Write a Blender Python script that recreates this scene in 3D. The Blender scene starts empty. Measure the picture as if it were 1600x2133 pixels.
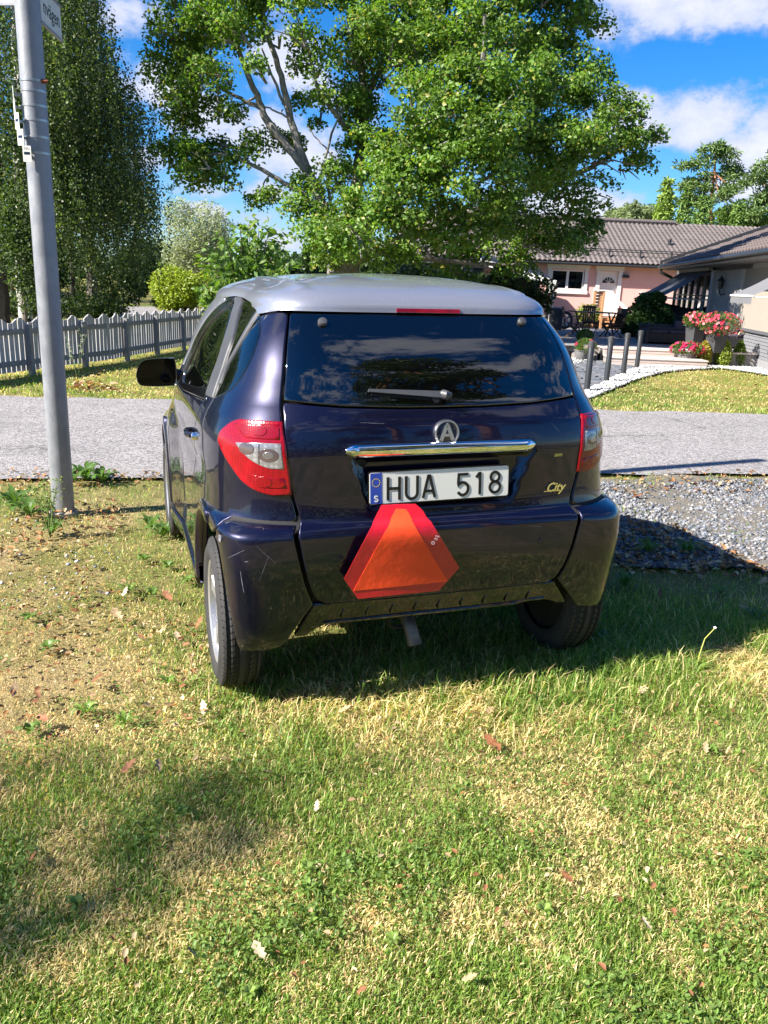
import bpy, bmesh, math, random
import numpy as np
from mathutils import Vector, Matrix, Euler
from mathutils.geometry import delaunay_2d_cdt
sc = bpy.context.scene
col = sc.collection
rad = math.radians

# ------------------------------------------------------------------ camera
CAMH, PITCH, ROLL, FPX = 1.496, .2792, .0421, 1681.5
_f = np.array([0, math.cos(PITCH), -math.sin(PITCH)]); _r0 = np.array([1, 0, 0.]); _u0 = np.cross(_r0, _f)
_r = math.cos(ROLL)*_r0 + math.sin(ROLL)*_u0
_u = -math.sin(ROLL)*_r0 + math.cos(ROLL)*_u0
EYE = np.array([0, 0, CAMH])
cd = bpy.data.cameras.new('camera'); cam = bpy.data.objects.new('camera', cd); col.objects.link(cam)
cam.matrix_world = Matrix(((_r[0], _u[0], -_f[0], 0), (_r[1], _u[1], -_f[1], 0), (_r[2], _u[2], -_f[2], CAMH), (0, 0, 0, 1)))
cd.sensor_fit = 'HORIZONTAL'; cd.sensor_width = 36; cd.lens = 36*FPX/1600
cd.clip_start = .05; cd.clip_end = 3000
sc.camera = cam

# ------------------------------------------------------------------ light
SUN_AZ, SUN_EL = rad(245), rad(38)
tosun = Vector((math.sin(SUN_AZ)*math.cos(SUN_EL), math.cos(SUN_AZ)*math.cos(SUN_EL), math.sin(SUN_EL)))
sl = bpy.data.lights.new('sun', 'SUN'); sl.energy = 4.9; sl.angle = rad(.5); sl.color = (1, .93, .82)
so = bpy.data.objects.new('sun', sl); col.objects.link(so)
so.rotation_euler = tosun.to_track_quat('Z', 'Y').to_euler()
sc.view_settings.view_transform = 'Standard'; sc.view_settings.look = 'None'
sc.view_settings.exposure = 1.62; sc.view_settings.gamma = 1
sc.cycles.max_bounces = 8; sc.cycles.transparent_max_bounces = 12; sc.cycles.diffuse_bounces = 3
sc.cycles.use_adaptive_sampling = True

class G:
    """tiny node-graph helper"""
    def __init__(s, nt): s.nt = nt; s.N = nt.nodes; s.L = nt.links
    def n(s, t, ins=None, **kw):
        x = s.N.new(t)
        for k, v in kw.items(): setattr(x, k, v)
        for k, v in (ins or {}).items():
            k = x.inputs[k]
            if isinstance(v, bpy.types.NodeSocket): s.L.new(v, k)
            else: k.default_value = v
        return x
    def m(s, op, a, b=0., c=0.):
        return s.n('ShaderNodeMath', {0: a, 1: b, 2: c}, operation=op).outputs[0]
    def vm(s, op, a, b=(0, 0, 0)):
        x = s.n('ShaderNodeVectorMath', {0: a, 1: b}, operation=op)
        return x.outputs['Value'] if op in ('DOT_PRODUCT', 'LENGTH') else x.outputs[0]
    def ss(s, v, a, b, c=0., d=1.):
        x = s.n('ShaderNodeMapRange', {'Value': v, 'From Min': a, 'From Max': b, 'To Min': c, 'To Max': d}, interpolation_type='SMOOTHSTEP')
        return x.outputs[0]
    def mix(s, f, a, b, mode='MIX'):
        x = s.n('ShaderNodeMix', data_type='RGBA', blend_type=mode)
        for k, v in ((0, f), (6, a), (7, b)):
            if isinstance(v, bpy.types.NodeSocket): s.L.new(v, x.inputs[k])
            else: x.inputs[k].default_value = v
        return x.outputs[2]
    def noise(s, vec, scale, det=4, rough=.55, out=0, dist=0.):
        x = s.n('ShaderNodeTexNoise', {'Scale': scale, 'Detail': det, 'Roughness': rough, 'Distortion': dist})
        if vec is not None: s.L.new(vec, x.inputs['Vector'])
        return x.outputs[out]

def dir_px(px, py):
    v = _f + _r*(px-800)/FPX + _u*(1066.5-py)/FPX
    return v/np.linalg.norm(v)

world = bpy.data.worlds.new('World'); sc.world = world; world.use_nodes = True
g = G(world.node_tree); g.N.clear()
sky = g.n('ShaderNodeTexSky', sky_type='NISHITA', sun_disc=False, sun_elevation=SUN_EL, sun_rotation=SUN_AZ, air_density=1.0, dust_density=.25, ozone_density=2.2)
hs = g.n('ShaderNodeHueSaturation', {'Color': g.mix(1., sky.outputs[0], (.74, .93, 1.24, 1), 'MULTIPLY'), 'Saturation': 1.24, 'Value': 1.})
tc = g.n('ShaderNodeTexCoord'); D = tc.outputs['Generated']
sep = g.n('ShaderNodeSeparateXYZ', {0: D})
zz = g.m('ADD', g.m('MAXIMUM', sep.outputs[2], 0.), .16)
flat = g.vm('MULTIPLY', D, g.n('ShaderNodeCombineXYZ', {0: g.m('DIVIDE', 1., zz), 1: g.m('DIVIDE', 1., zz), 2: 1.}).outputs[0])
nz = g.noise(flat, 2.1, 7, .58)
nz2 = g.noise(g.vm('ADD', flat, (3.1, 1.7, .4)), .55, 2, .5)
fine = g.noise(g.vm('MULTIPLY', D, (1, 1, 1.6)), 7.5, 8, .62)
finer = g.noise(g.vm('MULTIPLY', D, (1, 1, 1.4)), 26., 5, .6)
# cumulus banks standing where the photo shows them (directions), plus a scatter elsewhere
banks = [(1470, 245, 118, 70), (1330, 260, 120, 60), (1590, 300, 110, 80), (1500, 25, 190, 48), (1400, -30, 150, 60),
         (560, 290, 90, 75), (600, 150, 110, 70), (440, 250, 120, 60), (420, 385, 130, 30), (560, 400, 90, 26), (640, 330, 80, 60),
         (240, 30, 90, 45), (350, 190, 70, 60), (320, 330, 70, 40), (590, 505, 60, 30), (420, 440, 60, 25), (1150, 430, 200, 50), (1560, 390, 120, 30)]
dens = g.m('MULTIPLY', g.ss(nz2, .50, .66), .28)
for (px, py, rx, ry) in banks:
    c = dir_px(px, py); up = np.array([0, 0, 1.]); rt = np.cross(c, up); rt /= np.linalg.norm(rt); uu = np.cross(rt, c)
    a = g.m('MULTIPLY', g.vm('DOT_PRODUCT', D, tuple(rt)), FPX/rx)
    b = g.m('MULTIPLY', g.vm('DOT_PRODUCT', D, tuple(uu)), FPX/ry)
    fr = g.ss(g.vm('DOT_PRODUCT', D, tuple(c)), .0, .5)
    q = g.m('MULTIPLY', fr, g.m('EXPONENT', g.m('MULTIPLY', g.m('ADD', g.m('MULTIPLY', a, a), g.m('MULTIPLY', b, b)), -.9)))
    dens = g.m('MAXIMUM', dens, g.m('MULTIPLY', q, .57))
# clouds behind the camera (mirrored in the rear window): same kind of banks
for (az, el, rx, ry) in [(125, 62, .22, .13), (250, 66, .2, .12), (196, 34, .20, .07), (176, 30, .10, .05), (225, 40, .2, .10), (150, 25, .3, .08), (120, 45, .3, .12), (265, 28, .3, .08), (90, 30, .3, .08), (300, 50, .3, .12)]:
    az, el = rad(az), rad(el)
    c = np.array([math.sin(az)*math.cos(el), math.cos(az)*math.cos(el), math.sin(el)]); rt = np.cross(c, [0, 0, 1.]); rt /= np.linalg.norm(rt); uu = np.cross(rt, c)
    a = g.m('DIVIDE', g.vm('DOT_PRODUCT', D, tuple(rt)), rx); b = g.m('DIVIDE', g.vm('DOT_PRODUCT', D, tuple(uu)), ry)
    fr = g.ss(g.vm('DOT_PRODUCT', D, tuple(c)), .0, .5)
    q = g.m('MULTIPLY', fr, g.m('EXPONENT', g.m('MULTIPLY', g.m('ADD', g.m('MULTIPLY', a, a), g.m('MULTIPLY', b, b)), -.9)))
    dens = g.m('MAXIMUM', dens, g.m('MULTIPLY', q, .57))
tex = g.m('ADD', g.m('MULTIPLY', g.m('SUBTRACT', fine, .5), 1.5), g.m('MULTIPLY', g.m('SUBTRACT', finer, .5), .55))
cm = g.ss(g.m('ADD', dens, tex), .20, .50)
cm = g.m('MULTIPLY', cm, g.ss(sep.outputs[2], -.02, .03))
body = g.ss(g.m('ADD', g.m('MULTIPLY', dens, 1.1), g.m('MULTIPLY', tex, .9)), .25, .95)
ccol = g.mix(body, (3.9, 4.5, 6.2, 1), (7.2, 7.1, 7.7, 1))
skyc = g.mix(g.m('MULTIPLY', cm, .93), hs.outputs[0], ccol)
bg = g.n('ShaderNodeBackground', {'Color': skyc, 'Strength': .05})
wo = g.n('ShaderNodeOutputWorld'); g.L.new(bg.outputs[0], wo.inputs[0])

# ------------------------------------------------------------------ helpers
rng = np.random.default_rng(7); random.seed(7)
def ground(px, py, z=0.):
    v = dir_px(px, py); return EYE + v*(z-CAMH)/v[2]
def atY(px, py, Y):
    v = dir_px(px, py); return EYE + v*Y/v[1]
def tag(o, label=None, cat=None, group=None, kind=None):
    for k, v in (('label', label), ('category', cat), ('group', group), ('kind', kind)):
        if v: o[k] = v
    return o
def empty(name, loc=(0, 0, 0), rz=0, label=None, cat=None, group=None):
    o = bpy.data.objects.new(name, None); o.empty_display_size = .1; col.objects.link(o); o.location = loc; o.rotation_euler = (0, 0, rz)
    return tag(o, label, cat, group)
def link(name, me, mat=None, parent=None):
    o = bpy.data.objects.new(name, me); col.objects.link(o)
    if mat is not None and not me.materials: me.materials.append(mat)
    if parent is not None: o.parent = parent
    return o
def npmesh(name, V, F, colr=None, smooth=False):
    """V (n,3); F (m,k) all faces with k corners"""
    V = np.asarray(V, np.float32); F = np.asarray(F, np.int32)
    me = bpy.data.meshes.new(name); k = F.shape[1]
    me.vertices.add(len(V)); me.vertices.foreach_set('co', V.ravel())
    me.loops.add(F.size); me.loops.foreach_set('vertex_index', F.ravel())
    me.polygons.add(len(F)); me.polygons.foreach_set('loop_start', np.arange(0, F.size, k, dtype=np.int32))
    if smooth: me.polygons.foreach_set('use_smooth', np.ones(len(F), bool))
    if colr is not None:
        a = me.color_attributes.new('tint', 'FLOAT_COLOR', 'POINT')
        c = np.ones((len(V), 4), np.float32); c[:, :3] = colr; a.data.foreach_set('color', c.ravel())
    me.update(calc_edges=True)
    return me
def itp(x, xs, ys):
    xs = np.array(xs, float); ys = np.array(ys, float); h = np.diff(xs); dl = np.diff(ys)/h
    m = np.zeros(len(xs)); m[0] = dl[0]; m[-1] = dl[-1]
    for i in range(1, len(xs)-1):
        m[i] = 0 if dl[i-1]*dl[i] <= 0 else 2*dl[i-1]*dl[i]/(dl[i-1]+dl[i])
    x = np.clip(x, xs[0], xs[-1]); i = np.clip(np.searchsorted(xs, x)-1, 0, len(xs)-2); t = (x-xs[i])/h[i]
    return ys[i]*(1+2*t)*(1-t)**2+h[i]*m[i]*t*(1-t)**2+ys[i+1]*t*t*(3-2*t)+h[i]*m[i+1]*t*t*(t-1)
def sst(a, b, x):
    t = np.clip((x-a)/(b-a), 0, 1); return t*t*(3-2*t)
def crs(P, n=6, closed=False):
    P = [np.array(p, float) for p in P]; out = []
    N = len(P)
    for i in range(N if closed else N-1):
        p0 = P[(i-1) % N] if closed or i > 0 else P[0]; p1 = P[i]; p2 = P[(i+1) % N]; p3 = P[(i+2) % N] if closed or i < N-2 else P[-1]
        for k in range(n):
            t = k/n; out.append(tuple(.5*((2*p1)+(-p0+p2)*t+(2*p0-5*p1+4*p2-p3)*t*t+(-p0+3*p1-3*p2+p3)*t**3)))
    if not closed: out.append(tuple(P[-1]))
    return out
class MB:
    """collects simple solids into one mesh"""
    def __init__(s): s.v = []; s.f = []
    def add(s, V, F, M=None):
        o = len(s.v)
        for p in V: s.v.append(tuple(M @ Vector(p)) if M is not None else tuple(p))
        for f in F: s.f.append(tuple(i+o for i in f))
        return s
    def box(s, a, b, M=None, bev=0.):
        (x0, y0, z0), (x1, y1, z1) = a, b
        if bev <= 0:
            V = [(x, y, z) for z in (z0, z1) for y in (y0, y1) for x in (x0, x1)]
            F = [(0, 2, 3, 1), (4, 5, 7, 6), (0, 1, 5, 4), (2, 6, 7, 3), (0, 4, 6, 2), (1, 3, 7, 5)]
            return s.add(V, F, M)
        bm = bmesh.new(); bmesh.ops.create_cube(bm, size=1)
        for v in bm.verts: v.co = ((x0+x1)/2+v.co.x*(x1-x0), (y0+y1)/2+v.co.y*(y1-y0), (z0+z1)/2+v.co.z*(z1-z0))
        bmesh.ops.bevel(bm, geom=bm.edges[:], offset=bev, segments=2, affect='EDGES', profile=.5)
        s.bm(bm, M); bm.free(); return s
    def bm(s, bm, M=None):
        bm.verts.index_update()
        return s.add([v.co.copy() for v in bm.verts], [[v.index for v in f.verts] for f in bm.faces], M)
    def cyl(s, p0, p1, r0, r1=None, n=12, cap=True):
        r1 = r0 if r1 is None else r1
        return s.tube([p0, p1], [r0, r1], n, cap)
    def tube(s, pts, rs, n=10, cap=True):
        pts = [Vector(p) for p in pts]; V = []; F = []
        if not hasattr(rs, '__len__'): rs = [rs]*len(pts)
        ax = None
        for i, p in enumerate(pts):
            d = (pts[min(i+1, len(pts)-1)]-pts[max(i-1, 0)])
            if d.length < 1e-9: d = Vector((0, 0, 1))
            d.normalize()
            if ax is None: ax = d.orthogonal().normalized()
            else:
                ax = ax-d*ax.dot(d)
                if ax.length < 1e-6: ax = d.orthogonal()
                ax.normalize()
            bx = d.cross(ax)
            for k in range(n):
                a = 2*math.pi*k/n; V.append(p+(ax*math.cos(a)+bx*math.sin(a))*rs[i])
        for i in range(len(pts)-1):
            for k in range(n):
                a = i*n+k; b = i*n+(k+1) % n; F.append((a, b, b+n, a+n))
        if cap: F.append(tuple(range(n-1, -1, -1))); F.append(tuple((len(pts)-1)*n+k for k in range(n)))
        return s.add(V, F)
    def lathe(s, prof, n=24, M=None, cap=False):
        """prof: (r, z) list around local z"""
        V = []; F = []
        for r, z in prof:
            for k in range(n):
                a = 2*math.pi*k/n; V.append((r*math.cos(a), r*math.sin(a), z))
        for i in range(len(prof)-1):
            for k in range(n):
                a = i*n+k; b = i*n+(k+1) % n; F.append((a, b, b+n, a+n))
        if cap: F.append(tuple(range(n-1, -1, -1))); F.append(tuple((len(prof)-1)*n+k for k in range(n)))
        return s.add(V, F, M)
    def prism(s, poly, h0, h1, M=None):
        """poly (x,y) extruded along z"""
        n = len(poly); V = [(x, y, h0) for x, y in poly]+[(x, y, h1) for x, y in poly]
        F = [tuple(range(n-1, -1, -1)), tuple(range(n, 2*n))]+[(i, (i+1) % n, (i+1) % n+n, i+n) for i in range(n)]
        return s.add(V, F, M)
    def mesh(s, name, smooth=False, mat=None):
        me = bpy.data.meshes.new(name); me.from_pydata(s.v, [], s.f)
        if smooth:
            me.polygons.foreach_set('use_smooth', [True]*len(me.polygons)); me.update()
            try: me.set_sharp_from_angle(angle=rad(38))
            except Exception: pass
        if mat: me.materials.append(mat)
        return me
    def build(s, name, mat, parent=None, smooth=False):
        return link(name, s.mesh(name, smooth), mat, parent)
def inst(name, me, parent, loc, rot=(0, 0, 0), scale=(1, 1, 1)):
    o = bpy.data.objects.new(name, me); col.objects.link(o); o.parent = parent; o.location = loc; o.rotation_euler = rot; o.scale = scale; return o

def copy_tree(o, parent=None):
    c = o.copy(); col.objects.link(c)
    if parent is not None: c.parent = parent
    for ch in list(o.children): copy_tree(ch, c)
    return c

# ------------------------------------------------------------------ materials
def mat(name, base=(.5, .5, .5), rough=.6, metal=0., spec=.5, coat=0., coatr=.03, alpha=None, emit=None):
    m = bpy.data.materials.new(name); m.use_nodes = True; b = m.node_tree.nodes['Principled BSDF']
    b.inputs['Base Color'].default_value = (*base, 1); b.inputs['Roughness'].default_value = rough; b.inputs['Metallic'].default_value = metal
    b.inputs['Specular IOR Level'].default_value = spec; b.inputs['Coat Weight'].default_value = coat; b.inputs['Coat Roughness'].default_value = coatr
    return m
def vary(m, scale=8., amt=.3, bump=0., bscale=None, stretch=(1, 1, 1), c2=None, rough_var=0., coords='Object'):
    """breaks a plain material up with noise colour, relief and gloss"""
    g = G(m.node_tree); b = g.N['Principled BSDF']
    tc = g.n('ShaderNodeTexCoord'); v = g.vm('MULTIPLY', tc.outputs[coords], stretch)
    nz = g.noise(v, scale, 5, .6); c = tuple(b.inputs['Base Color'].default_value)
    c2 = (*c2, 1) if c2 else tuple(x*(1-amt) for x in c[:3])+(1,)
    f = g.ss(nz, .3, .7)
    g.L.new(g.mix(f, c, c2), b.inputs['Base Color'])
    if bump:
        nb = g.noise(v, bscale or scale*4, 4, .6)
        bp = g.n('ShaderNodeBump', {'Height': nb, 'Strength': min(1, bump), 'Distance': .01}); g.L.new(bp.outputs[0], b.inputs['Normal'])
    if rough_var:
        r = b.inputs['Roughness'].default_value
        g.L.new(g.ss(nz, .25, .75, max(.02, r-rough_var), min(1, r+rough_var)), b.inputs['Roughness'])
    return m
def leafmat(name, trans=.35, rough=.45, spec=.4):
    m = bpy.data.materials.new(name); m.use_nodes = True; g = G(m.node_tree); g.N.clear()
    at = g.n('ShaderNodeAttribute', attribute_name='tint').outputs['Color']
    p = g.n('ShaderNodeBsdfPrincipled', {'Base Color': at, 'Roughness': rough, 'Specular IOR Level': spec})
    t = g.n('ShaderNodeBsdfTranslucent', {'Color': g.mix(1., at, (1.35, 1.45, .55, 1), 'MULTIPLY')})
    mx = g.n('ShaderNodeMixShader', {0: trans, 1: p.outputs[0], 2: t.outputs[0]})
    o = g.n('ShaderNodeOutputMaterial'); g.L.new(mx.outputs[0], o.inputs[0]); return m
M = {}
M['leaf'] = leafmat('leaf_green', .42); M['grass'] = leafmat('grass_blade', .42, .5, .3); M['dryleaf'] = leafmat('dry_leaf', .2, .6, .2); M['needle'] = leafmat('needles', .2, .55, .25)
M['petal'] = leafmat('petals', .3, .6, .2)
M['bark'] = vary(mat('bark', (.20, .17, .14), .9), 14, .6, .9, 30, (1, 1, .35))
M['barkgrey'] = vary(mat('bark_grey', (.27, .25, .23), .9), 16, .6, .9, 30, (1, 1, .4))
M['white_wood'] = vary(mat('white_painted_wood', (.72, .72, .72), .55), 30, .12, .2, 60, (1, 1, .1))
# ================================================================== THE GROUND
def vnoise(x, y, s, seed):
    r = np.random.default_rng(seed).random((64, 64)); x = np.asarray(x)/s+1000.; y = np.asarray(y)/s+1000.
    xi = np.floor(x).astype(int); yi = np.floor(y).astype(int); fx = x-xi; fy = y-yi; fx = fx*fx*(3-2*fx); fy = fy*fy*(3-2*fy)
    a = r[xi % 64, yi % 64]; b = r[(xi+1) % 64, yi % 64]; c = r[xi % 64, (yi+1) % 64]; d = r[(xi+1) % 64, (yi+1) % 64]
    return (a*(1-fx)+b*fx)*(1-fy)+(c*(1-fx)+d*fx)*fy
def fbm(x, y, s, seed, o=4):
    v = 0; a = .5; t = 0
    for k in range(o): v = v+a*vnoise(x, y, s/2**k, seed+k); t += a; a *= .55
    return v/t
def inpoly(X, Y, P):
    c = np.zeros(np.shape(X), bool); j = len(P)-1
    for i in range(len(P)):
        (xi, yi), (xj, yj) = P[i], P[j]
        if yi != yj: c ^= ((yi > Y) != (yj > Y)) & (X < (xj-xi)*(Y-yi)/(yj-yi)+xi)
        j = i
    return c
road_near = lambda x: 6.255+.212*x*1.0-.0*x
def near_y(x): x = np.asarray(x, float); return 6.24+.212*np.clip(x, -9, 9)
def far_y(x): x = np.asarray(x, float); return 10.03+.125*np.clip(x, -14, 14)
def groundmat():
    m = bpy.data.materials.new('lawn_soil'); m.use_nodes = True; g = G(m.node_tree); b = g.N['Principled BSDF']; b.inputs['Roughness'].default_value = .95; b.inputs['Specular IOR Level'].default_value = .1
    p = g.n('ShaderNodeNewGeometry').outputs['Position']
    n1 = g.noise(p, 1.3, 4, .6); n2 = g.noise(p, 14., 5, .7); n3 = g.noise(p, 90., 3, .7); n4 = g.noise(p, .22, 3, .5)
    c = g.mix(g.ss(n1, .38, .62), (.115, .130, .036, 1), (.30, .23, .12, 1))
    c = g.mix(g.m('MULTIPLY', g.ss(n2, .45, .68), .6), c, (.115, .080, .048, 1))
    c = g.mix(g.m('MULTIPLY', g.ss(n3, .35, .65), .55), c, (.22, .20, .075, 1))
    sp = g.n('ShaderNodeSeparateXYZ', {0: p}); far = g.ss(sp.outputs[1], 9., 12.)
    cf = g.mix(g.ss(n4, .35, .62), (.105, .130, .030, 1), (.26, .21, .075, 1)); cf = g.mix(g.m('MULTIPLY', g.ss(n2, .3, .7), .5), cf, (.13, .15, .04, 1))
    c = g.mix(far, c, cf)
    g.L.new(c, b.inputs['Base Color'])
    bp = g.n('ShaderNodeBump', {'Height': g.m('ADD', n2, g.m('MULTIPLY', n3, .5)), 'Strength': .8, 'Distance': .03}); g.L.new(bp.outputs[0], b.inputs['Normal']); return m
M['ground'] = groundmat()
# one sheet to the horizon; finer near the camera, with small bumps, rising gently behind the gardens
gx = np.concatenate([[-900, -300, -120, -60], np.linspace(-30, 30, 121), [60, 120, 300, 900]]); gy = np.concatenate([[-900, -300, -100, -40], np.linspace(-12, 60, 145), [80, 120, 300, 900]])
GX, GY = np.meshgrid(gx, gy)
def gz(x, y):
    x = np.asarray(x, float); y = np.asarray(y, float)
    near = (y < 5.4) & (np.abs(x) < 8)
    h = (fbm(x, y, 1.7, 3)-.5)*.05
    onroad = sst(1.2, .2, np.maximum(np.maximum(near_y(x)-y, y-far_y(x)), 0))
    h = h*(1-onroad)*sst(22, 14, y)*.7
    return h
def gz_(x, y): return gz(x, y)-.004
GZ = gz(GX, GY)
nx = len(gx); F = [(j*nx+i, j*nx+i+1, (j+1)*nx+i+1, (j+1)*nx+i) for j in range(len(gy)-1) for i in range(nx-1)]
tag(link('ground', npmesh('ground', np.stack([GX.ravel(), GY.ravel(), GZ.ravel()-.02], 1), F, smooth=True), M['ground']), kind='structure')

def asphalt(name, base, lo=.55):
    m = bpy.data.materials.new(name); m.use_nodes = True; g = G(m.node_tree); b = g.N['Principled BSDF']; b.inputs['Roughness'].default_value = .88; b.inputs['Specular IOR Level'].default_value = .25
    p = g.n('ShaderNodeNewGeometry').outputs['Position']
    v = g.n('ShaderNodeTexVoronoi', {'Scale': 75., 'Vector': p}); vs = g.n('ShaderNodeSeparateColor', {0: v.outputs['Color']}).outputs[0]
    n1 = g.noise(p, 1.1, 5, .6); n2 = g.noise(g.vm('MULTIPLY', p, (.25, 1, 1)), 2.2, 4, .6)
    c = g.mix(g.ss(vs, .1, .95), tuple(x*lo for x in base)+(1,), tuple(min(1, x*1.45) for x in base)+(1,))
    c = g.mix(g.m('MULTIPLY', g.ss(n1, .4, .7), .28), c, (.13, .125, .12, 1)); c = g.mix(g.m('MULTIPLY', g.ss(n2, .5, .7), .22), c, (.34, .32, .31, 1))
    cr = g.n('ShaderNodeTexVoronoi', {'Scale': .55, 'Vector': g.vm('ADD', p, g.vm('MULTIPLY', g.noise(p, 2.5, 4, .6, 1), (.5, .5, 0)))}, feature='DISTANCE_TO_EDGE').outputs['Distance']
    c = g.mix(g.m('MULTIPLY', g.m('MULTIPLY', g.ss(cr, .012, .002), g.ss(n1, .45, .6)), .55), c, (.06, .058, .055, 1))
    g.L.new(c, b.inputs['Base Color'])
    bp = g.n('ShaderNodeBump', {'Height': v.outputs['Distance'], 'Strength': .5, 'Distance': .01}); g.L.new(bp.outputs[0], b.inputs['Normal']); return m
M['asphalt'] = asphalt('asphalt', (.245, .233, .235))
xs = np.linspace(-45, 45, 601)
def ragged(x, seed): return (fbm(x, x*0+3, .45, seed)-.5)*.30
yn = near_y(xs)+ragged(xs, 21); yf = far_y(xs)+ragged(xs, 33)
V = np.concatenate([np.stack([xs, yn, xs*0+.008], 1), np.stack([xs, (yn+yf)/2, xs*0+.03], 1), np.stack([xs, yf, xs*0+.008], 1)]); n = len(xs)
F = [(r*n+i, r*n+i+1, (r+1)*n+i+1, (r+1)*n+i) for r in range(2) for i in range(n-1)]
tag(link('road', npmesh('road', V, F, smooth=True), M['asphalt']), kind='structure')
def flatpoly(name, pts, z, material, jag=0., seed=1, step=.15):
    P = [np.array(p[:2], float) for p in pts]; Q = []
    for i in range(len(P)):
        a, b = P[i], P[(i+1) % len(P)]; k = max(1, int(np.linalg.norm(b-a)/step))
        for j in range(k): Q.append(a+(b-a)*j/k)
    Q = np.array(Q)
    if jag:
        T = np.roll(Q, -1, 0)-np.roll(Q, 1, 0); T /= np.linalg.norm(T, axis=1, keepdims=True)+1e-9; s = np.arange(len(Q))*step
        Q = Q+np.stack([-T[:, 1], T[:, 0]], 1)*((fbm(s, s*0+5, .5, seed)-.5)*2*jag)[:, None]
    me = bpy.data.meshes.new(name); me.from_pydata([(x, y, z) for x, y in Q], [], [tuple(range(len(Q)))]); me.update()
    return link(name, me, material)
# far lane seen beyond the picket fence
fr_ = [ground(*p) for p in ((240, 639), (322, 639), (332, 648), (440, 655), (470, 668), (300, 664), (215, 655))]
tag(flatpoly('far_road', fr_, .012, M['asphalt']), kind='structure')

def stonefield(name, poly, count, smin, smax, colors, z0, material, seed, flatn=.55, label=None, dens=None):
    r = np.random.default_rng(seed); P = np.array([p[:2] for p in poly]); lo, hi = P.min(0), P.max(0); X = []
    while sum(len(a) for a in X) < count:
        q = lo+r.random((count*2, 2))*(hi-lo); q = q[inpoly(q[:, 0], q[:, 1], P)]
        if dens is not None: q = q[r.random(len(q)) < dens(q[:, 0], q[:, 1])]
        X.append(q)
    X = np.concatenate(X)[:count]
    ov = np.array([(0, 0, 1), (.95, .1, .1), (.3, .9, -.1), (-.8, .6, .15), (-.75, -.6, -.1), (.25, -.95, .1), (0, 0, -1)]); of = np.array([(0, 1, 2), (0, 2, 3), (0, 3, 4), (0, 4, 5), (0, 5, 1), (6, 2, 1), (6, 3, 2), (6, 4, 3), (6, 5, 4), (6, 1, 5)])
    n = count; s = (smin+(smax-smin)*r.random(n)**2.2)[:, None, None]; a = r.random(n)*6.283; ca, sa = np.cos(a)[:, None], np.sin(a)[:, None]
    J = ov[None]*(1+.35*(r.random((n, 7, 3))-.5)); J = J*np.stack([1+.4*r.random(n), .7+.4*r.random(n), flatn+.4*r.random(n)], 1)[:, None, :]
    x = J[..., 0]*ca-J[..., 1]*sa; y = J[..., 0]*sa+J[..., 1]*ca; V = np.stack([x, y, J[..., 2]], -1)*s*.5
    V[..., 0] += X[:, 0:1]; V[..., 1] += X[:, 1:2]; V[..., 2] += z0+gz(X[:, 0], X[:, 1])[:, None]*(1 if z0 < .02 else 0)+(s[..., 0]*.12)+r.random((n, 1))*smin*.5
    C = np.array(colors)[r.integers(0, len(colors), n)]*(.75+.5*r.random((n, 1))); C = np.repeat(C, 7, 0)
    F = (of[None]+(np.arange(n)*7)[:, None, None]).reshape(-1, 3)
    return tag(link(name, npmesh(name, V.reshape(-1, 3), F, C), material), label, kind='stuff')
def tintmat(name, rough=.8, spec=.3):
    m = mat(name, (.5, .5, .5), rough, spec=spec); g = G(m.node_tree); b = g.N['Principled BSDF']; g.L.new(g.n('ShaderNodeAttribute', attribute_name='tint').outputs['Color'], b.inputs['Base Color']); return m
M['stone'] = tintmat('stone_chips')
M['gravelbed'] = vary(mat('gravel_bed', (.12, .115, .11), .9), 7, .4, .8, 120, (1, 1, 1), (.17, .145, .10))
gpoly = [ground(*p)[:2] for p in ((1180, 1000), (1800, 990), (1900, 1190), (1600, 1178), (1450, 1185), (1300, 1180), (1180, 1130))]
def ingravel(x, y): return inpoly(x+(fbm(x, y, .5, 301)-.5)*.5, y+(fbm(x, y, .28, 302, 3)-.5)*.75, gpoly)
tag(flatpoly('gravel_bed', [(p[0], p[1]) for p in gpoly], .004, M['gravelbed'], .22, 4, .06), kind='structure')
def gdens(x, y): return ingravel(x, y)*np.clip(1.25*sst(.30, .50, fbm(x, y, .7, 71)), .12, 1)*sst(.0, .45, near_y(x)-.05-y+.25*fbm(x, y, .4, 5))
stonefield('gravel', [(x, y-.12) for x, y in gpoly], 15000, .011, .038, [(.15, .165, .195), (.10, .112, .135), (.20, .21, .235), (.15, .138, .135), (.065, .075, .09), (.26, .255, .25)], .004, M['stone'], 5, dens=gdens)
lp = [ground(*p)[:2] for p in ((-60, 1070), (200, 1100), (260, 1180), (200, 1300), (60, 1290), (-80, 1250))]
stonefield('gravel', lp, 70, .010, .035, [(.25, .26, .28), (.38, .37, .36)], .0, M['stone'], 6)

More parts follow.
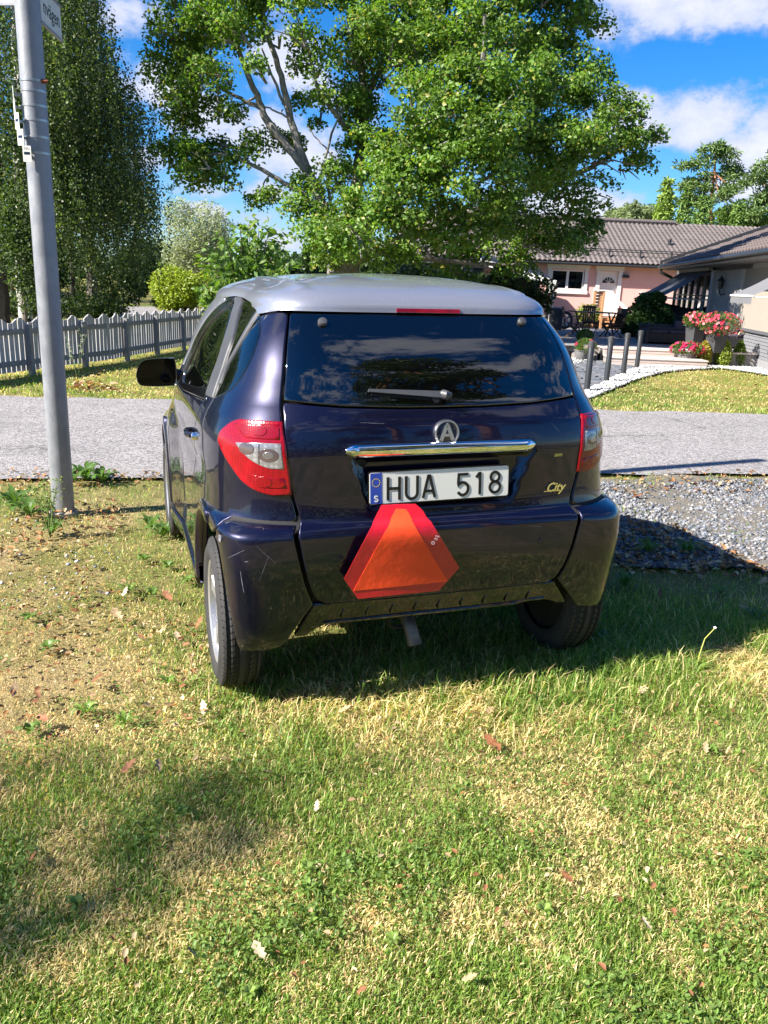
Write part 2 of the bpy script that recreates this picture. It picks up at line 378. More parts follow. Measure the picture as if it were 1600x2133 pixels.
# ---------------------------------------------------------------- grass
soil_c = [(0, 1260, .55), (-60, 1180, .6), (60, 1420, .35), (0, 1500, .3), (-40, 1350, .5)]
soil_w = [(ground(px, py), r) for px, py, r in soil_c]
dry_w = [(ground(px, py), r) for px, py, r in [(690, 1500, .30), (480, 1760, .20), (500, 1850, .16), (330, 1440, .28), (140, 1420, .35), (230, 1180, .35), (700, 1480, .2), (1380, 1520, .22), (1150, 1640, .2), (860, 1900, .15), (120, 1120, .4), (330, 1560, .22), (1480, 1720, .15), (1550, 1400, .2)]]
green_w = [(ground(px, py), r) for px, py, r in [(330, 1250, .40), (400, 1180, .3), (1150, 1400, .7), (1350, 1300, .9), (900, 1420, .4), (200, 1030, .35), (40, 1050, .5), (300, 1120, .3), (120, 1640, .3), (380, 1620, .28), (330, 1900, .2), (560, 1640, .25), (760, 1780, .15), (60, 1850, .2), (1500, 1470, .3), (640, 1540, .2), (1150, 1480, .3), (250, 1780, .2), (1500, 1620, .35), (1300, 1450, .6), (1500, 1900, .25), (1000, 1750, .2), (1250, 2050, .2)]]
def bump_sum(x, y, L):
    v = np.zeros(np.shape(x))
    for (p, r) in L: v = np.maximum(v, np.exp(-((x-p[0])**2+(y-p[1])**2)/(r*r)))
    return v
def blades(name, X, Y, hmin, hmax, w, seed, zoff=0., far=False, lean=.8):
    r = np.random.default_rng(seed); n = len(X)
    dry = fbm(X, Y, .55, 11)*.62+fbm(X, Y, .12, 15, 2)*.38
    gs = bump_sum(X, Y, green_w); ds = bump_sum(X, Y, dry_w); so = bump_sum(X, Y, soil_w)
    k = dry+.22*ds-.17*gs+.12*so+.16*(r.random(n)-.5)
    t = sst(.44, .63, k)
    G1 = np.array([.085, .165, .026]); G2 = np.array([.20, .275, .055]); S1 = np.array([.60, .52, .27]); S2 = np.array([.44, .29, .15])
    u = r.random((n, 1)); cg = G1*(1-u)+G2*u; u2 = r.random((n, 1))**1.4; cs = S1*(1-u2)+S2*u2
    pick = (r.random(n) < (.17+.60*t))[:, None]; C = np.where(pick, cs, cg)
    C = np.where((r.random(n) < so*.8)[:, None], S2*(.8+.7*r.random((n, 1))), C)
    if far: C = C*.6+(cg*(1-t[:, None])+cs*t[:, None])*.4
    C = C*(1.06+.62*r.random((n, 1)))
    h = (hmin+(hmax-hmin)*r.random(n)**1.6)*(1-.35*t)*(1-.5*so)*(1+.5*gs); h = h*(.7+.6*fbm(X, Y, .3, 44, 2))
    a = r.random(n)*6.283; l = lean*h*(.25+.9*r.random(n)+.6*t); ba = a+1.57+(r.random(n)-.5)
    dx, dy = np.cos(a)*l, np.sin(a)*l; wx, wy = np.cos(ba)*w*(ww_ := .45+1.1*r.random(n)**1.5), np.sin(ba)*w*ww_
    z0 = gz(X, Y)+zoff-.01
    b0 = np.stack([X-wx/2, Y-wy/2, z0], 1); b1 = np.stack([X+wx/2, Y+wy/2, z0], 1)
    m0 = np.stack([X+dx*.38-wx*.42, Y+dy*.38-wy*.42, z0+h*.62], 1); m1 = np.stack([X+dx*.38+wx*.42, Y+dy*.38+wy*.42, z0+h*.62], 1)
    tp_ = np.stack([X+dx, Y+dy, z0+h*(.95-.35*np.minimum(1, l/h*.5))], 1)
    V = np.stack([b0, b1, m1, m0, tp_], 1).reshape(-1, 3); i = (np.arange(n)*5)[:, None]
    F3 = np.concatenate([i+np.array([[0, 1, 2]]), i+np.array([[0, 2, 3]]), i+np.array([[3, 2, 4]])])
    return tag(link(name, npmesh(name, V, F3, np.repeat(C, 5, 0)), M['grass']), kind='stuff')
def scatter(n, y0, y1, seed, power=1.6, margin=.25):
    """points in the ground the camera can see (plus a margin), thinning with distance"""
    r = np.random.default_rng(seed); u = r.random(n)
    a = 1-power; Y = (y0**a+(y1**a-y0**a)*u)**(1/a); hw = Y*.515+margin
    X = (r.random(n)*2-1)*hw+Y*.02; return X, Y
X, Y = scatter(290000, 1.05, 7.6, 51, 1.75)
ok = (Y < near_y(X)-.02+.12*vnoise(X, Y, .1, 3)) & ~ingravel(X, Y)
so_ = bump_sum(X, Y, soil_w); ok &= np.random.default_rng(5).random(len(X)) > so_*.45
blades('grass', X[ok], Y[ok], .009, .026, .0031, 52, lean=.8)
# thin grass coming up through the gravel and along the tarmac edge
X, Y = scatter(60000, 3.6, 7.8, 53, 1.2); ok = ingravel(X, Y) & (Y < near_y(X)); edge = near_y(X)-Y
ok &= (np.random.default_rng(6).random(len(X)) < np.maximum(.9*sst(.60, .15, edge), .5*(fbm(X, Y, .5, 77) > .55)))
blades('grass', X[ok], Y[ok], .02, .05, .006, 54)
# longer grass where the mower did not reach, in the shade beside the car
rr = np.random.default_rng(8); c0 = ground(1330, 1340); c1 = ground(1050, 1420); c2 = ground(1430, 1330); c3 = ground(700, 1430)
X = np.concatenate([c[0]+rr.normal(0, s, k) for c, s, k in ((c0, .42, 9000), (c1, .42, 7000), (c2, .5, 7000), (c3, .35, 2500))]); Y = np.concatenate([c[1]+rr.normal(0, s*.55, k) for c, s, k in ((c0, .42, 9000), (c1, .42, 7000), (c2, .5, 7000), (c3, .35, 2500))])
ok = ~ingravel(X, Y) & (Y > 2.0)
blades('grass', X[ok], Y[ok], .03, .078, .0036, 55, lean=.9)
# lawns across the road
X, Y = scatter(105000, 9.3, 24., 56, 1.3, 1.5)
pave = [ground(*p)[:2] for p in ((1050, 800), (1190, 840), (1222, 822), (1250, 800), (1330, 768), (1440, 764), (1150, 735), (1000, 735))]
ok = (Y > far_y(X)+.03) & ~inpoly(X, Y, pave) & ~((X > 3.2) & (Y > 17.2)) & ~((X > -4.2+.0*Y) & (X < 1.2) & (Y > 17))
blades('grass', X[ok], Y[ok], .02, .055, .011, 57, far=True)

# broad-leaved weeds, clover and yarrow in the near lawn
def leafset(P, Dr, N, L, W, C, curl=.15):
    """pointed leaves: P base, Dr direction, N normal -> 6-vertex folded leaf"""
    n = len(P); S_ = np.cross(Dr, N); S_ /= np.linalg.norm(S_, axis=1, keepdims=True)+1e-9
    L = np.broadcast_to(L, n)[:, None]; W = np.broadcast_to(W, n)[:, None]
    v0 = P; v1 = P+Dr*L*.38+S_*W*.5+N*L*curl*.6; v2 = P+Dr*L*.78+S_*W*.36+N*L*curl*.4; v3 = P+Dr*L-N*L*curl*.2; v4 = P+Dr*L*.78-S_*W*.36+N*L*curl*.4; v5 = P+Dr*L*.38-S_*W*.5+N*L*curl*.6
    V = np.stack([v0, v1, v2, v3, v4, v5], 1).reshape(-1, 3); i = (np.arange(n)*6)[:, None]
    F = np.concatenate([i+np.array([[0, 1, 2, 3]]), i+np.array([[0, 3, 4, 5]])]); return V, F, np.repeat(C, 6, 0)
def leafset2(P, Dr, N, L, W, C, curl=.15):
    """the same leaf for distant crowns: four corners, folded along the midrib"""
    n = len(P); S_ = np.cross(Dr, N); S_ /= np.linalg.norm(S_, axis=1, keepdims=True)+1e-9
    L = np.broadcast_to(L, n)[:, None]; W = np.broadcast_to(W, n)[:, None]*1.12; m = P+Dr*L*.5
    V = np.stack([P, m+S_*W*.5+N*L*curl, P+Dr*L, m-S_*W*.5+N*L*curl], 1).reshape(-1, 3); i = (np.arange(n)*4)[:, None]
    F = np.concatenate([i+np.array([[0, 1, 2]]), i+np.array([[0, 2, 3]])]); return V, F, np.repeat(C, 4, 0)
def unit(v): return v/(np.linalg.norm(v, axis=-1, keepdims=True)+1e-9)
r = np.random.default_rng(60); n = 15000
X, Y = scatter(n*2, 1.1, 6.5, 61, 1.7); kk = (fbm(X, Y, .32, 91, 3) > .55) & ~ingravel(X, Y) & (Y < near_y(X)-.1); X, Y = X[kk][:n], Y[kk][:n]; n = len(X)
a = r.random(n)*6.283; Dr = unit(np.stack([np.cos(a), np.sin(a), .25+.5*r.random(n)], 1)); N_ = unit(np.stack([-np.cos(a)*.4, -np.sin(a)*.4, np.ones(n)], 1))
C = np.array([.12, .20, .045])*(.7+.8*r.random((n, 1)))+np.array([.03, .03, 0])*r.random((n, 1))
V, F, C = leafset(np.stack([X, Y, gz(X, Y)+.008+.02*r.random(n)], 1), Dr, N_, .008+.012*r.random(n), .004+.007*r.random(n), C)
tag(link('ground_cover', npmesh('ground_cover', V, F, C), M['leaf']), kind='stuff')
# ---------------------------------------------------------------- fallen leaves and weeds, each lying where it is
def dead_leaf_mesh(seed):
    r = np.random.default_rng(seed); n = 13; out = []
    lob = [(0, 0), (.10, .04), (.22, .17), (.33, .10), (.48, .25), (.60, .12), (.74, .20), (.86, .10), (1., .0)]
    up = [(x, y*(.8+.4*r.random())) for x, y in lob]; dn = [(x+.02, -y*(.8+.4*r.random())) for x, y in lob[1:-1]]
    cu, tw = r.uniform(.2, .9), r.uniform(-.6, .6)
    def P(x, y): return (x-.5, y, .03+.35*cu*(y*y*3+(x-.5)**2*.7)+tw*y*x*.6+.03*r.random())
    V = [P(x, y) for x, y in up]+[P(x, y) for x, y in dn]+[P(x, 0) for x, _ in lob[1:-1]]; F = []
    k = len(lob)
    mid = lambda i: 0 if i == 0 else (k-1 if i == k-1 else k+(k-2)+i-1)
    low_ = lambda i: 0 if i == 0 else (k-1 if i == k-1 else k+i-1)
    for i in range(k-1):
        for A, B in (((mid(i), mid(i+1)), (i, i+1)), ((low_(i), low_(i+1)), (mid(i), mid(i+1)))):
            q = [A[0], A[1], B[1], B[0]]; q = [a for j, a in enumerate(q) if a not in q[:j]]
            if len(q) >= 3: F.append(tuple(q))
    me = bpy.data.meshes.new('fallen_leaf'); me.from_pydata(V, [], F); me.update(); return me
dmats = [vary(mat('dead_leaf_tan', (.48, .33, .18), .7), 6, .45), vary(mat('dead_leaf_rust', (.30, .115, .045), .7), 6, .5), vary(mat('dead_leaf_pale', (.60, .47, .30), .7), 6, .35)]
dl = []
for i in range(6):
    me = dead_leaf_mesh(100+i); me.materials.append(dmats[i % 3]); dl.append(me)
def zone(px, py):
    if py < 1010: return 'along the near edge of the tarmac'
    if px < 270 and py < 1180: return 'round the foot of the grey post'
    if px < 450 and py < 1480: return 'left of the car, by its rear wheel'
    if px > 1240 and py < 1200: return 'on the gravel right of the car'
    if py < 1500 and px > 900: return 'in the longer grass behind the right rear wheel'
    if py < 1520: return 'in the shade under the rear bumper'
    return 'in the foreground lawn, left half' if px < 800 else 'in the foreground lawn, right half'
spots = [(245, 1285, .060), (350, 1245, .055), (262, 1238, .05), (150, 1310, .04), (415, 1300, .055), (425, 1475, .05), (330, 1600, .04), (1025, 1548, .065), (835, 1525, .035), (1020, 1480, .045), (1500, 1350, .055), (1450, 1240, .05), (1550, 1265, .05), (1320, 1475, .05), (1338, 1440, .05), (560, 1610, .04),
         (70, 1790, .035), (540, 1985, .045), (400, 1990, .03), (200, 1420, .05), (190, 1175, .045), (120, 1140, .05), (60, 1105, .05), (370, 1330, .05), (300, 1190, .045), (230, 1105, .04), (290, 1330, .045), (30, 1440, .05), (270, 1600, .045), (1260, 1110, .06), (1310, 1115, .06), (1330, 1105, .05), (1290, 1165, .05), (1350, 1175, .06), (1390, 1180, .055), (1440, 1165, .05), (1480, 1175, .045), (1330, 1035, .07), (1345, 1028, .05),
         (720, 1475, .045), (700, 1435, .04), (760, 1420, .04), (1095, 1270, .05), (1375, 1240, .045), (1560, 1190, .06), (1590, 1210, .05), (90, 1500, .05), (660, 1680, .03), (1470, 1560, .035), (1180, 1830, .03), (1345, 1930, .03), (980, 2040, .03), (25, 1275, .05), (210, 1240, .04), (1500, 1010, .05), (1400, 1015, .045), (205, 995, .06), (60, 1030, .06), (240, 1020, .05), (480, 1500, .04)]
rd = random.Random(4); first = None
for i, (px, py, s) in enumerate(spots):
    p = ground(px, py, .02); o = bpy.data.objects.new('fallen_leaf', dl[i % 6]); col.objects.link(o)
    z = float(gz(p[0], p[1]))+.028; o.location = (p[0], p[1], z); o.rotation_euler = (rd.uniform(-.7, .7), rd.uniform(-.6, .6), rd.uniform(0, 6.28)); s *= 1.4; o.scale = (s, s, s)
    tag(o, ('tan', 'rust brown', 'pale')[i % 3]+' dry fallen leaf '+zone(px, py), 'leaf', 'fallen leaves scattered on the near grass')
# drifts of smaller leaf litter in the shade by the gravel and beyond the road
def litter(poly, count, seed, smin=.02, smax=.05, z=.0):
    r = np.random.default_rng(seed); P = np.array([p[:2] for p in poly]); lo, hi = P.min(0), P.max(0); q = lo+r.random((count*6, 2))*(hi-lo); q = q[inpoly(q[:, 0], q[:, 1], P)][:count]; n = len(q)
    a = r.random(n)*6.283; Dr = unit(np.stack([np.cos(a), np.sin(a), (r.random(n)-.3)*.8], 1)); N_ = unit(np.stack([(r.random(n)-.5), (r.random(n)-.5), np.ones(n)], 1))
    C = np.array([(.40, .27, .15), (.26, .12, .06), (.52, .40, .25), (.34, .17, .07)])[r.integers(0, 4, n)]*(.6+.6*r.random((n, 1)))
    s = smin+(smax-smin)*r.random(n); V, F, C = leafset(np.stack([q[:, 0], q[:, 1], gz(q[:, 0], q[:, 1])+.012+z+.02*r.random(n)], 1), Dr, N_, s, s*.6, C, .35)
    return V, F, C
parts_ = [litter([ground(*p) for p in pl_], c, 70+i, a, b) for i, (pl_, c, a, b) in enumerate([
    ([(1275, 1085), (1400, 1100), (1600, 1185), (1600, 1215), (1290, 1200)], 420, .02, .055), ([(0, 1080), (240, 1040), (260, 1120), (0, 1180)], 260, .015, .045), ([(0, 1180), (200, 1180), (430, 1330), (430, 1520), (0, 1560)], 420, .012, .035),
    ([(0, 985), (330, 985), (330, 1010), (0, 1030)], 200, .015, .045), ([(1280, 990), (1600, 985), (1600, 1030), (1280, 1040)], 160, .02, .05), ([(450, 1500), (1600, 1400), (1600, 2100), (100, 2100)], 300, .01, .025), ([(150, 800), (240, 800), (250, 815), (150, 815)], 60, .05, .12), ([(0, 760), (400, 740), (400, 825), (0, 825)], 120, .03, .06), ([(1240, 800), (1600, 780), (1600, 855), (1240, 850)], 70, .03, .07)])]
off = 0; VV = []; FF = []; CC = []
for V, F, C in parts_: VV.append(V); FF.append(F+off); CC.append(C); off += len(V)
tag(link('leaf_litter', npmesh('leaf_litter', np.concatenate(VV), np.concatenate(FF), np.concatenate(CC)), M['dryleaf']), kind='stuff')

def rosette(seed, nleaf, L, W, rise, col_):
    r = np.random.default_rng(seed); VV = []; FF = []; CC = []; o = 0
    for k in range(nleaf):
        a = 6.283*k/nleaf+r.uniform(-.3, .3); l = L*r.uniform(.6, 1.1); w = W*r.uniform(.7, 1.1); ri = rise*r.uniform(.4, 1.3); n = 5
        d = np.array([math.cos(a), math.sin(a), 0]); s = np.array([-math.sin(a), math.cos(a), 0]); c = np.array(col_)*r.uniform(.7, 1.35)
        for i in range(n+1):
            t = i/n; ww = w*math.sin(math.pi*min(.97, .12+t*.85))*(1+.35*(-1)**i*(t > .15)); p = d*l*t+np.array([0, 0, ri*math.sin(t*2.4)])
            VV += [p-s*ww+np.array([0, 0, .12*ww]), p-np.array([0, 0, .12*ww]), p+s*ww+np.array([0, 0, .12*ww])]; CC += [c, c*1.25, c]
        for i in range(n): b = o+i*3; FF += [(b, b+1, b+4, b+3), (b+1, b+2, b+5, b+4)]
        o += (n+1)*3
    return npmesh('weed', VV, FF, np.array(CC))
rs = [rosette(1, 11, .085, .011, .035, (.15, .24, .05)), rosette(2, 9, .06, .014, .03, (.12, .20, .045)), rosette(3, 14, .11, .012, .06, (.085, .16, .035)), rosette(4, 8, .045, .013, .018, (.18, .26, .06))]
for me in rs: me.materials.append(M['leaf'])
wspots = [(1450, 1395, 1.0, 0), (1220, 1195, 1.4, 2), (1190, 1210, 1.2, 2), (1350, 1150, 1.3, 2), (1430, 1150, 1.2, 2), (1300, 1220, 1.1, 2), (180, 1000, 1.9, 2), (215, 1003, 1.6, 2), (150, 1005, 1.4, 2), (30, 1060, 1.9, 2), (60, 1075, 1.6, 2), (110, 1110, 1.2, 2), (340, 1115, 1.3, 2), (315, 1100, 1.2, 2), (350, 1180, 1., 1), (300, 1165, 1., 1), (390, 1210, 1., 1), (270, 1230, .9, 0), (320, 1235, .9, 1), (60, 1290, .9, 1), (100, 1350, 1., 1), (180, 1480, .9, 0), (260, 1500, .8, 0), (60, 1520, .9, 1), (350, 1420, .8, 0), (1135, 1890, .7, 3), (820, 1950, .6, 3), (640, 1800, .7, 3), (720, 1800, .6, 1), (640, 1850, .6, 0), (900, 1700, .5, 3), (1480, 1560, .7, 0), (380, 1690, .6, 1), (1560, 1780, .6, 3), (1230, 1330, 1., 2), (1500, 1230, 1., 1), (520, 2060, .6, 3), (1180, 2000, .5, 3), (1000, 1400, .9, 0), (930, 1360, .8, 1), (160, 1880, .6, 1), (1350, 1620, .6, 3), (480, 1400, .8, 1), (1070, 1260, .9, 2), (1580, 1290, 1., 2)]
kinds = ['toothed pale green dandelion rosette', 'low dark green broadleaf weed', 'tall dark leafy weed clump', 'small bright round-leaved plantain']
for i, (px, py, s, k) in enumerate(wspots):
    p = ground(px, py, .01); o = bpy.data.objects.new('weed', rs[k]); col.objects.link(o); o.location = (p[0], p[1], float(gz(p[0], p[1]))+.004); o.rotation_euler = (0, 0, i*1.7); s *= .85; o.scale = (s, s, s*1.1)
    tag(o, kinds[k]+' '+zone(px, py), 'weed', 'weeds growing in the grass')
# dandelion seed stalk at the right and the tall herb by the post
p = ground(1450, 1395); dd = empty('dandelion', (p[0], p[1], float(gz(p[0], p[1]))), 0, 'dandelion with one tall bare stalk and a spent white head right of the car', 'weed')
mb = MB(); mb.tube([(0, 0, 0), (.004, 0, .07), (.02, .01, .14), (.055, .015, .185)], [.0028, .0024, .002, .0018], 6); mb.build('stalk', mat('stalk_yellow', (.38, .40, .10), .6), dd, True)
mb = MB(); mb.lathe([(.0002, -.006), (.006, -.003), (.007, .002), (.0002, .006)], 10, Matrix.Translation((.057, .016, .188))); mb.build('seed_head', M['petal0'] if 'petal0' in M else mat('seed_head_white', (.7, .68, .6), .8), dd, True)
def herb(px, py, h, label, nst, seed, flower=None):
    p = ground(px, py); t = empty('tall_weed', (p[0], p[1], 0), 0, label, 'weed'); r = random.Random(seed); mb = MB(); tips = []
    for k in range(nst):
        a = r.uniform(0, 6.28); l = h*r.uniform(.6, 1.); s = .25*l; pts = [(0, 0, 0), (math.cos(a)*s*.4, math.sin(a)*s*.4, l*.5), (math.cos(a)*s, math.sin(a)*s, l)]; mb.tube(pts, [.0035, .0025, .0015], 5)
        for j in range(5):
            q = Vector(pts[1]).lerp(Vector(pts[2]), j/5); e = q+Vector((r.uniform(-.05, .05), r.uniform(-.05, .05), r.uniform(.02, .05))); mb.tube([q, e], [.0015, .001], 4); tips.append(e)
        tips.append(Vector(pts[2]))
    mb.build('stem', mat('stem_green', (.14, .20, .05), .6), t)
    T = np.array([tuple(q) for q in tips]); T = np.repeat(T, 7, 0)+np.random.default_rng(seed).normal(0, .012, (len(T)*7, 3)); n = len(T); rr_ = np.random.default_rng(seed+1)
    Dr = unit(rr_.normal(0, 1, (n, 3))); N_ = unit(rr_.normal(0, .6, (n, 3))+[0, 0, 1]); C = np.tile(np.array(flower or (.22, .30, .10)), (n, 1))*(.7+.6*rr_.random((n, 1)))
    V, F, C = leafset(T, Dr, N_, .016, .009, C); tag(link('leaves', npmesh('leaves', V, F, C), M['leaf'], t), kind='stuff')
herb(105, 1120, .34, 'spindly pale weed with tiny seed heads in front of the grey post', 6, 5)
herb(162, 790, .75, 'tall thin white-flowered weed in front of the picket fence', 4, 9, (.55, .58, .5))
# ================================================================== THE CAR
YC, ZE = 1.0, 1.385
CX, CY, CYAW = .2048, 2.7289, .3239
ZR = [.20, .25, .32, .45, .60, .665, .690, .715, .80, .92, 1.02, 1.07, 1.10, 1.20, 1.30, 1.385]
YR = [.06, .02, -.01, -.03, -.045, -.045, -.037, -.008, .0, .0, .015, .040, .060, .105, .172, .255]
WZ = [.20, .26, .55, .68, .705, .735, .80, .95, 1.02, 1.07, 1.12, 1.25, 1.34, 1.385]
WW = [.77, .785, .79, .79, .79, .79, .79, .785, .765, .74, .715, .655, .60, .565]
BZ = [.20, .30, .45, .55, .665, .690, .715]; BB = [-.046, -.034, -.026, -.018, -.004, .001, 0.]
FZ = [.20, .35, .55, .75, .88, .96, 1.0, 1.1, 1.385]; FY = [2.62, 2.70, 2.74, 2.70, 2.62, 2.40, 2.25, 2.12, 1.72]
def S(phi, v):
    """body surface: phi = plan angle (0 rear, -pi/2 left, pi front), v = height, above ZE the roof dome"""
    phi, v = np.broadcast_arrays(np.asarray(phi, float), np.asarray(v, float))
    z = np.minimum(v, ZE); tau = np.clip(v-ZE, 0, 1); rho = 1-tau
    L = np.where(np.cos(phi) > 0, YC-itp(z, ZR, YR), itp(z, FZ, FY)-YC)
    ap = np.abs(np.arctan2(np.sin(phi), np.cos(phi)))
    W = itp(z, WZ, WW)+itp(z, BZ, BB)*np.where(z > .715, 0, 1)*(1-sst(.78, 1.05, ap))+.035*sst(2.1, 2.4, ap)*(1-sst(.7, .85, z))+.034*sst(1.15, 2.0, ap)*sst(.98, 1.32, z)
    n = itp(z, [.2, .50, .67, .72, 1.0, 1.1, 1.385], [17, 15., 11., 6., 5.2, 5.2, 6.5])
    r = 1/((np.abs(np.sin(phi))/W)**n+(np.abs(np.cos(phi))/L)**n)**(1/n)
    x = r*np.sin(phi)
    # number-plate recess below the chrome bar
    hw = .272+(z-.745)*.42; dd = np.minimum(np.minimum(hw-np.abs(x), z-.742), .936-z)
    dd = np.where((np.cos(phi) > .5) & (z < .95), dd, -1.)
    r = r-.034*sst(0., .034, dd)
    # sculpted line over the rear wheel and along the door
    r = r-.010*np.exp(-((z-.80)/.045)**2)*sst(.80, 1.1, ap)*(1-sst(2.3, 2.6, ap))
    # the roof's raised side rails
    zz = z+.125*(1-np.clip(rho, 0, 1)**2.3)**(1/2.3)*(tau > 0)
    rr = r*rho
    rail = np.exp(-((np.abs(rr*np.sin(phi))-.425)/.022)**2)*np.where(tau > .08, 1, 0)*(1-sst(1.25, 1.4, YC-rr*np.cos(phi)))
    zz = zz+.007*rail
    return np.stack([rr*np.sin(phi), YC-rr*np.cos(phi), zz], -1)
def SN(phi, v):
    e = 2e-3
    a = S(phi+e, v)-S(phi-e, v); b = S(phi, v+e)-S(phi, v-e)
    n = np.cross(a, b); n /= np.linalg.norm(n, axis=-1, keepdims=True)+1e-12
    c = S(phi, v)-np.array([0, YC, .6]); s = np.sign((n*c).sum(-1, keepdims=True)); s[s == 0] = 1
    return n*s
def phx(x, v):
    """plan angle where the rear surface has this x at height v"""
    lo, hi = 0., 1.3
    for _ in range(40):
        m = (lo+hi)/2
        if S(m, v)[0] < abs(x): lo = m
        else: hi = m
    return math.copysign(lo, x)
def phy(y, v):
    """plan angle (left side, negative) where the surface has this y at height v"""
    lo, hi = .45, 3.1
    for _ in range(40):
        m = (lo+hi)/2
        if S(m, v)[1] < y: lo = m
        else: hi = m
    return -lo
KS = .8
def patch(name, outline, material, parent, off=0., step=.022, skirt=.018, lip=.0035, round_=.0025, mirror=False, remap=None):
    """a body panel: the outline (phi, v) is cut out of the body surface, its rim rolled over and turned in"""
    P = np.array(outline, float)
    if remap: P = np.array([remap(*p) for p in P])
    P[:, 0] *= KS
    keep = [0]
    for i in range(1, len(P)):
        if np.linalg.norm(P[i]-P[keep[-1]]) > 1e-5: keep.append(i)
    P = P[keep]
    if np.linalg.norm(P[0]-P[-1]) < 1e-5: P = P[:-1]
    Q = []
    for i in range(len(P)):
        a, b = P[i], P[(i+1) % len(P)]; k = max(1, int(math.ceil(np.linalg.norm(b-a)/step)))
        for j in range(k): Q.append(a+(b-a)*j/k)
    Q = np.array(Q); nb = len(Q)
    area = .5*np.sum(Q[:, 0]*np.roll(Q[:, 1], -1)-np.roll(Q[:, 0], -1)*Q[:, 1])
    if area < 0: Q = Q[::-1].copy()
    T = np.roll(Q, -1, 0)-np.roll(Q, 1, 0); T /= np.linalg.norm(T, axis=1, keepdims=True)+1e-12
    Nn = np.stack([-T[:, 1], T[:, 0]], 1)                     # inward
    def inside(X):
        c = np.zeros(len(X), bool); j = nb-1
        for i in range(nb):
            yi, yj = Q[i, 1], Q[j, 1]
            if yi != yj:
                m = ((yi > X[:, 1]) != (yj > X[:, 1])) & (X[:, 0] < (Q[j, 0]-Q[i, 0])*(X[:, 1]-yi)/(yj-yi)+Q[i, 0]); c ^= m
            j = i
        return c
    def dist(X):
        d = np.full(len(X), 9.)
        for i in range(nb):
            a, b = Q[i], Q[(i+1) % nb]; ab = b-a; t = np.clip(((X-a)@ab)/(ab@ab+1e-12), 0, 1)
            d = np.minimum(d, np.linalg.norm(X-(a+t[:, None]*ab), axis=1))
        return d
    R1 = Q+Nn*lip; R1 = R1[inside(R1) & (dist(R1) > lip*.8)]
    gx = np.arange(Q[:, 0].min(), Q[:, 0].max(), step); gy = np.arange(Q[:, 1].min(), Q[:, 1].max(), step)
    X = np.array([(x+(step/2 if j % 2 else 0), y) for j, y in enumerate(gy) for x in gx])
    X = X[inside(X)]; X = X[dist(X) > max(step*.45, lip*2)] if len(X) else X
    pts = np.concatenate([Q, R1, X]) if len(X) else np.concatenate([Q, R1])
    vo, eo, fo, ov, oe, of = delaunay_2d_cdt([Vector(p) for p in pts], [], [list(range(nb))], 1, 1e-7)
    V2 = np.array([tuple(v) for v in vo]); F = [list(f) for f in fo]
    isb = np.array([any(i < nb for i in o) for o in ov])
    ph, vv = V2[:, 0]/KS, V2[:, 1]
    N3 = SN(ph, vv); P3 = S(ph, vv)+N3*off
    # rim: turned down and outward
    cen = P3.mean(0)
    bi = np.where(isb)[0]
    P3[bi] -= N3[bi]*round_
    order = []
    pos = {}
    for i, o in enumerate(ov):
        for q in o:
            if q < nb: pos[q] = i
    order = [pos[i] for i in range(nb) if i in pos]
    outw = {}
    for q in range(nb):
        if q in pos:
            i = pos[q]; e = 1e-3
            a = S((Q[q, 0]-Nn[q, 0]*e)/KS, Q[q, 1]-Nn[q, 1]*e)-S(Q[q, 0]/KS, Q[q, 1]); outw[i] = a/(np.linalg.norm(a)+1e-12)
    VN = N3.copy()
    for i, o in outw.items(): w = N3[i]+o*1.1; VN[i] = w/np.linalg.norm(w)
    nv = len(P3)
    # orientation
    f0 = F[0]; nn = np.cross(P3[f0[1]]-P3[f0[0]], P3[f0[2]]-P3[f0[0]])
    if (nn*N3[f0[0]]).sum() < 0: F = [f[::-1] for f in F]
    Vs = [tuple(p) for p in P3]; Ns = [tuple(n) for n in VN]
    if skirt > 0:
        st = {}
        for i in order:
            if i not in st:
                st[i] = len(Vs); Vs.append(tuple(P3[i]-N3[i]*skirt)); Ns.append(tuple(outw.get(i, N3[i])))
        edges = {}
        for f in F:
            for a, b in zip(f, f[1:]+f[:1]): edges[(a, b)] = edges.get((a, b), 0)+1
        for (a, b) in list(edges):
            if (b, a) not in edges and a in st and b in st: F.append([b, a, st[a], st[b]])
    if mirror: Vs = [(-x, y, z) for x, y, z in Vs]; Ns = [(-x, y, z) for x, y, z in Ns]; F = [f[::-1] for f in F]
    me = bpy.data.meshes.new(name); me.from_pydata(Vs, [], F); me.update()
    me.polygons.foreach_set('use_smooth', [True]*len(me.polygons))
    me.normals_split_custom_set_from_vertices(Ns)
    return link(name, me, material, parent)

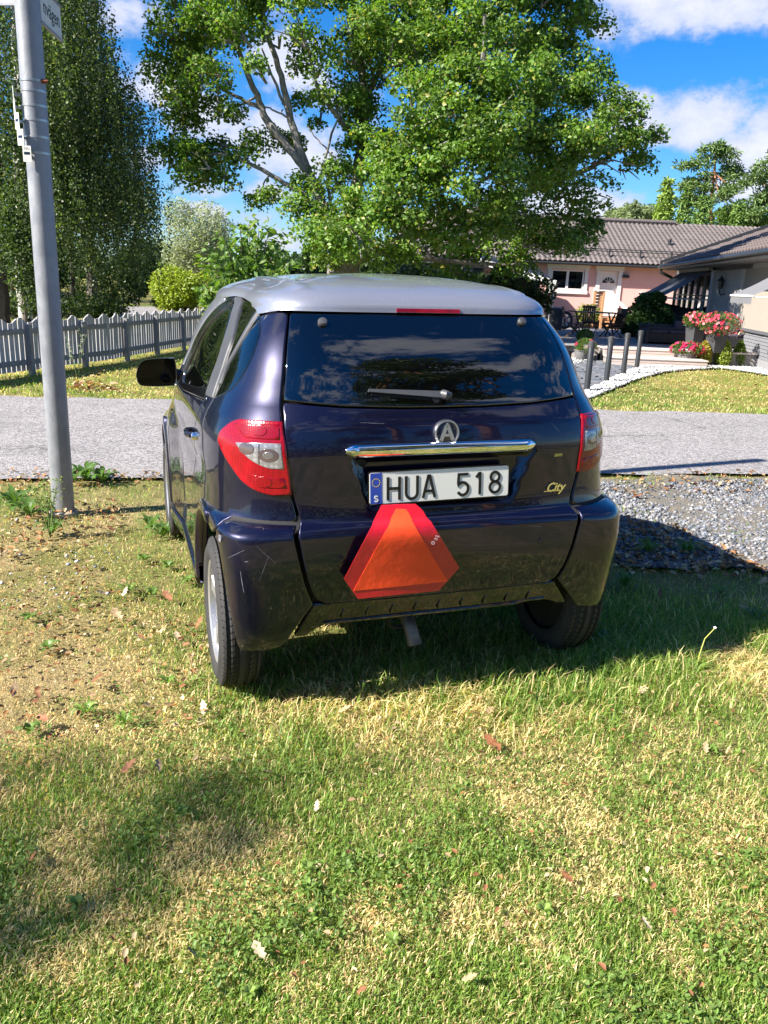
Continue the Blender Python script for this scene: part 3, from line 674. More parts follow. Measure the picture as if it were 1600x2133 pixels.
# --- car materials
def paint(name, c, metal, rough, coat=1., flake=.0, dirt=.0):
    dirt *= .4
    m = mat(name, c, rough, metal, .5, coat, .015); g = G(m.node_tree); b = g.N['Principled BSDF']
    tc = g.n('ShaderNodeTexCoord'); o = tc.outputs['Object']
    vn = g.n('ShaderNodeTexVoronoi', {'Scale': 900., 'Vector': o}).outputs['Color']
    sp = g.n('ShaderNodeSeparateColor', {0: vn}).outputs[0]
    cc = g.mix(g.m('MULTIPLY', g.ss(sp, .55, 1.), flake), (*c, 1), tuple(min(1, x*3.2+.02) for x in c)+(1,))
    dn = g.noise(g.vm('MULTIPLY', o, (1, 1, .45)), 5., 6, .65); dn2 = g.noise(o, 38., 4, .6)
    geo = g.n('ShaderNodeSeparateXYZ', {0: o}).outputs[2]
    low = g.ss(geo, .5, .2); df = g.m('MULTIPLY', g.m('ADD', g.m('MULTIPLY', low, .8), .25), g.m('MULTIPLY', g.ss(dn, .4, .75), g.ss(dn2, .3, .7)))
    df = g.m('MULTIPLY', df, dirt)
    g.L.new(g.mix(df, cc, (.16, .15, .13, 1)), b.inputs['Base Color'])
    # fine scratches and dust dull the clear coat here and there
    sc_ = g.n('ShaderNodeTexVoronoi', {'Scale': 16., 'Vector': g.vm('ADD', g.vm('MULTIPLY', o, (1, 1, .3)), g.vm('MULTIPLY', g.noise(o, 4., 3, .6, 1), (.5, .5, .5)))}, feature='DISTANCE_TO_EDGE').outputs['Distance']
    scr = g.m('MULTIPLY', g.ss(sc_, .006, .0), g.ss(g.noise(o, 6., 2), .62, .75))
    g.L.new(g.m('ADD', g.m('ADD', .012, g.m('MULTIPLY', scr, .35)), g.m('MULTIPLY', g.ss(dn, .35, .8), .05)), b.inputs['Coat Roughness'])
    return m
M['paint'] = paint('dark_blue_metallic_paint', (.0017, .0015, .018), .6, .36, 1., .28, .16)
M['silver'] = paint('silver_metallic_paint', (.27, .28, .33), .5, .36, .9, .12, .06)
M['greytrim'] = vary(mat('grey_trim', (.062, .064, .072), .5, .2, coat=.1), 20, .15)
M['blackplastic'] = vary(mat('black_plastic', (.018, .018, .02), .42), 60, .3, .3, 300)
M['gloss_black'] = mat('gloss_black', (.006, .006, .008), .18, coat=.7)
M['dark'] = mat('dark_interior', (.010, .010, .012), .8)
M['under'] = vary(mat('underbody', (.02, .019, .018), .85), 12, .5)
M['chrome'] = mat('chrome', (.86, .86, .88), .04, 1.)
M['chrome_dark'] = mat('badge_blue', (.02, .02, .05), .15, .2, coat=1.); M['chrome_soft'] = mat('brushed_chrome', (.88, .88, .9), .28, 1.)
def glassy(name, tint, trans, frs=.1):
    m = bpy.data.materials.new(name); m.use_nodes = True; g = G(m.node_tree); g.N.clear()
    tc = g.n('ShaderNodeTexCoord').outputs['Object']
    d = g.n('ShaderNodeBsdfDiffuse', {'Color': (*tint, 1)}); t = g.n('ShaderNodeBsdfTransparent', {'Color': (trans, trans*1.02, trans*1.02, 1)})
    inner = g.n('ShaderNodeMixShader', {0: .15, 1: t.outputs[0], 2: d.outputs[0]})
    dust = g.ss(g.noise(tc, 9., 6, .7), .45, .85)
    gl = g.n('ShaderNodeBsdfGlossy', {'Color': (1, 1, 1, 1), 'Roughness': g.m('ADD', .004, g.m('MULTIPLY', dust, .03))})
    fr = g.n('ShaderNodeFresnel', {'IOR': 1.6}).outputs[0]
    mx = g.n('ShaderNodeMixShader', {0: g.m('ADD', g.m('MULTIPLY', fr, 1.), frs), 1: inner.outputs[0], 2: gl.outputs[0]})
    o = g.n('ShaderNodeOutputMaterial'); g.L.new(mx.outputs[0], o.inputs[0]); return m
M['rear_glass'] = glassy('privacy_glass', (.008, .009, .012), .03, .055)
M['side_glass'] = glassy('tinted_glass', (.01, .014, .012), .30, .02)
def lens(name, c, dots, dark=.25):
    m = mat(name, c, .18, 0, .4, .45, .02); g = G(m.node_tree); b = g.N['Principled BSDF']; o = g.n('ShaderNodeTexCoord').outputs['Object']
    w = g.n('ShaderNodeTexVoronoi', {'Scale': dots, 'Vector': o, 'Randomness': .15}).outputs['Distance']
    n2 = g.noise(o, 14., 3)
    k = g.mix(g.m('MULTIPLY', g.ss(w, .15, .6), .5), (*c, 1), tuple(x*dark for x in c)+(1,))
    g.L.new(g.mix(g.ss(n2, .45, .7), k, (*c, 1)), b.inputs['Base Color'])
    b.inputs['Metallic'].default_value = .45 if dots == 60 else 0.
    bp = g.n('ShaderNodeBump', {'Height': w, 'Strength': .18, 'Distance': .003}); g.L.new(bp.outputs[0], b.inputs['Normal']); return m
M['redlens'] = lens('red_lens', (.30, .0006, .008), 130)
M['redlens_dark'] = lens('dark_red_lens', (.26, .001, .006), 190, .35)
M['clearlens'] = lens('clear_lens', (.42, .41, .42), 60, .25)
M['lampgrey'] = mat('lamp_reflector', (.30, .27, .27), .2, .7, coat=1.)
M['bulb'] = mat('lamp_bulb', (.11, .08, .08), .1, .3, coat=1.)
M['rubber'] = vary(mat('tyre_rubber', (.030, .029, .030), .72), 30, .25, .3, 220)
M['groove'] = mat('groove_black', (.004, .004, .004), 1., spec=0.)
M['alloy'] = vary(mat('alloy', (.55, .55, .57), .33, .75), 12, .25, 0, rough_var=.1)
M['plate'] = mat('plate_white', (.74, .74, .70), .35, coat=.5); M['plate_blue'] = mat('plate_blue', (.012, .055, .38), .35, coat=.5)
M['ink'] = mat('plate_black', (.008, .008, .009), .4); M['star'] = mat('star_yellow', (.75, .55, .05), .4)
M['sgn_red'] = mat('reflective_red', (.55, .003, .018), .45, coat=.6, coatr=.2); M['sgn_orange'] = mat('fluorescent_orange', (1., .075, .012), .6)
for k_ in ('sgn_red', 'sgn_orange'):
    vary(M[k_], 9, .14, .15, 30)
M['white_print'] = mat('white_print', (.75, .6, .62), .5)
M['badge'] = mat('badge_chrome', (.92, .88, .62), .12, 1.)

car = empty('compact_car', (CX+.0105*math.cos(CYAW), CY+.0105*math.sin(CYAW), .003), CYAW, 'small dark blue two-seat car with silver roof parked on the grass', 'car')

car.rotation_euler[1] = rad(-.7)

# outlines on the left half (negative phi); the same panels are mirrored to the right
gapL = crs([(-.604, 1.376), (-.583, 1.317), (-.562, 1.213), (-.552, 1.105), (-.534, 1.036), (-.520, .94), (-.511, .851), (-.476, .716), (-.458, .60), (-.442, .499), (-.423, .445)], 5)
def shift(pts, d): return [(a+d, b) for a, b in pts]
# tailgate
low = [p for p in gapL if p[1] < 1.100]
L = shift([(phx(-.545, 1.099), 1.099)]+low, .0045)
bot = [(-.395, .428), (-.30, .425), (0, .425), (.30, .425), (.395, .428)]
R = [(-a, b) for a, b in reversed(L)]
top = [(phx(x, z), z) for x, z in [(.50, 1.097), (.35, 1.086), (.15, 1.079), (0, 1.078), (-.15, 1.079), (-.35, 1.086), (-.50, 1.097)]]
patch('tailgate', L+bot+R+top, M['paint'], car, step=.0125)
# rear window: black edged glass
wl = shift([p for p in gapL if p[1] > 1.103], .007); wl[-1] = (phx(-.541, 1.107), 1.107)
wb = [(phx(x, z), z) for x, z in [(-.50, 1.103), (-.35, 1.092), (-.15, 1.085), (0, 1.084), (.15, 1.085), (.35, 1.092), (.50, 1.103)]]
wt = [(phx(x, z), z) for x, z in [(.474, 1.378), (.2, 1.380), (0, 1.380), (-.2, 1.380), (-.474, 1.378)]]
rw = patch('rear_window', wl+wb+[(-a, b) for a, b in reversed(wl)]+wt, M['rear_glass'], car, off=.003, step=.03, skirt=.01)
# black surround right behind the glass edge (seen as the dark rim)
ring_o = wl+wb+[(-a, b) for a, b in reversed(wl)]+wt

# quarter panel with the wheel arch cut out of it
WY, WR, WX = .352, .290, -.774          # rear wheel centre (car frame), radius
FY_, FX = 2.24, -.827
def arch(y0, z0, r, a0, a1, n=14):
    out = []
    for k in range(n+1):
        a = rad(a0+(a1-a0)*k/n); y = y0+r*math.cos(a); z = z0+r*math.sin(a); out.append((phy(y, z), z))
    return out
gq = shift([p for p in gapL if p[1] > .724], -.0045)+[(-.4835, .717)]
crq = [(-.554, .717), (-.63, .717), (-.686, .714), (-.706, .703), (-.722, .676)]
archq = [p for p in arch(WY, .30, .36, 112, -6, 18)]
sideq = crs([(phy(.70, .262), .262), (phy(.715, .40), .40), (phy(.70, .60), .60), (phy(.71, .75), .75), (phy(.67, .90), .90), (phy(.60, .97), .97), (phy(.585, 1.045), 1.045)], 4)
belt = [(phy(.585, 1.058), 1.058)]
qg = crs([(-1.045, 1.068), (-.912, 1.074), (-.805, 1.108), (-.748, 1.152), (-.706, 1.232), (-.709, 1.310), (-.766, 1.362)], 5)
qout = gq+crq+archq+sideq+belt+qg+[(-.70, 1.380), (-.63, 1.380)]
for mir in (False, True):
    patch('quarter_panel', qout, M['paint'], car, step=.02, mirror=mir)
# rear bumper corners
bo = crs([(-.484, .709), (-.557, .711), (-.63, .711), (-.684, .707), (-.706, .694), (-.722, .664), (-.711, .636), (-.701, .598), (-.686, .518), (-.672, .435), (-.658, .353), (-.653, .295), (-.650, .262), (-.638, .248), (-.60, .250), (-.56, .254), (-.530, .264), (-.508, .288), (-.494, .315), (-.463, .372), (-.433, .424)], 3)+crs([(-.432, .43), (-.449, .499), (-.465, .60), (-.483, .700)], 4)
for mir in (False, True):
    patch('bumper_corner', bo, M['paint'], car, step=.02, mirror=mir, skirt=.03, remap=(lambda a, b: (a, b+max(0, .45-b)*.22)) if mir else None)
for mir in (False, True): patch('seam_dark_strip', [(-.47, .735), (-.73, .735), (-.73, .690), (-.47, .690)], M['dark'], car, off=-.006, step=.02, mirror=mir, skirt=.006, lip=.002, round_=.0)  # dark strip added behind the seam so the gap reads shaded, without glints
# rear diffuser: black strip with ribs between the bumper corners
do = crs([(-.424, .418), (-.452, .372), (-.476, .315), (-.495, .275), (-.44, .282), (-.40, .325)], 4)+[(-.34, .335), (-.2, .338), (0, .338), (.2, .338), (.34, .335)]
do = [(-.424, .420), (-.445, .380), (-.470, .325), (-.484, .292), (-.455, .290), (-.425, .318), (-.385, .340), (-.33, .348), (-.15, .350), (.15, .350), (.33, .350), (.385, .350), (.425, .338), (.455, .322), (.484, .322), (.470, .345), (.445, .388), (.424, .420), (.2, .416), (-.2, .416)]
dif = patch('diffuser', do, M['gloss_black'], car, off=-.012, step=.02)
rb = MB(); rb.box((-.004, -.003, -.024), (.004, .006, .022), None, .002); rme = rb.mesh('rib', True, M['gloss_black'])
for k in range(9):
    x = -.36+.09*k; p = S(phx(x, .375) if abs(x) > .01 else 0., .375); inst('rib', rme, dif, (float(p[0]), float(p[1])+.010, .383), (rad(-10), rad(12), 0))
lipb = MB(); lipb.tube([tuple(S(a, .350)+np.array([0, .016, -.004+.010*(a > .3)])) for a in np.linspace(-.40, .40, 15)], .009, 8); lipb.build('lower_lip', M['gloss_black'], car, True)

# lips round the rear wheel openings
for mir in (False, True):
    ao = arch(WY, .30, .405, 104, -4, 18); ai = arch(WY, .30, .363, -4, 104, 18)
    patch('arch_lip', ao+ai, M['paint'], car, off=.011, step=.02, mirror=mir, skirt=.05, lip=.005, round_=.005)
    ao = arch(FY_, .30, .40, 180, 0, 20); ai = arch(FY_, .30, .352, 0, 180, 20)
    patch('arch_lip', ao+ai, M['paint'], car, off=.008, step=.02, mirror=mir, skirt=.06, lip=.005, round_=.005)
# doors
for mir in (False, True):
    dr = [(a-.008, b) for a, b in sideq[::-1]]
    dr = [(phy(.585, 1.04)-.01, 1.04)]+dr[1:-1]+[(phy(.71, .30), .30)]
    da = arch(FY_, .30, .42, 183, 140, 5)
    dfr = [(phy(1.80, .30), .30), (phy(1.80, .55), .55), (phy(1.79, .8), .8), (phy(1.79, .93), .93)]
    dtop = [(phy(1.80, .965), .965), (-1.95, .975), (-1.47, 1.008), (-1.1, 1.036)]
    patch('door', dr+dfr+dtop, M['paint'], car, step=.025, mirror=mir)
    # sill strip
    so_ = [(phy(.78, .285), .285), (phy(1.0, .285), .285), (phy(1.5, .285), .285), (phy(1.86, .285), .285), (phy(1.86, .20), .20), (phy(1.3, .20), .20), (phy(.82, .20), .20)]
    patch('sill', so_, M['paint'], car, off=.012, step=.03, mirror=mir)
    # front wing
    fo = [(phy(1.815, .30), .30), (phy(1.815, .55), .55), (phy(1.805, .8), .8), (phy(1.805, .93), .93), (phy(1.81, .98), .98), (phy(2.15, .985), .985), (phy(2.45, .90), .90), (phy(2.6, .74), .74), (phy(2.62, .4), .4), (phy(2.60, .30), .30)]+arch(FY_, .30, .37, 0, 180, 16)
    patch('front_wing', fo, M['paint'], car, step=.03, mirror=mir)
    # side windows
    qgo = [(a*1.0-(.006 if i else 0), b) for i, (a, b) in enumerate([(-1.06, 1.070)]+qg[1:])]+[(-.86, 1.388), (-1.08, 1.392), (-1.30, 1.390)]
    patch('quarter_window', qgo, M['side_glass'], car, off=-.002, step=.03, mirror=mir, skirt=.008)
    # grey pillar strip between door and rear window
    st = crs([(-1.067, 1.058), (-1.112, 1.123), (-1.125, 1.203), (-1.245, 1.296), (-1.52, 1.394)], 4)+crs([(-1.335, 1.396), (-1.015, 1.29), (-.962, 1.199), (-.948, 1.107), (-.93, 1.066)], 4)
    patch('pillar_trim', st, M['greytrim'], car, off=.006, step=.03, mirror=mir)
    st2 = crs([(-.80, 1.380), (-.818, 1.32), (-.852, 1.24), (-.905, 1.168), (-.912, 1.115)], 5)+crs([(-.93, 1.112), (-.928, 1.17), (-.876, 1.24), (-.842, 1.32), (-.825, 1.384)], 5)
    patch('quarter_trim', st2, M['greytrim'], car, off=.004, step=.02, mirror=mir)
    # door window frame and glass
    gl = crs([(-1.10, 1.081), (-1.15, 1.129), (-1.18, 1.199), (-1.285, 1.276), (-1.45, 1.345), (-1.56, 1.380)], 3)+crs([(-1.66, 1.365), (-1.74, 1.333), (-1.83, 1.285), (-1.90, 1.231), (-1.97, 1.175), (-2.07, 1.103), (-2.11, 1.039)], 3)+[(-2.05, 1.006), (-1.47, 1.048)]
    patch('door_window', gl, M['side_glass'], car, off=-.004, step=.04, mirror=mir, skirt=.006)
    fo_ = [(-1.02, 1.046), (-1.47, 1.015), (-1.95, .982), (-2.20, .978), (-2.27, 1.02)]+crs([(-2.26, 1.09), (-2.17, 1.165), (-2.06, 1.245), (-2.0, 1.30), (-1.92, 1.35), (-1.80, 1.384), (-1.53, 1.393)], 4)
    fi_ = [(-1.56, 1.381)]+crs([(-1.66, 1.366), (-1.745, 1.334), (-1.835, 1.286), (-1.905, 1.231), (-1.975, 1.175), (-2.075, 1.103), (-2.115, 1.037)], 3)+[(-2.05, 1.004), (-1.47, 1.046), (-1.08, 1.078)]
    patch('window_frame', fo_+fi_, M['gloss_black'], car, off=.003, step=.03, mirror=mir, skirt=.03)
    ap_ = [(-2.28, 1.02)]+crs([(-2.27, 1.09), (-2.18, 1.168), (-2.07, 1.248), (-2.01, 1.303), (-1.93, 1.354), (-1.81, 1.387)], 4)+[(-2.10, 1.392), (-2.46, 1.384), (-2.50, 1.28), (-2.54, 1.15), (-2.58, 1.02)]
    patch('windscreen_pillar', ap_, M['silver'], car, off=.006, step=.03, mirror=mir)
# front: bonnet, windscreen, front bumper
fb = [(phy(2.63, .30), .30), (phy(2.63, .5), .5), (phy(2.62, .73), .73)]
fbmx = [(2*math.pi+a if a < 0 else a, b) for a, b in [(-x, y) for x, y in reversed(fb)]]
fb_ = [(2*math.pi+a, b) for a, b in fb]          # left edge seen from phi just below 2pi-...
patch('front_bumper', [(-a, b) for a, b in fb]+[(math.pi, .735)]+[(2*math.pi+a, b) for a, b in reversed(fb)]+[(math.pi, .25)], M['paint'], car, step=.06)
bl = [(phy(2.62, .745), .745), (phy(2.46, .90), .90), (phy(2.17, .988), .988), (-2.58, 1.005)]
patch('bonnet', [(-a, b) for a, b in bl]+[(math.pi, .995)]+[(2*math.pi+a, b) for a, b in reversed(bl)]+[(math.pi, .745)], M['paint'], car, step=.05)
ws = [(-2.59, 1.005), (-2.55, 1.15), (-2.51, 1.28), (-2.47, 1.380)]
patch('windscreen', [(-a, b) for a, b in ws]+[(math.pi, 1.378)]+[(2*math.pi+a, b) for a, b in reversed(ws)]+[(math.pi, 1.005)], M['side_glass'], car, step=.05, skirt=0.)
# roof skin
def roof():
    nphi, nt = 220, 46; V = []; N = []; F = []
    for i in range(nphi):
        a = -math.pi+2*math.pi*i/nphi; aa = abs(a)
        b0 = np.interp(aa, [0, .62, .67, .72, .775, .84, .95, 1.27, 1.5, 1.8, 2.1, 2.5, math.pi], [1.384, 1.384, 1.378, 1.371, 1.364, 1.378, 1.388, 1.395, 1.396, 1.388, 1.386, 1.384, 1.384])
        for j in range(nt):
            t = j/(nt-1); v = b0+(ZE+.9995-b0)*t**2.2
            p = S(a, v); n = SN(np.array(a), np.array(v)).reshape(3)
            o = .010 if aa < .62 else .006
            V.append(tuple(p+n*o)); N.append(tuple(n))
    for i in range(nphi):
        for j in range(nt-1):
            a = i*nt+j; b = ((i+1) % nphi)*nt+j; F.append((a, b, b+1, a+1))
    # turned-in lower rim
    o = len(V)
    for i in range(nphi):
        a = -math.pi+2*math.pi*i/nphi; n = N[i*nt]; p = V[i*nt]; V.append((p[0]-n[0]*.03, p[1]-n[1]*.03, p[2]+.002)); N.append((0, 0, -1))
    for i in range(nphi): F.append((i*nt, o+i, o+(i+1) % nphi, ((i+1) % nphi)*nt))
    me = bpy.data.meshes.new('roof'); me.from_pydata(V, [], F); me.update()
    me.polygons.foreach_set('use_smooth', [True]*len(me.polygons)); me.normals_split_custom_set_from_vertices(N)
    return link('roof', me, M['silver'], car)
roof()
# inner shell: dark tub under the beltline, roof lining, floor
def shell():
    mb = MB(); n = 72
    zs = [.37, .5, .62, .67, .69, .72, .76, .85, .95, 1.02]
    V = []
    for z in zs:
        for i in range(n):
            p = S(-math.pi+2*math.pi*i/n, z); c = np.array([0, YC, 0]); d = p-c; d[2] = 0; k = 1-(.035 if z < .6 else .020)/np.linalg.norm(d)
            V.append((d[0]*k, YC+d[1]*k, z))
    F = [(j*n+i, j*n+(i+1) % n, (j+1)*n+(i+1) % n, (j+1)*n+i) for j in range(len(zs)-1) for i in range(n)]
    # leave the wheel openings out of the tub
    def keep(f):
        c = np.mean([V[i] for i in f], 0)
        return not (abs(c[0]) > .45 and (abs(c[1]-WY) < .40 or abs(c[1]-FY_) < .36) and c[2] < .76)
    F = [f for f in F if keep(f)]
    mb.add(V, F)
    mb.box((-.56, .30, .30), (.56, 2.55, .32)); mb.box((-.55, .10, .37), (.55, .74, .72)); mb.box((-.6, 1.86, .26), (.6, 2.6, .72)); mb.box((-.60, .14, .72), (.60, .7, .74))
    return mb.build('inner_tub', M['dark'], car)
shell()
hl = MB(); n = 60
V = [tuple((S(-math.pi+2*math.pi*i/n, v)-np.array([0, YC, 0]))*np.array([.955, .955, 1])+np.array([0, YC, -.02])) for v in (1.38, 1.6, 1.9, 2.38) for i in range(n)]
hl.add(V, [(j*n+i, j*n+(i+1) % n, (j+1)*n+(i+1) % n, (j+1)*n+i) for j in range(3) for i in range(n)]); hl.build('roof_lining', M['dark'], car)
# seats
for x in (-.33, .33):
    s = MB(); s.box((x-.23, 1.0, .30), (x+.23, 1.5, .52), None, .05); s.box((x-.22, .86, .45), (x+.22, 1.0, 1.08), Matrix.Rotation(rad(4), 4, 'X'), .05); s.box((x-.11, .87, 1.10), (x+.11, .96, 1.26), None, .035)
    s.build('seat', M['dark'], car, True)

# wheels -----------------------------------------------------------
def tyre_mesh(R=.289, w=.150, rim=.195):
    mb = MB(); n = 96; prof = []
    h = w/2
    # profile across the tread: (x, radius); grooves cut in
    tread = []
    for x in np.linspace(-h*.86, h*.86, 29):
        r = R-.012*(abs(x)/(h*.86))**4
        if min(abs(abs(x)-.019), abs(abs(x)-.047)) < .0056: r -= .009
        tread.append((x, r))
    side = [(h*.90, R-.022), (h*1.0, R-.040), (h*1.05, (R+rim)/2), (h*1.0, rim+.014), (h*.86, rim)]
    prof = [(-a, b) for a, b in reversed(side)]+tread+side
    V = []; F = []
    for k in range(n):
        a = 2*math.pi*k/n
        for x, r in prof: V.append((x, r*math.cos(a), r*math.sin(a)))
    m = len(prof)
    for k in range(n):
        for i in range(m-1):
            F.append((k*m+i, k*m+i+1, ((k+1) % n)*m+i+1, ((k+1) % n)*m+i))
    mb.add(V, F); return mb.mesh('tyre', True, M['rubber'])
def sipes_mesh(R=.289, w=.150):
    """the cross cuts of the tread as thin dark slots"""
    mb = MB(); h = w/2; n = 72
    for k in range(n):
        for (x0, x1, tw) in ((-h*.90, -.053, .01), (-.043, -.024, -.008), (.024, .043, -.008), (.053, h*.90, .01)):
            a0 = 2*math.pi*(k+(.5 if x0 > 0 else 0))/n; pts = []
            for (x, aa) in ((x0, a0), (x1, a0+tw/R)):
                r = R-.012*(abs(x)/(h*.86))**4+.0006
                for s in (-.0017, .0017): pts.append((x, r*math.cos(aa+s/R), r*math.sin(aa+s/R)))
            mb.add(pts, [(0, 1, 3, 2)])
    return mb.mesh('tread_cuts', False, M['groove'])
def rim_mesh(r=.197):
    mb = MB(); Mx = Matrix.Rotation(rad(-90), 4, 'Y')      # local z -> -x (outboard)
    mb.lathe([(r*.99, -.06), (r*1.0, .030), (r*1.02, .050), (r*.985, .056), (r*.94, .050), (r*.925, .03), (r*.90, -.06)], 60, Mx)
    for k in range(5):
        R5 = Mx @ Matrix.Rotation(2*math.pi*k/5+.3, 4, 'Z')
        # twin-edged spoke widening to the rim
        V = []; pr = [(.035, .026, .030, .012), (.10, .024, .036, .010), (.150, .032, .040, .012), (.190, .052, .044, .012)]
        for (x, hwid, top, th) in pr:
            V += [(x, -hwid, top-.012), (x, -hwid*.72, top), (x, hwid*.72, top), (x, hwid, top-.012), (x, hwid*.9, top-th-.02), (x, -hwid*.9, top-th-.02)]
        F = []
        for i in range(len(pr)-1):
            for q in range(6): F.append((i*6+q, i*6+(q+1) % 6, (i+1)*6+(q+1) % 6, (i+1)*6+q))
        mb.add(V, F, R5)
    mb.lathe([(.0, .044), (.028, .044), (.034, .038), (.062, .034), (.066, .0)], 30, Mx)
    return mb.mesh('rim', True, M['alloy'])
tme, sme, rme_ = tyre_mesh(), sipes_mesh(), rim_mesh()
bk = MB(); bk.lathe([(0, .0), (.186, .0), (.186, -.05), (0, -.05)], 36, Matrix.Rotation(rad(-90), 4, 'Y')); bk_me = bk.mesh('brake_drum', True, M['under'])
for (x, y, sx) in ((WX+.075, WY, 1), (FX+.075, FY_, 1), (.662, WY-.03, -1), (.72, FY_, -1)):
    w = empty('wheel', (x, y, .278), 0); w.parent = car; w.rotation_euler = (rad(random.uniform(0, 300)) if sx < 0 else rad(14 if y < 1 else 40), 0, 0)
    w.scale = (sx, 1, 1)
    inst('tyre', tme, w, (0, 0, 0)); inst('rim', rme_, w, (-.012, 0, 0)); inst('brake_drum', bk_me, w, (-.0, 0, 0)); o = inst('tread_cuts', sme, w, (0, 0, 0)); o['kind'] = 'stuff'
    lo = MB()
for y_ in (WY, FY_): ax = MB(); ax.cyl((-.6, y_, .28), (.6, y_, .28), .03, n=10); ax.build('axle', M['under'], car, True)

# tail lights ------------------------------------------------------
tlo = crs([(-.770, .956), (-.762, .985), (-.737, 1.008), (-.710, 1.026), (-.680, 1.037)], 4)+[(-.60, 1.041), (-.536, 1.042)]+[(-.519, .973), (-.508, .89), (-.499, .806)]+crs([(-.55, .802), (-.596, .812), (-.646, .836), (-.690, .875), (-.735, .915), (-.770, .956)], 4)[:-1]
clr = crs([(-.672, .966), (-.600, .972), (-.532, .973), (-.524, .89)], 3)[:0]+[(-.676, .964), (-.60, .9725), (-.532, .974), (-.521, .892), (-.56, .892)]+crs([(-.575, .896), (-.61, .910), (-.646, .934), (-.676, .962)], 4)[:-1]
for mir in (False, True):
    rm_ = (lambda a, b: (a, b+max(0, 1.04-b)*.13)) if mir else None
    tl = empty('tail_light'); tl.parent = car
    lb = patch('lens', tlo, M['redlens'], tl, off=.009, step=.016, mirror=mir, remap=rm_, skirt=.016, lip=.005, round_=.005)
    patch('clear_window', clr, M['clearlens'], tl, off=.0105, step=.014, mirror=mir, remap=rm_, skirt=.004, lip=.003, round_=.001)
    patch('lens_cells', [(-.70, 1.022), (-.54, 1.032), (-.535, .985), (-.64, .983)], M['redlens_dark'], tl, off=.0100, step=.02, mirror=mir, remap=rm_, skirt=.003, lip=.004, round_=.0006)
    patch('lens_cells', [(-.62, .868), (-.52, .862), (-.512, .828), (-.58, .826)], M['redlens_dark'], tl, off=.0100, step=.02, mirror=mir, remap=rm_, skirt=.003, lip=.004, round_=.0006)
    patch('divider', [(-.599, .970), (-.594, .970), (-.592, .906), (-.597, .908)], M['lampgrey'], tl, off=.012, step=.02, mirror=mir, remap=rm_, skirt=.003, lip=.001, round_=.0002)
    for (a, z, r, mt) in ((-.566, .935, .022, 'bulb'), (-.566, .935, .012, 'lampgrey'), (-.635, .95, .019, 'bulb'), (-.60, 1.010, .018, 'redlens_dark'), (-.58, .846, .019, 'redlens_dark')):
        ring = [(a+r/.72*math.cos(t), z+r*math.sin(t)) for t in np.linspace(0, 2*math.pi, 19)[:-1]]
        patch('bulb', ring, M[mt], tl, off=.0118 if mt != 'lampgrey' else .0128, step=.01, mirror=mir, remap=rm_, skirt=.003, lip=.002, round_=.0012)
# brake light in the roof edge
tb = [(phx(x, z), z) for x, z in [(-.065, 1.394-.006), (.175, 1.388), (.175, 1.3995), (-.065, 1.3995)]]
b3 = MB()
pp = [np.array(S(phx(x, 1.384) if abs(x) > .01 else 0., 1.384)) for x in np.linspace(-.112, .128, 9)]
V = []; 
for p in pp:
    y = p[1]-.0125
    V += [(p[0], y, 1.389), (p[0], y+.002, 1.402), (p[0], y+.02, 1.402), (p[0], y+.02, 1.389)]
F = [(i*4+q, i*4+(q+1) % 4, (i+1)*4+(q+1) % 4, (i+1)*4+q) for i in range(8) for q in range(4)]+[(0, 1, 2, 3), (35, 34, 33, 32)]
b3.add(V, F); b3.build('brake_light', M['redlens'], car)

# rear window fittings
def rear_at(x, z, off=0.):
    a = phx(x, z) if abs(x) > .003 else 0.; p = S(a, z); n = SN(np.array(a), np.array(z)).reshape(3); return Vector(p+n*off), Vector(n)
def disc(mb, x, z, r, h, off=0., n=24, dome=True):
    p, nn = rear_at(x, z, off); R_ = nn.to_track_quat('Z', 'Y').to_matrix().to_4x4(); R_.translation = p
    mb.lathe([(r, 0), (r, h*.6), (r*.85, h*.95), (r*.4, h*1.1), (0.0005, h*1.12)] if dome else [(r, 0), (r, h), (r*.72, h), (r*.72, 0)], n, R_)
for x, z in ((-.384, 1.348), (.372, 1.358)):
    mb = MB(); disc(mb, x, z, .0165, .012, .004); mb.build('hinge_cap', M['greytrim'], car, True)
wip = empty('rear_wiper'); wip.parent = car
def rp(px, py, off):
    # a point of the photograph put on the real rear glass
    o = np.array([-CX, -CY, 0])+EYE; c, s = math.cos(CYAW), math.sin(CYAW)
    oc = np.array([c*o[0]+s*o[1], -s*o[0]+c*o[1], o[2]]); d = dir_px(px, py); dc = np.array([c*d[0]+s*d[1], -s*d[0]+c*d[1], d[2]])
    y = .1
    for _ in range(12):
        t = (y-oc[1])/dc[1]; p = oc+t*dc; a = math.atan2(p[0], YC-p[1]); y = float(S(phx(p[0], min(p[2], 1.38)) if abs(p[0]) > .003 else 0., min(p[2], 1.38))[1])
    t = (y-oc[1])/dc[1]; p = oc+t*dc; return Vector(p)+Vector((0, -1, .45)).normalized()*off
a_, b_ = rp(766, 817, .022), rp(922, 829, .030)
def flatbar(p0, p1, w0, w1, t, up=Vector((0, .6, 1))):
    d = (p1-p0).normalized(); up = (up-d*up.dot(d)).normalized(); o = d.cross(up)
    V = []
    for p, w in ((p0, w0), (p1, w1)):
        V += [p+up*w+o*t*.3, p+up*w*.5-o*t, p-up*w*.5-o*t, p-up*w+o*t*.3]
    if (Vector((0, -1, 0)).dot(-o)) < 0: pass
    return V, [(0, 1, 5, 4), (1, 2, 6, 5), (2, 3, 7, 6), (3, 0, 4, 7), (0, 3, 2, 1), (4, 5, 6, 7)]
mb = MB(); mb.add(*flatbar(a_, b_, .005, .0125, .010)); mb.build('arm', M['greytrim'], wip)
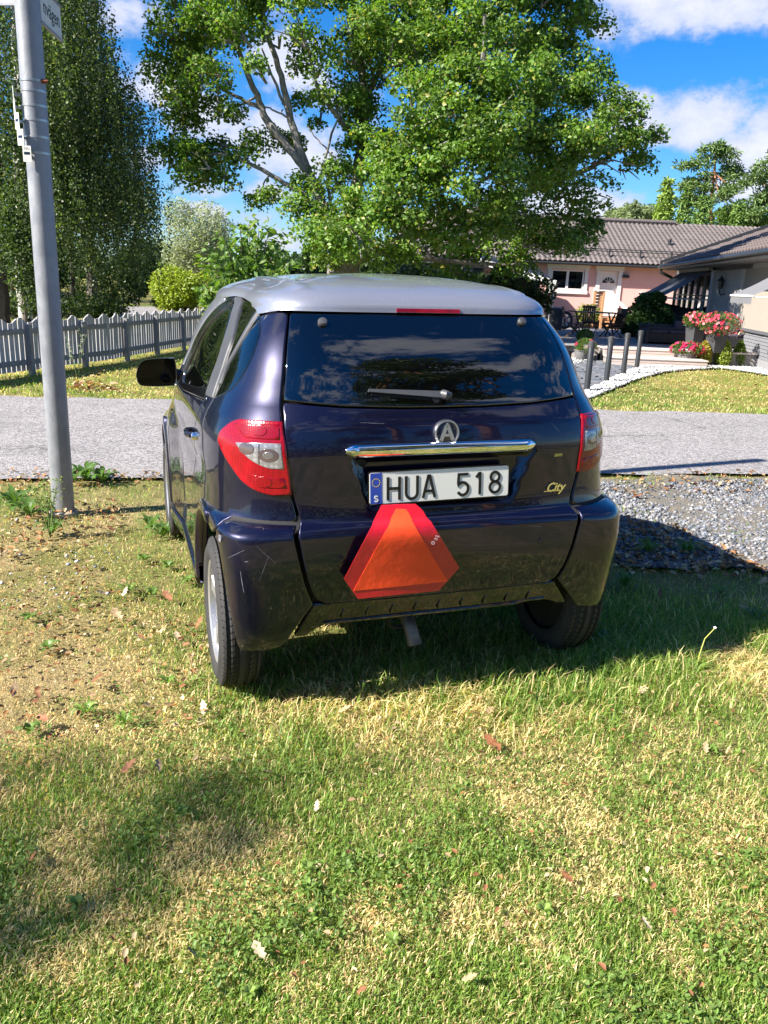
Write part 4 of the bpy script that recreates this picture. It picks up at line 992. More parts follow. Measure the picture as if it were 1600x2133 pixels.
mb = MB(); mb.tube([b_+Vector((-.004, .01, 0)), b_+Vector((.004, -.002, 0)), b_+Vector((.022, 0, -.003))], [.017, .016, .010], 12); mb.tube([b_+Vector((-.03, .01, -.01)), b_+Vector((-.02, .03, -.03))], .012, 10); mb.build('pivot', M['greytrim'], wip, True)
mb = MB(); mb.add(*flatbar(rp(775, 823, .008), rp(902, 834, .008), .004, .004, .006)); mb.build('blade', M['blackplastic'], wip)

# chrome bar over the plate
cb = MB(); xs = np.linspace(-.357, .340, 33); V = []; F = []; prof = [(-.022, .002), (-.022, -.010), (-.012, -.020), (.004, -.026), (.016, -.022), (.023, -.012), (.023, .002)]
for i, x in enumerate(xs):
    e = min((x-xs[0]), (xs[-1]-x)); k = math.sqrt(max(0, 1-(1-min(1, e/.02))**2))*.6+.4 if e < .02 else 1
    p, nn = rear_at(x, .949)
    for dz, dy in prof: V.append((x, p[1]+dy*k, .949+.004*(x > 0)*0+dz*k))
m_ = len(prof)
for i in range(len(xs)-1):
    for q in range(m_-1): F.append((i*m_+q, (i+1)*m_+q, (i+1)*m_+q+1, i*m_+q+1))
F += [tuple(range(m_)), tuple(range(len(V)-1, len(V)-1-m_, -1))]
cb.add(V, F); cb.build('chrome_bar', M['chrome'], car, True)
# badge: ring, dark disc and a letter A
p, nn = rear_at(.002, 1.000, .006); nn = Vector((0, -1, .10)).normalized()
R_ = nn.to_track_quat('Z', 'Y').to_matrix().to_4x4(); R_.translation = p
bd = empty('badge'); bd.parent = car
mb = MB(); mb.lathe([(.041, -.012), (.045, -.012), (.046, .004), (.0435, .010), (.039, .010), (.037, .004), (.036, -.004)], 40, R_); mb.build('badge_ring', M['chrome_soft'], bd, True)
mb = MB(); mb.lathe([(.0385, .001), (.02, .0025), (.0002, .003)], 40, R_); mb.build('badge_disc', M['chrome_dark'], bd, True)
mb = MB()
def stroke(mb, pts, w, h0, h1, Mx):
    """flat ribbon with mitred joints along pts (2D)"""
    P = [np.array(q, float) for q in pts]; n = len(P); L_ = []; R2 = []
    closed = np.linalg.norm(P[0]-P[-1]) < 1e-6
    if closed: P = P[:-1]; n -= 1
    for i in range(n):
        a = P[(i-1) % n] if (closed or i > 0) else P[0]; b = P[(i+1) % n] if (closed or i < n-1) else P[-1]
        d1 = P[i]-a; d2 = b-P[i]
        d1 = d1/(np.linalg.norm(d1)+1e-12) if np.linalg.norm(d1) > 1e-9 else d2/np.linalg.norm(d2); d2 = d2/(np.linalg.norm(d2)+1e-12) if np.linalg.norm(d2) > 1e-9 else d1
        n1 = np.array([-d1[1], d1[0]]); n2 = np.array([-d2[1], d2[0]]); m = n1+n2; m /= np.linalg.norm(m)+1e-12; k = w/2/max(.35, m@n1)
        L_.append(P[i]+m*k); R2.append(P[i]-m*k)
    V = [(q[0], q[1], h1) for q in L_]+[(q[0], q[1], h1) for q in R2]+[(q[0], q[1], h0) for q in L_]+[(q[0], q[1], h0) for q in R2]
    F = []
    for i in range(n if closed else n-1):
        j = (i+1) % n; F += [(i, n+i, n+j, j), (2*n+i, i, j, 2*n+j), (n+i, 3*n+i, 3*n+j, n+j)]
    if not closed: F += [(0, 2*n, 3*n, n), (n-1, 2*n-1, 4*n-1, 3*n-1)]
    mb.add(V, F, Mx)
stroke(mb, [(-.022, -.026), (-.002, .026)], .013, .002, .009, R_); stroke(mb, [(.022, -.026), (.002, .026)], .013, .002, .009, R_); stroke(mb, [(-.012, -.008), (.012, -.008)], .009, .002, .009, R_)
stroke(mb, [(-.004, .028), (.004, .028)], .012, .002, .009, R_); mb.build('badge_letter', M['chrome_soft'], bd)

# number plate ---------------------------------------------------
Mp = Matrix.Translation((-.0185, -.012, .8235)) @ Matrix.Rotation(rad(.55), 4, 'Y').inverted() @ Matrix.Rotation(rad(86), 4, 'X')   # local x right, y up, z to the rear
pl = empty('number_plate'); pl.parent = car
def rrect(w, h, r, n=5, cx=0, cy=0):
    out = []
    for (sx, sy, a0) in ((1, 1, 0), (-1, 1, 90), (-1, -1, 180), (1, -1, 270)):
        for k in range(n+1):
            a = rad(a0+90*k/n); out.append((cx+sx*(w/2-r)+r*math.cos(a), cy+sy*(h/2-r)+r*math.sin(a)))
    return out
mb = MB(); mb.prism(rrect(.522, .115, .010), -.006, 0, Mp); mb.build('plate_frame', M['gloss_black'], pl)
mb = MB(); mb.prism(rrect(.514, .107, .008), 0, .0025, Mp); mb.build('plate_sheet', M['plate'], pl)
mb = MB(); mb.prism([(-.255, -.0525), (-.214, -.0525), (-.214, .0525), (-.255, .0525)], .0025, .0033, Mp); mb.build('country_band', M['plate_blue'], pl)
Mp2 = Mp
for k in range(12):
    a = 2*math.pi*k/12; cx, cy = -.2345+.0135*math.cos(a), .020+.0135*math.sin(a)
    mb = MB(); mb.prism([(cx+(.0026 if i % 2 == 0 else .0012)*math.cos(rad(90+36*i)), cy+(.0026 if i % 2 == 0 else .0012)*math.sin(rad(90+36*i))) for i in range(10)], .0033, .0038, Mp); mb.build('star', M['star'], pl)
def arcp(cx, cy, rx, ry, a0, a1, n=10): return [(cx+rx*math.cos(rad(a0+(a1-a0)*k/n)), cy+ry*math.sin(rad(a0+(a1-a0)*k/n))) for k in range(n+1)]
H_ = .0395
def glyph(ch, cx, mt='ink', s=1., w=.0098, cy=-.003, hgt=None):
    h = H_*s; mb = MB(); x = .0205*s; T = Mp @ Matrix.Translation((cx, cy, 0))
    def st(p, ww=w): stroke(mb, p, ww, .0025, .0042, T)
    if ch == 'H': st([(-x, -h), (-x, h)]); st([(x, -h), (x, h)]); st([(-x, 0), (x, 0)])
    if ch == 'U': st([(-x, h), (-x, -h+x)]+arcp(0, -h+x, x, x, 180, 360)[1:]+[(x, h)])
    if ch == 'A': st([(-x*1.05, -h), (-.002, h)]); st([(x*1.05, -h), (.002, h)]); st([(-x*.7, -h*.42), (x*.7, -h*.42)]); st([(-.004, h-.003), (.004, h-.003)])
    if ch == '5': st([(x*.92, h-w/2), (-x*.8, h-w/2), (-x*.88, h*.10)]+arcp(-.001, -h*.40, x, h*.56, 140, 20, 6)+arcp(-.001, -h*.40, x, h*.58, 0, -150, 9))
    if ch == '1': st([(.002, -h), (.002, h)]); st([(-x*.62, h*.52), (.0, h-.003)])
    if ch == '8':
        st(arcp(0, h*.49, x*.80, h*.43, 0, 360, 20)); st(arcp(0, -h*.44, x*.96, h*.49, 0, 360, 20))
    if ch == 'S': st(arcp(0, h*.45, x, h*.45, 20, 270, 8)+arcp(0, -h*.45, x, h*.45, 90, -160, 8)[1:], w)
    mb.build('plate_letter' if ch.isalpha() else 'plate_digit', M[mt], pl)
for ch, cx in (('H', -.172), ('U', -.107), ('A', -.044), ('5', .083), ('1', .145), ('8', .205)): glyph(ch, cx)
glyph('S', -.2345, 'plate', .27, .0042, -.035)
# model badge 'City'
def textmesh(name, s, size, Mx, material, parent, ext=.002, shear=0., bold=0.):
    cu = bpy.data.curves.new(name, 'FONT'); cu.body = s; cu.size = size; cu.extrude = ext; cu.shear = shear; cu.align_x = 'CENTER'; cu.align_y = 'CENTER'; cu.offset = bold; cu.resolution_u = 3
    o = bpy.data.objects.new('tmp', cu); col.objects.link(o); dg = bpy.context.evaluated_depsgraph_get(); me = bpy.data.meshes.new_from_object(o.evaluated_get(dg)); bpy.data.objects.remove(o)
    me.transform(Mx); me.materials.clear(); me.materials.append(material); me.name = name
    return link(name, me, None, parent)
p, nn = rear_at(.437, .786, .004); nn = nn.normalized()
zr = nn.to_track_quat('Z', 'Y').to_matrix().to_4x4(); zr.translation = p
textmesh('model_badge', 'City', .046, zr, M['badge'], car, .003, .35, .0012)
mb = MB(); mb.box((-.047, -.0135, -.002), (.016, -.0105, .003), zr); mb.build('badge_underline', M['badge'], car)
# small sticker, parking sensors
p, nn = rear_at(.446, .905, .001); zr = nn.to_track_quat('Z', 'Y').to_matrix().to_4x4(); zr.translation = p
mb = MB(); mb.prism([(-.016, -.005), (.016, -.005), (.016, .005), (-.016, .005)], 0, .0006, zr); mb.build('sticker', mat('sticker_yellow', (.45, .36, .08), .5), car)
for x, z in ((-.375, .585), (.372, .598)):
    mb = MB(); disc(mb, x, z, .0125, .0022, .0005, 24, False); disc(mb, x, z, .0088, .0015, .0005); mb.build('parking_sensor', M['paint'], car, True)
a = -.690; p = S(a, .655); n_ = Vector(SN(np.array(a), np.array(.655)).reshape(3)); R_ = n_.to_track_quat('Z', 'Y').to_matrix().to_4x4(); R_.translation = Vector(p)
mb = MB(); mb.lathe([(.0125, 0), (.0125, .003), (.009, .003), (.009, .001), (.0075, .002), (.0004, .003)], 24, R_); mb.build('parking_sensor', M['silver'], car, True)

mb = MB()                                                  # scratches in the paint of the left bumper corner and tailgate
for (a0, z0, a1, z1, w_) in ((-.612, .565, -.606, .49, .0016), (-.60, .60, -.59, .602, .0018), (-.60, .262, -.575, .264, .0014), (-.54, .62, -.565, .53, .0008), (-.655, .60, -.60, .64, .0007), (-.57, .655, -.52, .59, .0006), (.30, .66, .34, .655, .0007), (.40, 1.02, .43, .985, .0007), (-.30, 1.04, -.22, 1.035, .0007), (.15, .50, .24, .505, .0006)):
    for q in range(3):
        u0, u1 = q/3, (q+1)/3; A_, B_ = [S(a0+(a1-a0)*u, z0+(z1-z0)*u)+SN(np.array(a0), np.array(z0)).reshape(3)*.0012 for u in (u0, u1)]
        d_ = B_-A_; o_ = np.cross(d_, SN(np.array(a0), np.array(z0)).reshape(3)); o_ = o_/np.linalg.norm(o_)*w_*(.6+.4*(q == 1)); mb.add([A_-o_*.5, B_-o_*.5, B_+o_*.5, A_+o_*.5], [(0, 1, 2, 3)])
o = mb.build('scratches', mat('scratched_primer', (.20, .20, .26), .7), car); o['kind'] = 'stuff'
# door mirrors and handles
def mirror_(side):
    r = empty('door_mirror'); r.parent = car
    # housing: swept loft in local coordinates, looking from behind; px measured on the left one
    sx = side
    Yh = 1.62
    def P(x, z): return (sx*x, z)
    prof = [(x_-.068, z_) for x_, z_ in [(.850, .975), (.852, 1.080), (.875, 1.094), (.985, 1.086), (1.022, 1.068), (1.042, 1.015), (1.036, .975), (1.005, .958), (.880, .958)]]
    cx = np.mean([q[0] for q in prof]); cz = np.mean([q[1] for q in prof]); mb = MB(); V = []; F = []
    pr = crs(prof, 4, True); n = len(pr)
    for dy, k in ((0.0, .93), (-.006, .985), (0.01, 1.0), (.05, .97), (.09, .80), (.115, .5), (.12, .05)):
        for x, z in pr: V.append((sx*(cx+(x-cx)*k), Yh+dy, cz+(z-cz)*k))
    for i in range(6):
        for q in range(n): F.append((i*n+q, i*n+(q+1) % n, (i+1)*n+(q+1) % n, (i+1)*n+q))
    mb.add(V, F); mb.build('housing', M['gloss_black'], r, True)
    mb = MB(); V = [(sx*(cx+(x-cx)*.925), Yh-.0005, cz+(z-cz)*.92) for x, z in pr]; mb.add(V, [tuple(range(n))]); mb.build('mirror_glass', M['mirror'], r)
    mb = MB(); mb.tube([(sx*.74, Yh+.05, 1.0), (sx*.775, Yh+.05, 1.005), (sx*.81, Yh+.045, 1.02)], [.038, .030, .030], 10); mb.build('mirror_arm', M['blackplastic'], r, True)
M['mirror'] = mat('mirror_dark_reflection', (.012, .013, .015), .03, .9)  # near-black tint puts a dark tree reflection into the glass colour
mirror_(-1); mirror_(1)
for s in (-1, 1):
    h = empty('door_handle'); h.parent = car
    mb = MB(); mb.tube([(s*.782, .66, .893), (s*.80, .665, .892), (s*.812, .70, .890), (s*.812, .78, .886), (s*.80, .825, .884), (s*.782, .83, .884)], [.010, .012, .012, .012, .011, .010], 8); mb.build('grip', M['paint'], h, True)
    mb = MB(); Mx = Matrix.Translation((s*.788, .635, .893)) @ Matrix.Rotation(rad(90*s), 4, 'Y'); mb.lathe([(.016, -.01), (.016, .008), (.012, .014), (.0003, .015)], 20, Mx); mb.build('lock', M['chrome'], h, True)
# exhaust and towing eye under the rear edge
ex = MB(); ex.tube([(-.095, .40, .335), (-.095, .20, .33), (-.088, .09, .30), (-.079, .045, .245), (-.072, .028, .205)], [.026, .026, .026, .026, .027], 14, False); ex.tube([(-.072, .028, .205), (-.079, .046, .246)], [.023, .023], 14, False)
ex.build('exhaust_pipe', vary(mat('exhaust_steel', (.20, .165, .135), .55, .5), 20, .5), car, True)
mb = MB(); mb.cyl((-.28, .38, .33), (.06, .38, .33), .065, n=18); mb.build('silencer', M['under'], car, True)
mb = MB(); mb.tube([(-.10+.045*math.cos(a), .13, .262+.028*math.sin(a)) for a in np.linspace(0, 2*math.pi, 17)], .008, 6, False); mb.build('exhaust_bracket', M['under'], car, True)

# slow-vehicle triangle hung below the plate -----------------------
tri = empty('warning_triangle', (CX, CY, .0), CYAW, 'flexible red and orange slow-vehicle triangle hanging under the number plate', 'triangle sign')
o4 = lambda x, y: (580+x/2.222, 820+y/2.222)
def tp(x, y, off=0.):
    """crop coordinates -> point on the sheet, which drapes over the bumper step"""
    px, py = o4(x, y); o = EYE-np.array([CX, CY, 0]); c, s = math.cos(CYAW), math.sin(CYAW)
    oc = np.array([c*o[0]+s*o[1], -s*o[0]+c*o[1], o[2]]); d = dir_px(px, py); dc = np.array([c*d[0]+s*d[1], -s*d[0]+c*d[1], d[2]])
    Y = -.06
    for _ in range(14):
        q = oc+(Y-oc[1])/dc[1]*dc
        Y = float(itp(q[2], [.40, .50, .60, .67, .70, .73, .78], [-.072, -.076, -.086, -.092, -.086, -.062, -.030]))+.003*math.sin(q[0]*14+1)
    q = oc+(Y-oc[1])/dc[1]*dc; return Vector(q)+Vector((0, -off, 0))
def sheet(name, poly, material, off, thick=.0015):
    P = np.array(poly, float); bmn = P.min(0); bmx = P.max(0); st = 14
    Q = []
    for i in range(len(P)):
        a, b = P[i], P[(i+1) % len(P)]; k = max(1, int(np.linalg.norm(b-a)/st))
        Q += [a+(b-a)*j/k for j in range(k)]
    Q = np.array(Q); X = np.array([(x, y) for x in np.arange(bmn[0], bmx[0], st) for y in np.arange(bmn[1], bmx[1], st)])
    def ins(X):
        c = np.zeros(len(X), bool); j = len(P)-1
        for i in range(len(P)):
            if P[i, 1] != P[j, 1]: c ^= ((P[i, 1] > X[:, 1]) != (P[j, 1] > X[:, 1])) & (X[:, 0] < (P[j, 0]-P[i, 0])*(X[:, 1]-P[i, 1])/(P[j, 1]-P[i, 1])+P[i, 0])
            j = i
        return c
    X = X[ins(X)]; D_ = np.min(np.linalg.norm(X[:, None]-Q[None], axis=2), 1); X = X[D_ > 5]
    A = np.concatenate([Q, X]); vo, eo, fo, ov, oe, of = delaunay_2d_cdt([Vector(a/1000) for a in A], [], [list(range(len(Q)))], 1, 1e-7)
    V = [tp(v[0]*1000, v[1]*1000, off) for v in vo]; F = [tuple(f) for f in fo]
    n0 = (V[F[0][1]]-V[F[0][0]]).cross(V[F[0][2]]-V[F[0][0]])
    if n0.y > 0: F = [f[::-1] for f in F]
    nv = len(V); V2 = V+[v+Vector((0, thick, 0)) for v in V]; F2 = F+[tuple(i+nv for i in reversed(f)) for f in F]
    ed = {(a, b) for f in F for a, b in zip(f, f[1:]+f[:1])}
    F2 += [(b, a, a+nv, b+nv) for a, b in ed if (b, a) not in ed]
    mb = MB(); mb.add(V2, F2); return mb.build(name, material, tri, True)
outer = [(478, 515), (560, 511), (635, 510), (655, 527), (672, 545), (686, 572), (705, 590), (838, 806), (742, 912), (555, 931), (368, 950), (304, 858), (433, 612), (441, 588), (455, 560), (468, 535)]
sheet('red_border', outer, M['sgn_red'], 0)
sheet('orange_field', [(545, 532), (590, 534), (608, 560), (622, 596), (783, 868), (560, 892), (346, 913), (432, 752), (512, 608), (524, 570)], M['sgn_orange'], .0014, .0008)
# small white approval print on the right border
for (a, b, s, t) in (((712, 655), (745, 690), .012, 'RS'), ((700, 680), (730, 700), .011, '(E)'), ((722, 640), (750, 680), .008, '0069')):
    c = tp((a[0]+b[0])/2, (a[1]+b[1])/2, .0022); T = Matrix.Translation(c) @ Matrix.Rotation(rad(-18), 4, 'Y').inverted() @ Matrix.Rotation(rad(90), 4, 'X')
    if t != '(E)': textmesh('approval_print', t, s, T, M['white_print'], tri, .0002)
    else:
        mb = MB(); stroke(mb, arcp(0, 0, .006, .006, 0, 360, 16), .0012, 0, .0004, T); stroke(mb, [(-.002, -.003), (-.002, .003), (.002, .003)], .001, 0, .0004, T); stroke(mb, [(-.002, 0), (.0015, 0)], .001, 0, .0004, T); stroke(mb, [(-.002, -.003), (.002, -.003)], .001, 0, .0004, T); mb.build('approval_mark', M['white_print'], tri)
# ================================================================== POST WITH SIGNS
M['galv'] = vary(mat('galvanised_steel', (.21, .22, .245), .5, .3), 14, .25, .10, 160, (1, 1, .6), (.27, .28, .305), .1)
M['band'] = mat('steel_band', (.45, .43, .40), .35, .8); M['rust'] = vary(mat('rust', (.20, .06, .025), .9), 30, .4)
M['signw'] = vary(mat('sign_face_white', (.60, .60, .56), .5), 4, .1); M['concrete'] = vary(mat('concrete', (.32, .32, .31), .9), 12, .25, .5, 50)
p0 = ground(133, 1068); PX, PY = p0[0], p0[1]
post = empty('sign_post', (PX, PY, 0), 0, 'grey galvanised steel post with banded tags and street signs at left', 'post')
mb = MB(); mb.tube([(0, 0, -.05), (0, 0, 2.0), (0, 0, 4.8)], [.066, .0655, .064], 40); mb.build('pole', M['galv'], post, True)
mb = MB(); mb.lathe([(.074, -.05), (.088, -.02), (.088, .012), (.070, .018), (.067, .012)], 32); mb.build('base_collar', M['concrete'], post, True)
# local frame: v = towards the camera, s = to its right
vd = Vector((-PX, -PY, 0)).normalized(); sd = Vector((-vd.y, vd.x, 0))      # right as seen from the camera
def pz(px, py):
    d = dir_px(px, py); t = math.hypot(PX, PY)/math.hypot(d[0], d[1]); return CAMH+d[2]*t
zs = [pz(*q) for q in ((84, 172), (84, 193), (86, 224), (90, 254), (93, 289), (95, 322))]
for i, z in enumerate(zs):
    mb = MB(); mb.lathe([(.0655, -.006), (.0675, -.006), (.0675, .006), (.0655, .006)], 40, Matrix.Translation((0, 0, z))); mb.build('band', M['band'], post, True)
mb = MB(); q = sd*.055+vd*.045; mb.box((q.x-.018, q.y-.012, zs[0]-.009), (q.x+.018, q.y+.012, zs[0]+.009)); mb.cyl((q.x-.03, q.y-.01, zs[0]), (q.x+.03, q.y-.016, zs[0]), .005, n=8); mb.build('band_clamp', M['rust'], post)
# little enamel tags: lowest faces the camera, the upper ones are turned away
tg = [(71, 325, .030, .083, 8), (67, 291, .020, .083, 40), (64, 258, .020, .083, 58), (62, 228, .018, .08, 78), (60, 200, .018, .08, 84)]
for i, (px, py, w, h, turn) in enumerate([(72, 325, .075, .083, 22), (69, 291, .075, .083, 48), (66, 257, .075, .083, 62), (64, 227, .075, .08, 80), (61, 200, .075, .08, 86)]):
    z = pz(px, py); ang = math.atan2(vd.y, vd.x)-rad(turn)*1.0; nrm = Vector((math.cos(ang), math.sin(ang), 0)); rt = Vector((-nrm.y, nrm.x, 0))
    c = nrm*.082-sd*.026*(1 if i == 0 else .9); c = Vector((c.x, c.y, z))
    T = Matrix((( rt.x, 0, nrm.x, c.x), (rt.y, 0, nrm.y, c.y), (0, 1, 0, c.z), (0, 0, 0, 1)))
    tgp = empty('tag'); tgp.parent = post
    mb = MB(); mb.prism(rrect(w*.62, h, .003, 2), -.003, 0, T); mb.build('tag_plate', M['signw'], tgp)
    mb = MB(); mb.box((-.006, -.006, -.05), (.006, .006, -.003), T); mb.build('tag_bracket', M['band'], tgp)
    if i < 3:
        mb = MB(); mb.prism([(-.016, -.004), (.016, -.004), (.016, .010), (-.016, .010)], 0, .0008, T); mb.build('tag_window', M['gloss_black'], tgp)
        textmesh('tag_print', 'SVU' if i == 0 else 'SV', .017, T @ Matrix.Translation((0, .026, .0003)), M['greytrim'], tgp, .0002)
# street-name plates at the top
def namesign(c, along, nrm, L, h, text, tx, parent, size):
    along = along.normalized(); nrm = nrm.normalized(); T = Matrix(((along.x, 0, nrm.x, c.x), (along.y, 0, nrm.y, c.y), (0, 1, 0, c.z), (0, 0, 0, 1)))
    s = empty('street_sign'); s.parent = parent
    mb = MB(); mb.prism([(0, -h/2), (L, -h/2), (L, h/2), (0, h/2)], -.004, .004, T); mb.build('sign_face', M['signw'], s)
    mb = MB(); mb.box((-.005, -h/2-.012, -.009), (L+.004, -h/2, .009), T); mb.box((-.005, h/2, -.009), (L+.004, h/2+.012, .009), T); mb.build('sign_rail', M['galv'], s)
    if text: textmesh('sign_lettering', text, size, T @ Matrix.Translation((tx, 0, .0045)), M['ink'], s, .0004, 0, .0008)
d = (ground(2200, 700)-ground(2600, 640)); zc = pz(108, 20)+.012
aw_ = -vd; al = (aw_*.95+sd*.30).normalized(); c_ = sd*.062+vd*.0; c_.z = pz(98, 45)+.083
namesign(c_, al, Vector((al.y, -al.x, 0)), .36, .165, 'nvägen', .185, post, .105)
namesign(Vector((-.07, .0, pz(20, 2)+.075)), Vector((-1, .12, 0)), Vector((-.12, -1, 0)), .42, .15, None, 0, post, .06)

# ================================================================== PICKET FENCE
M['fencepaint'] = vary(mat('fence_grey_paint', (.36, .355, .365), .7), 6, .22, .25, 60, (1, 1, .3), (.43, .425, .435))
M['fencerail'] = vary(mat('fence_rail_paint', (.25, .25, .26), .7), 6, .2, .2, 60)
fp = [Vector((-6.9, 6.6, 0)), Vector((-5.34, 11.08, 0)), Vector((-4.66, 13.56, 0)), Vector((-4.32, 15.99, 0)), Vector((-4.05, 17.6, 0)), Vector((-3.3, 20.5, 0))]
cum = [0]
for a, b in zip(fp, fp[1:]): cum.append(cum[-1]+(b-a).length)
def fpt(s):
    for i in range(len(fp)-1):
        if s <= cum[i+1] or i == len(fp)-2:
            t = (s-cum[i])/(cum[i+1]-cum[i]); return fp[i].lerp(fp[i+1], t), (fp[i+1]-fp[i]).normalized()
fence = empty('picket_fence', (0, 0, 0), 0, 'long pale grey picket fence with scalloped top across the road', 'fence')
tops = [0, .035, .062, .062, .035]
pick = []
for hh in (0., .035, .062):
    mb = MB(); z1 = .70+hh
    mb.prism([(-.041, .05), (.041, .05), (.041, z1-.0), (0.0, z1+.012 if hh > .05 else z1-.004), (-.041, z1)], -.010, .010, Matrix.Rotation(rad(90), 4, 'X')); pick.append(mb.mesh('picket', False, M['fencepaint']))
slope = {}
for nm, (a, b) in {'up1': (0, .045), 'dn1': (.045, 0)}.items():
    mb = MB(); mb.prism([(-.041, .05), (.041, .05), (.041, .70+b), (-.041, .70+a)], -.010, .010, Matrix.Rotation(rad(90), 4, 'X')); slope[nm] = mb.mesh('picket', False, M['fencepaint'])
mb = MB(); mb.prism([(-.041, .05), (.041, .05), (.041, .758), (.0, .764), (-.041, .758)], -.010, .010, Matrix.Rotation(rad(90), 4, 'X')); crown_ = mb.mesh('picket', False, M['fencepaint'])
s_ = 0.; k = 0; rf = random.Random(3)
for me_ in set([*pick, *slope.values(), crown_]):
    for v_ in me_.vertices: v_.co.z *= 1.035
seq = [slope['up1'], crown_, slope['dn1'], pick[0]]
while s_ < cum[-1]-.05:
    p, d = fpt(s_); o = inst('picket', seq[k % 4], fence, (p.x, p.y, rf.uniform(-.006, .006)), (rf.uniform(-.01, .01), rf.uniform(-.012, .012), math.atan2(d.y, d.x)))
    s_ += .0985; k += 1
s_ = .35; ps = []
mb = MB(); mb.box((-.035, -.035, -.05), (.035, .035, .70)); pme = mb.mesh('fence_post', False, M['fencerail'])
while s_ < cum[-1]:
    p, d = fpt(s_); n_ = Vector((d.y, -d.x, 0)); q = p+n_*.075; inst('fence_post', pme, fence, (q.x, q.y, 0), (0, 0, math.atan2(d.y, d.x))); ps.append((s_, q)); s_ += 1.24
for (a, qa), (b, qb) in zip(ps, ps[1:]):
    for z in (.17, .60):
        dd_ = (qb-qa).normalized(); off_ = Vector((-dd_.y, dd_.x, 0))*.045
        mb = MB(); A = qa+off_; B = qb+off_; ang = math.atan2(dd_.y, dd_.x)
        o = MB().box((0, -.018, z-.035), ((B-A).length, .018, z+.035)).build('fence_rail', M['fencerail'], fence); o.location = (A.x, A.y, 0); o.rotation_euler = (0, 0, ang)
# ================================================================== PINK HOUSE
M['pink'] = vary(mat('pink_render', (.70, .42, .385), .85), 3, .08, .15, 90)
M['white'] = vary(mat('white_paint', (.74, .74, .73), .55), 8, .06)
M['pane'] = mat('window_pane', (.02, .025, .03), .05, coat=.3)
M['tile'] = vary(mat('roof_tile_brown', (.135, .113, .110), .7), 1.6, .22, .3, 40, coords='Object')
M['tile2'] = vary(mat('roof_tile_dark', (.125, .10, .095), .7), 1.2, .3, .3, 40, coords='Object')
M['blackmetal'] = mat('black_metal', (.02, .022, .026), .45)
M['pine_wood'] = vary(mat('pine_boards', (.50, .26, .13), .7), 5, .25, .2, 40, (1, 1, 6))
M['curtain'] = vary(mat('curtain', (.55, .56, .55), .9), 12, .25, stretch=(4, 1, 1))
HY = 34.
ph = empty('pink_house', (0, HY, 0), 0, 'single-storey pink house with brown tiled roof behind the terrace', 'house')
def PW(px, py, y=HY): q = atY(px, py, y); return q[0], q[2]
x0 = PW(1010, 540)[0]; x1 = 17.; zt = 2.53
wz = []
dL, dT = PW(1245, 556); dR, _ = PW(1298, 558); dB = .47
wL, wT = PW(1143, 552); wR, wB = PW(1221, 612); 
def wall_with_holes(xa, xb, za, zb, holes, th=.25):
    mb = MB(); xs = sorted({xa, xb, *[h[0] for h in holes], *[h[1] for h in holes]}); zs = sorted({za, zb, *[h[2] for h in holes], *[h[3] for h in holes]})
    for a, b in zip(xs, xs[1:]):
        for c, d in zip(zs, zs[1:]):
            cx, cz = (a+b)/2, (c+d)/2
            if any(h[0] < cx < h[1] and h[2] < cz < h[3] for h in holes): continue
            mb.add([(a, 0, c), (b, 0, c), (b, 0, d), (a, 0, d)], [(0, 1, 2, 3)])
    for h in holes:
        a, b, c, d = h; mb.add([(a, 0, c), (b, 0, c), (b, 0, d), (a, 0, d), (a, th, c), (b, th, c), (b, th, d), (a, th, d)], [(0, 4, 5, 1), (1, 5, 6, 2), (2, 6, 7, 3), (3, 7, 4, 0)])
    return mb
w2L, w2T = PW(1040, 556); w2R, w2B = PW(1112, 600)
wl_ = wall_with_holes(x0-3, x1, -.3, zt, [(wL+.13, wR-.13, wB+.16, wT-.16), (dL+.14, dR-.14, dB, dT-.14), (w2L+.2, w2R, w2B+.1, w2T-.14)])
wl_.add([(x1, 0, -.3), (x1, 8, -.3), (x1, 8, zt), (x1, 0, zt), (x0-3, 0, -.3), (x0-3, 8, -.3), (x0-3, 8, zt), (x0-3, 0, zt)], [(0, 1, 2, 3), (5, 4, 7, 6), (1, 5, 6, 2)])
wl_.build('wall', M['pink'], ph)
def trim(mb, a, b, c, d, w=.13, y=-.045, t=.05, bottom=True):
    mb.box((a, y, c), (a+w, y+t, d)); mb.box((b-w, y, c), (b, y+t, d)); mb.box((a-.05, y-.012, d-w*.9), (b+.05, y+t, d+.03)); mb.box((a-.07, y-.03, d+.03), (b+.07, y+t, d+.065))
    if bottom: mb.box((a-.03, y-.02, c-.02), (b+.03, y+t, c+.11))
def house_window(a, b, c, d):
    w = empty('window'); w.parent = ph
    mb = MB(); trim(mb, a, b, c, d); mb.build('window_trim', M['white'], w)
    i = (a+.15, b-.15, c+.13, d-.15); mb = MB(); y = .02; f = .055; m = (i[0]+i[1])/2
    mb.box((i[0], y, i[2]), (i[0]+f, y+.06, i[3])); mb.box((i[1]-f, y, i[2]), (i[1], y+.06, i[3])); mb.box((i[0]+f, y, i[2]), (i[1]-f, y+.06, i[2]+f)); mb.box((i[0]+f, y, i[3]-f), (i[1]-f, y+.06, i[3])); mb.box((m-.05, y-.01, i[2]+f), (m+.05, y+.05, i[3]-f)); mb.build('window_frame', M['white'], w)
    for (p, q) in ((i[0]+f, m-.05), (m+.05, i[1]-f)):
        MB().box((p, y+.03, i[2]+f), (q, y+.035, i[3]-f)).build('pane', M['glass'], w)
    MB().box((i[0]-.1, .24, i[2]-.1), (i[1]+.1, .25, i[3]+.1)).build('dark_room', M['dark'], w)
    mb = MB(); mb.box((i[1]-.30, .12, i[2]+.02), (i[1]-.04, .14, i[3]-.03)); mb.box((i[0]+.03, .12, i[2]+.02), (i[0]+.12, .14, i[3]-.03)); mb.build('curtain', M['curtain'], w)
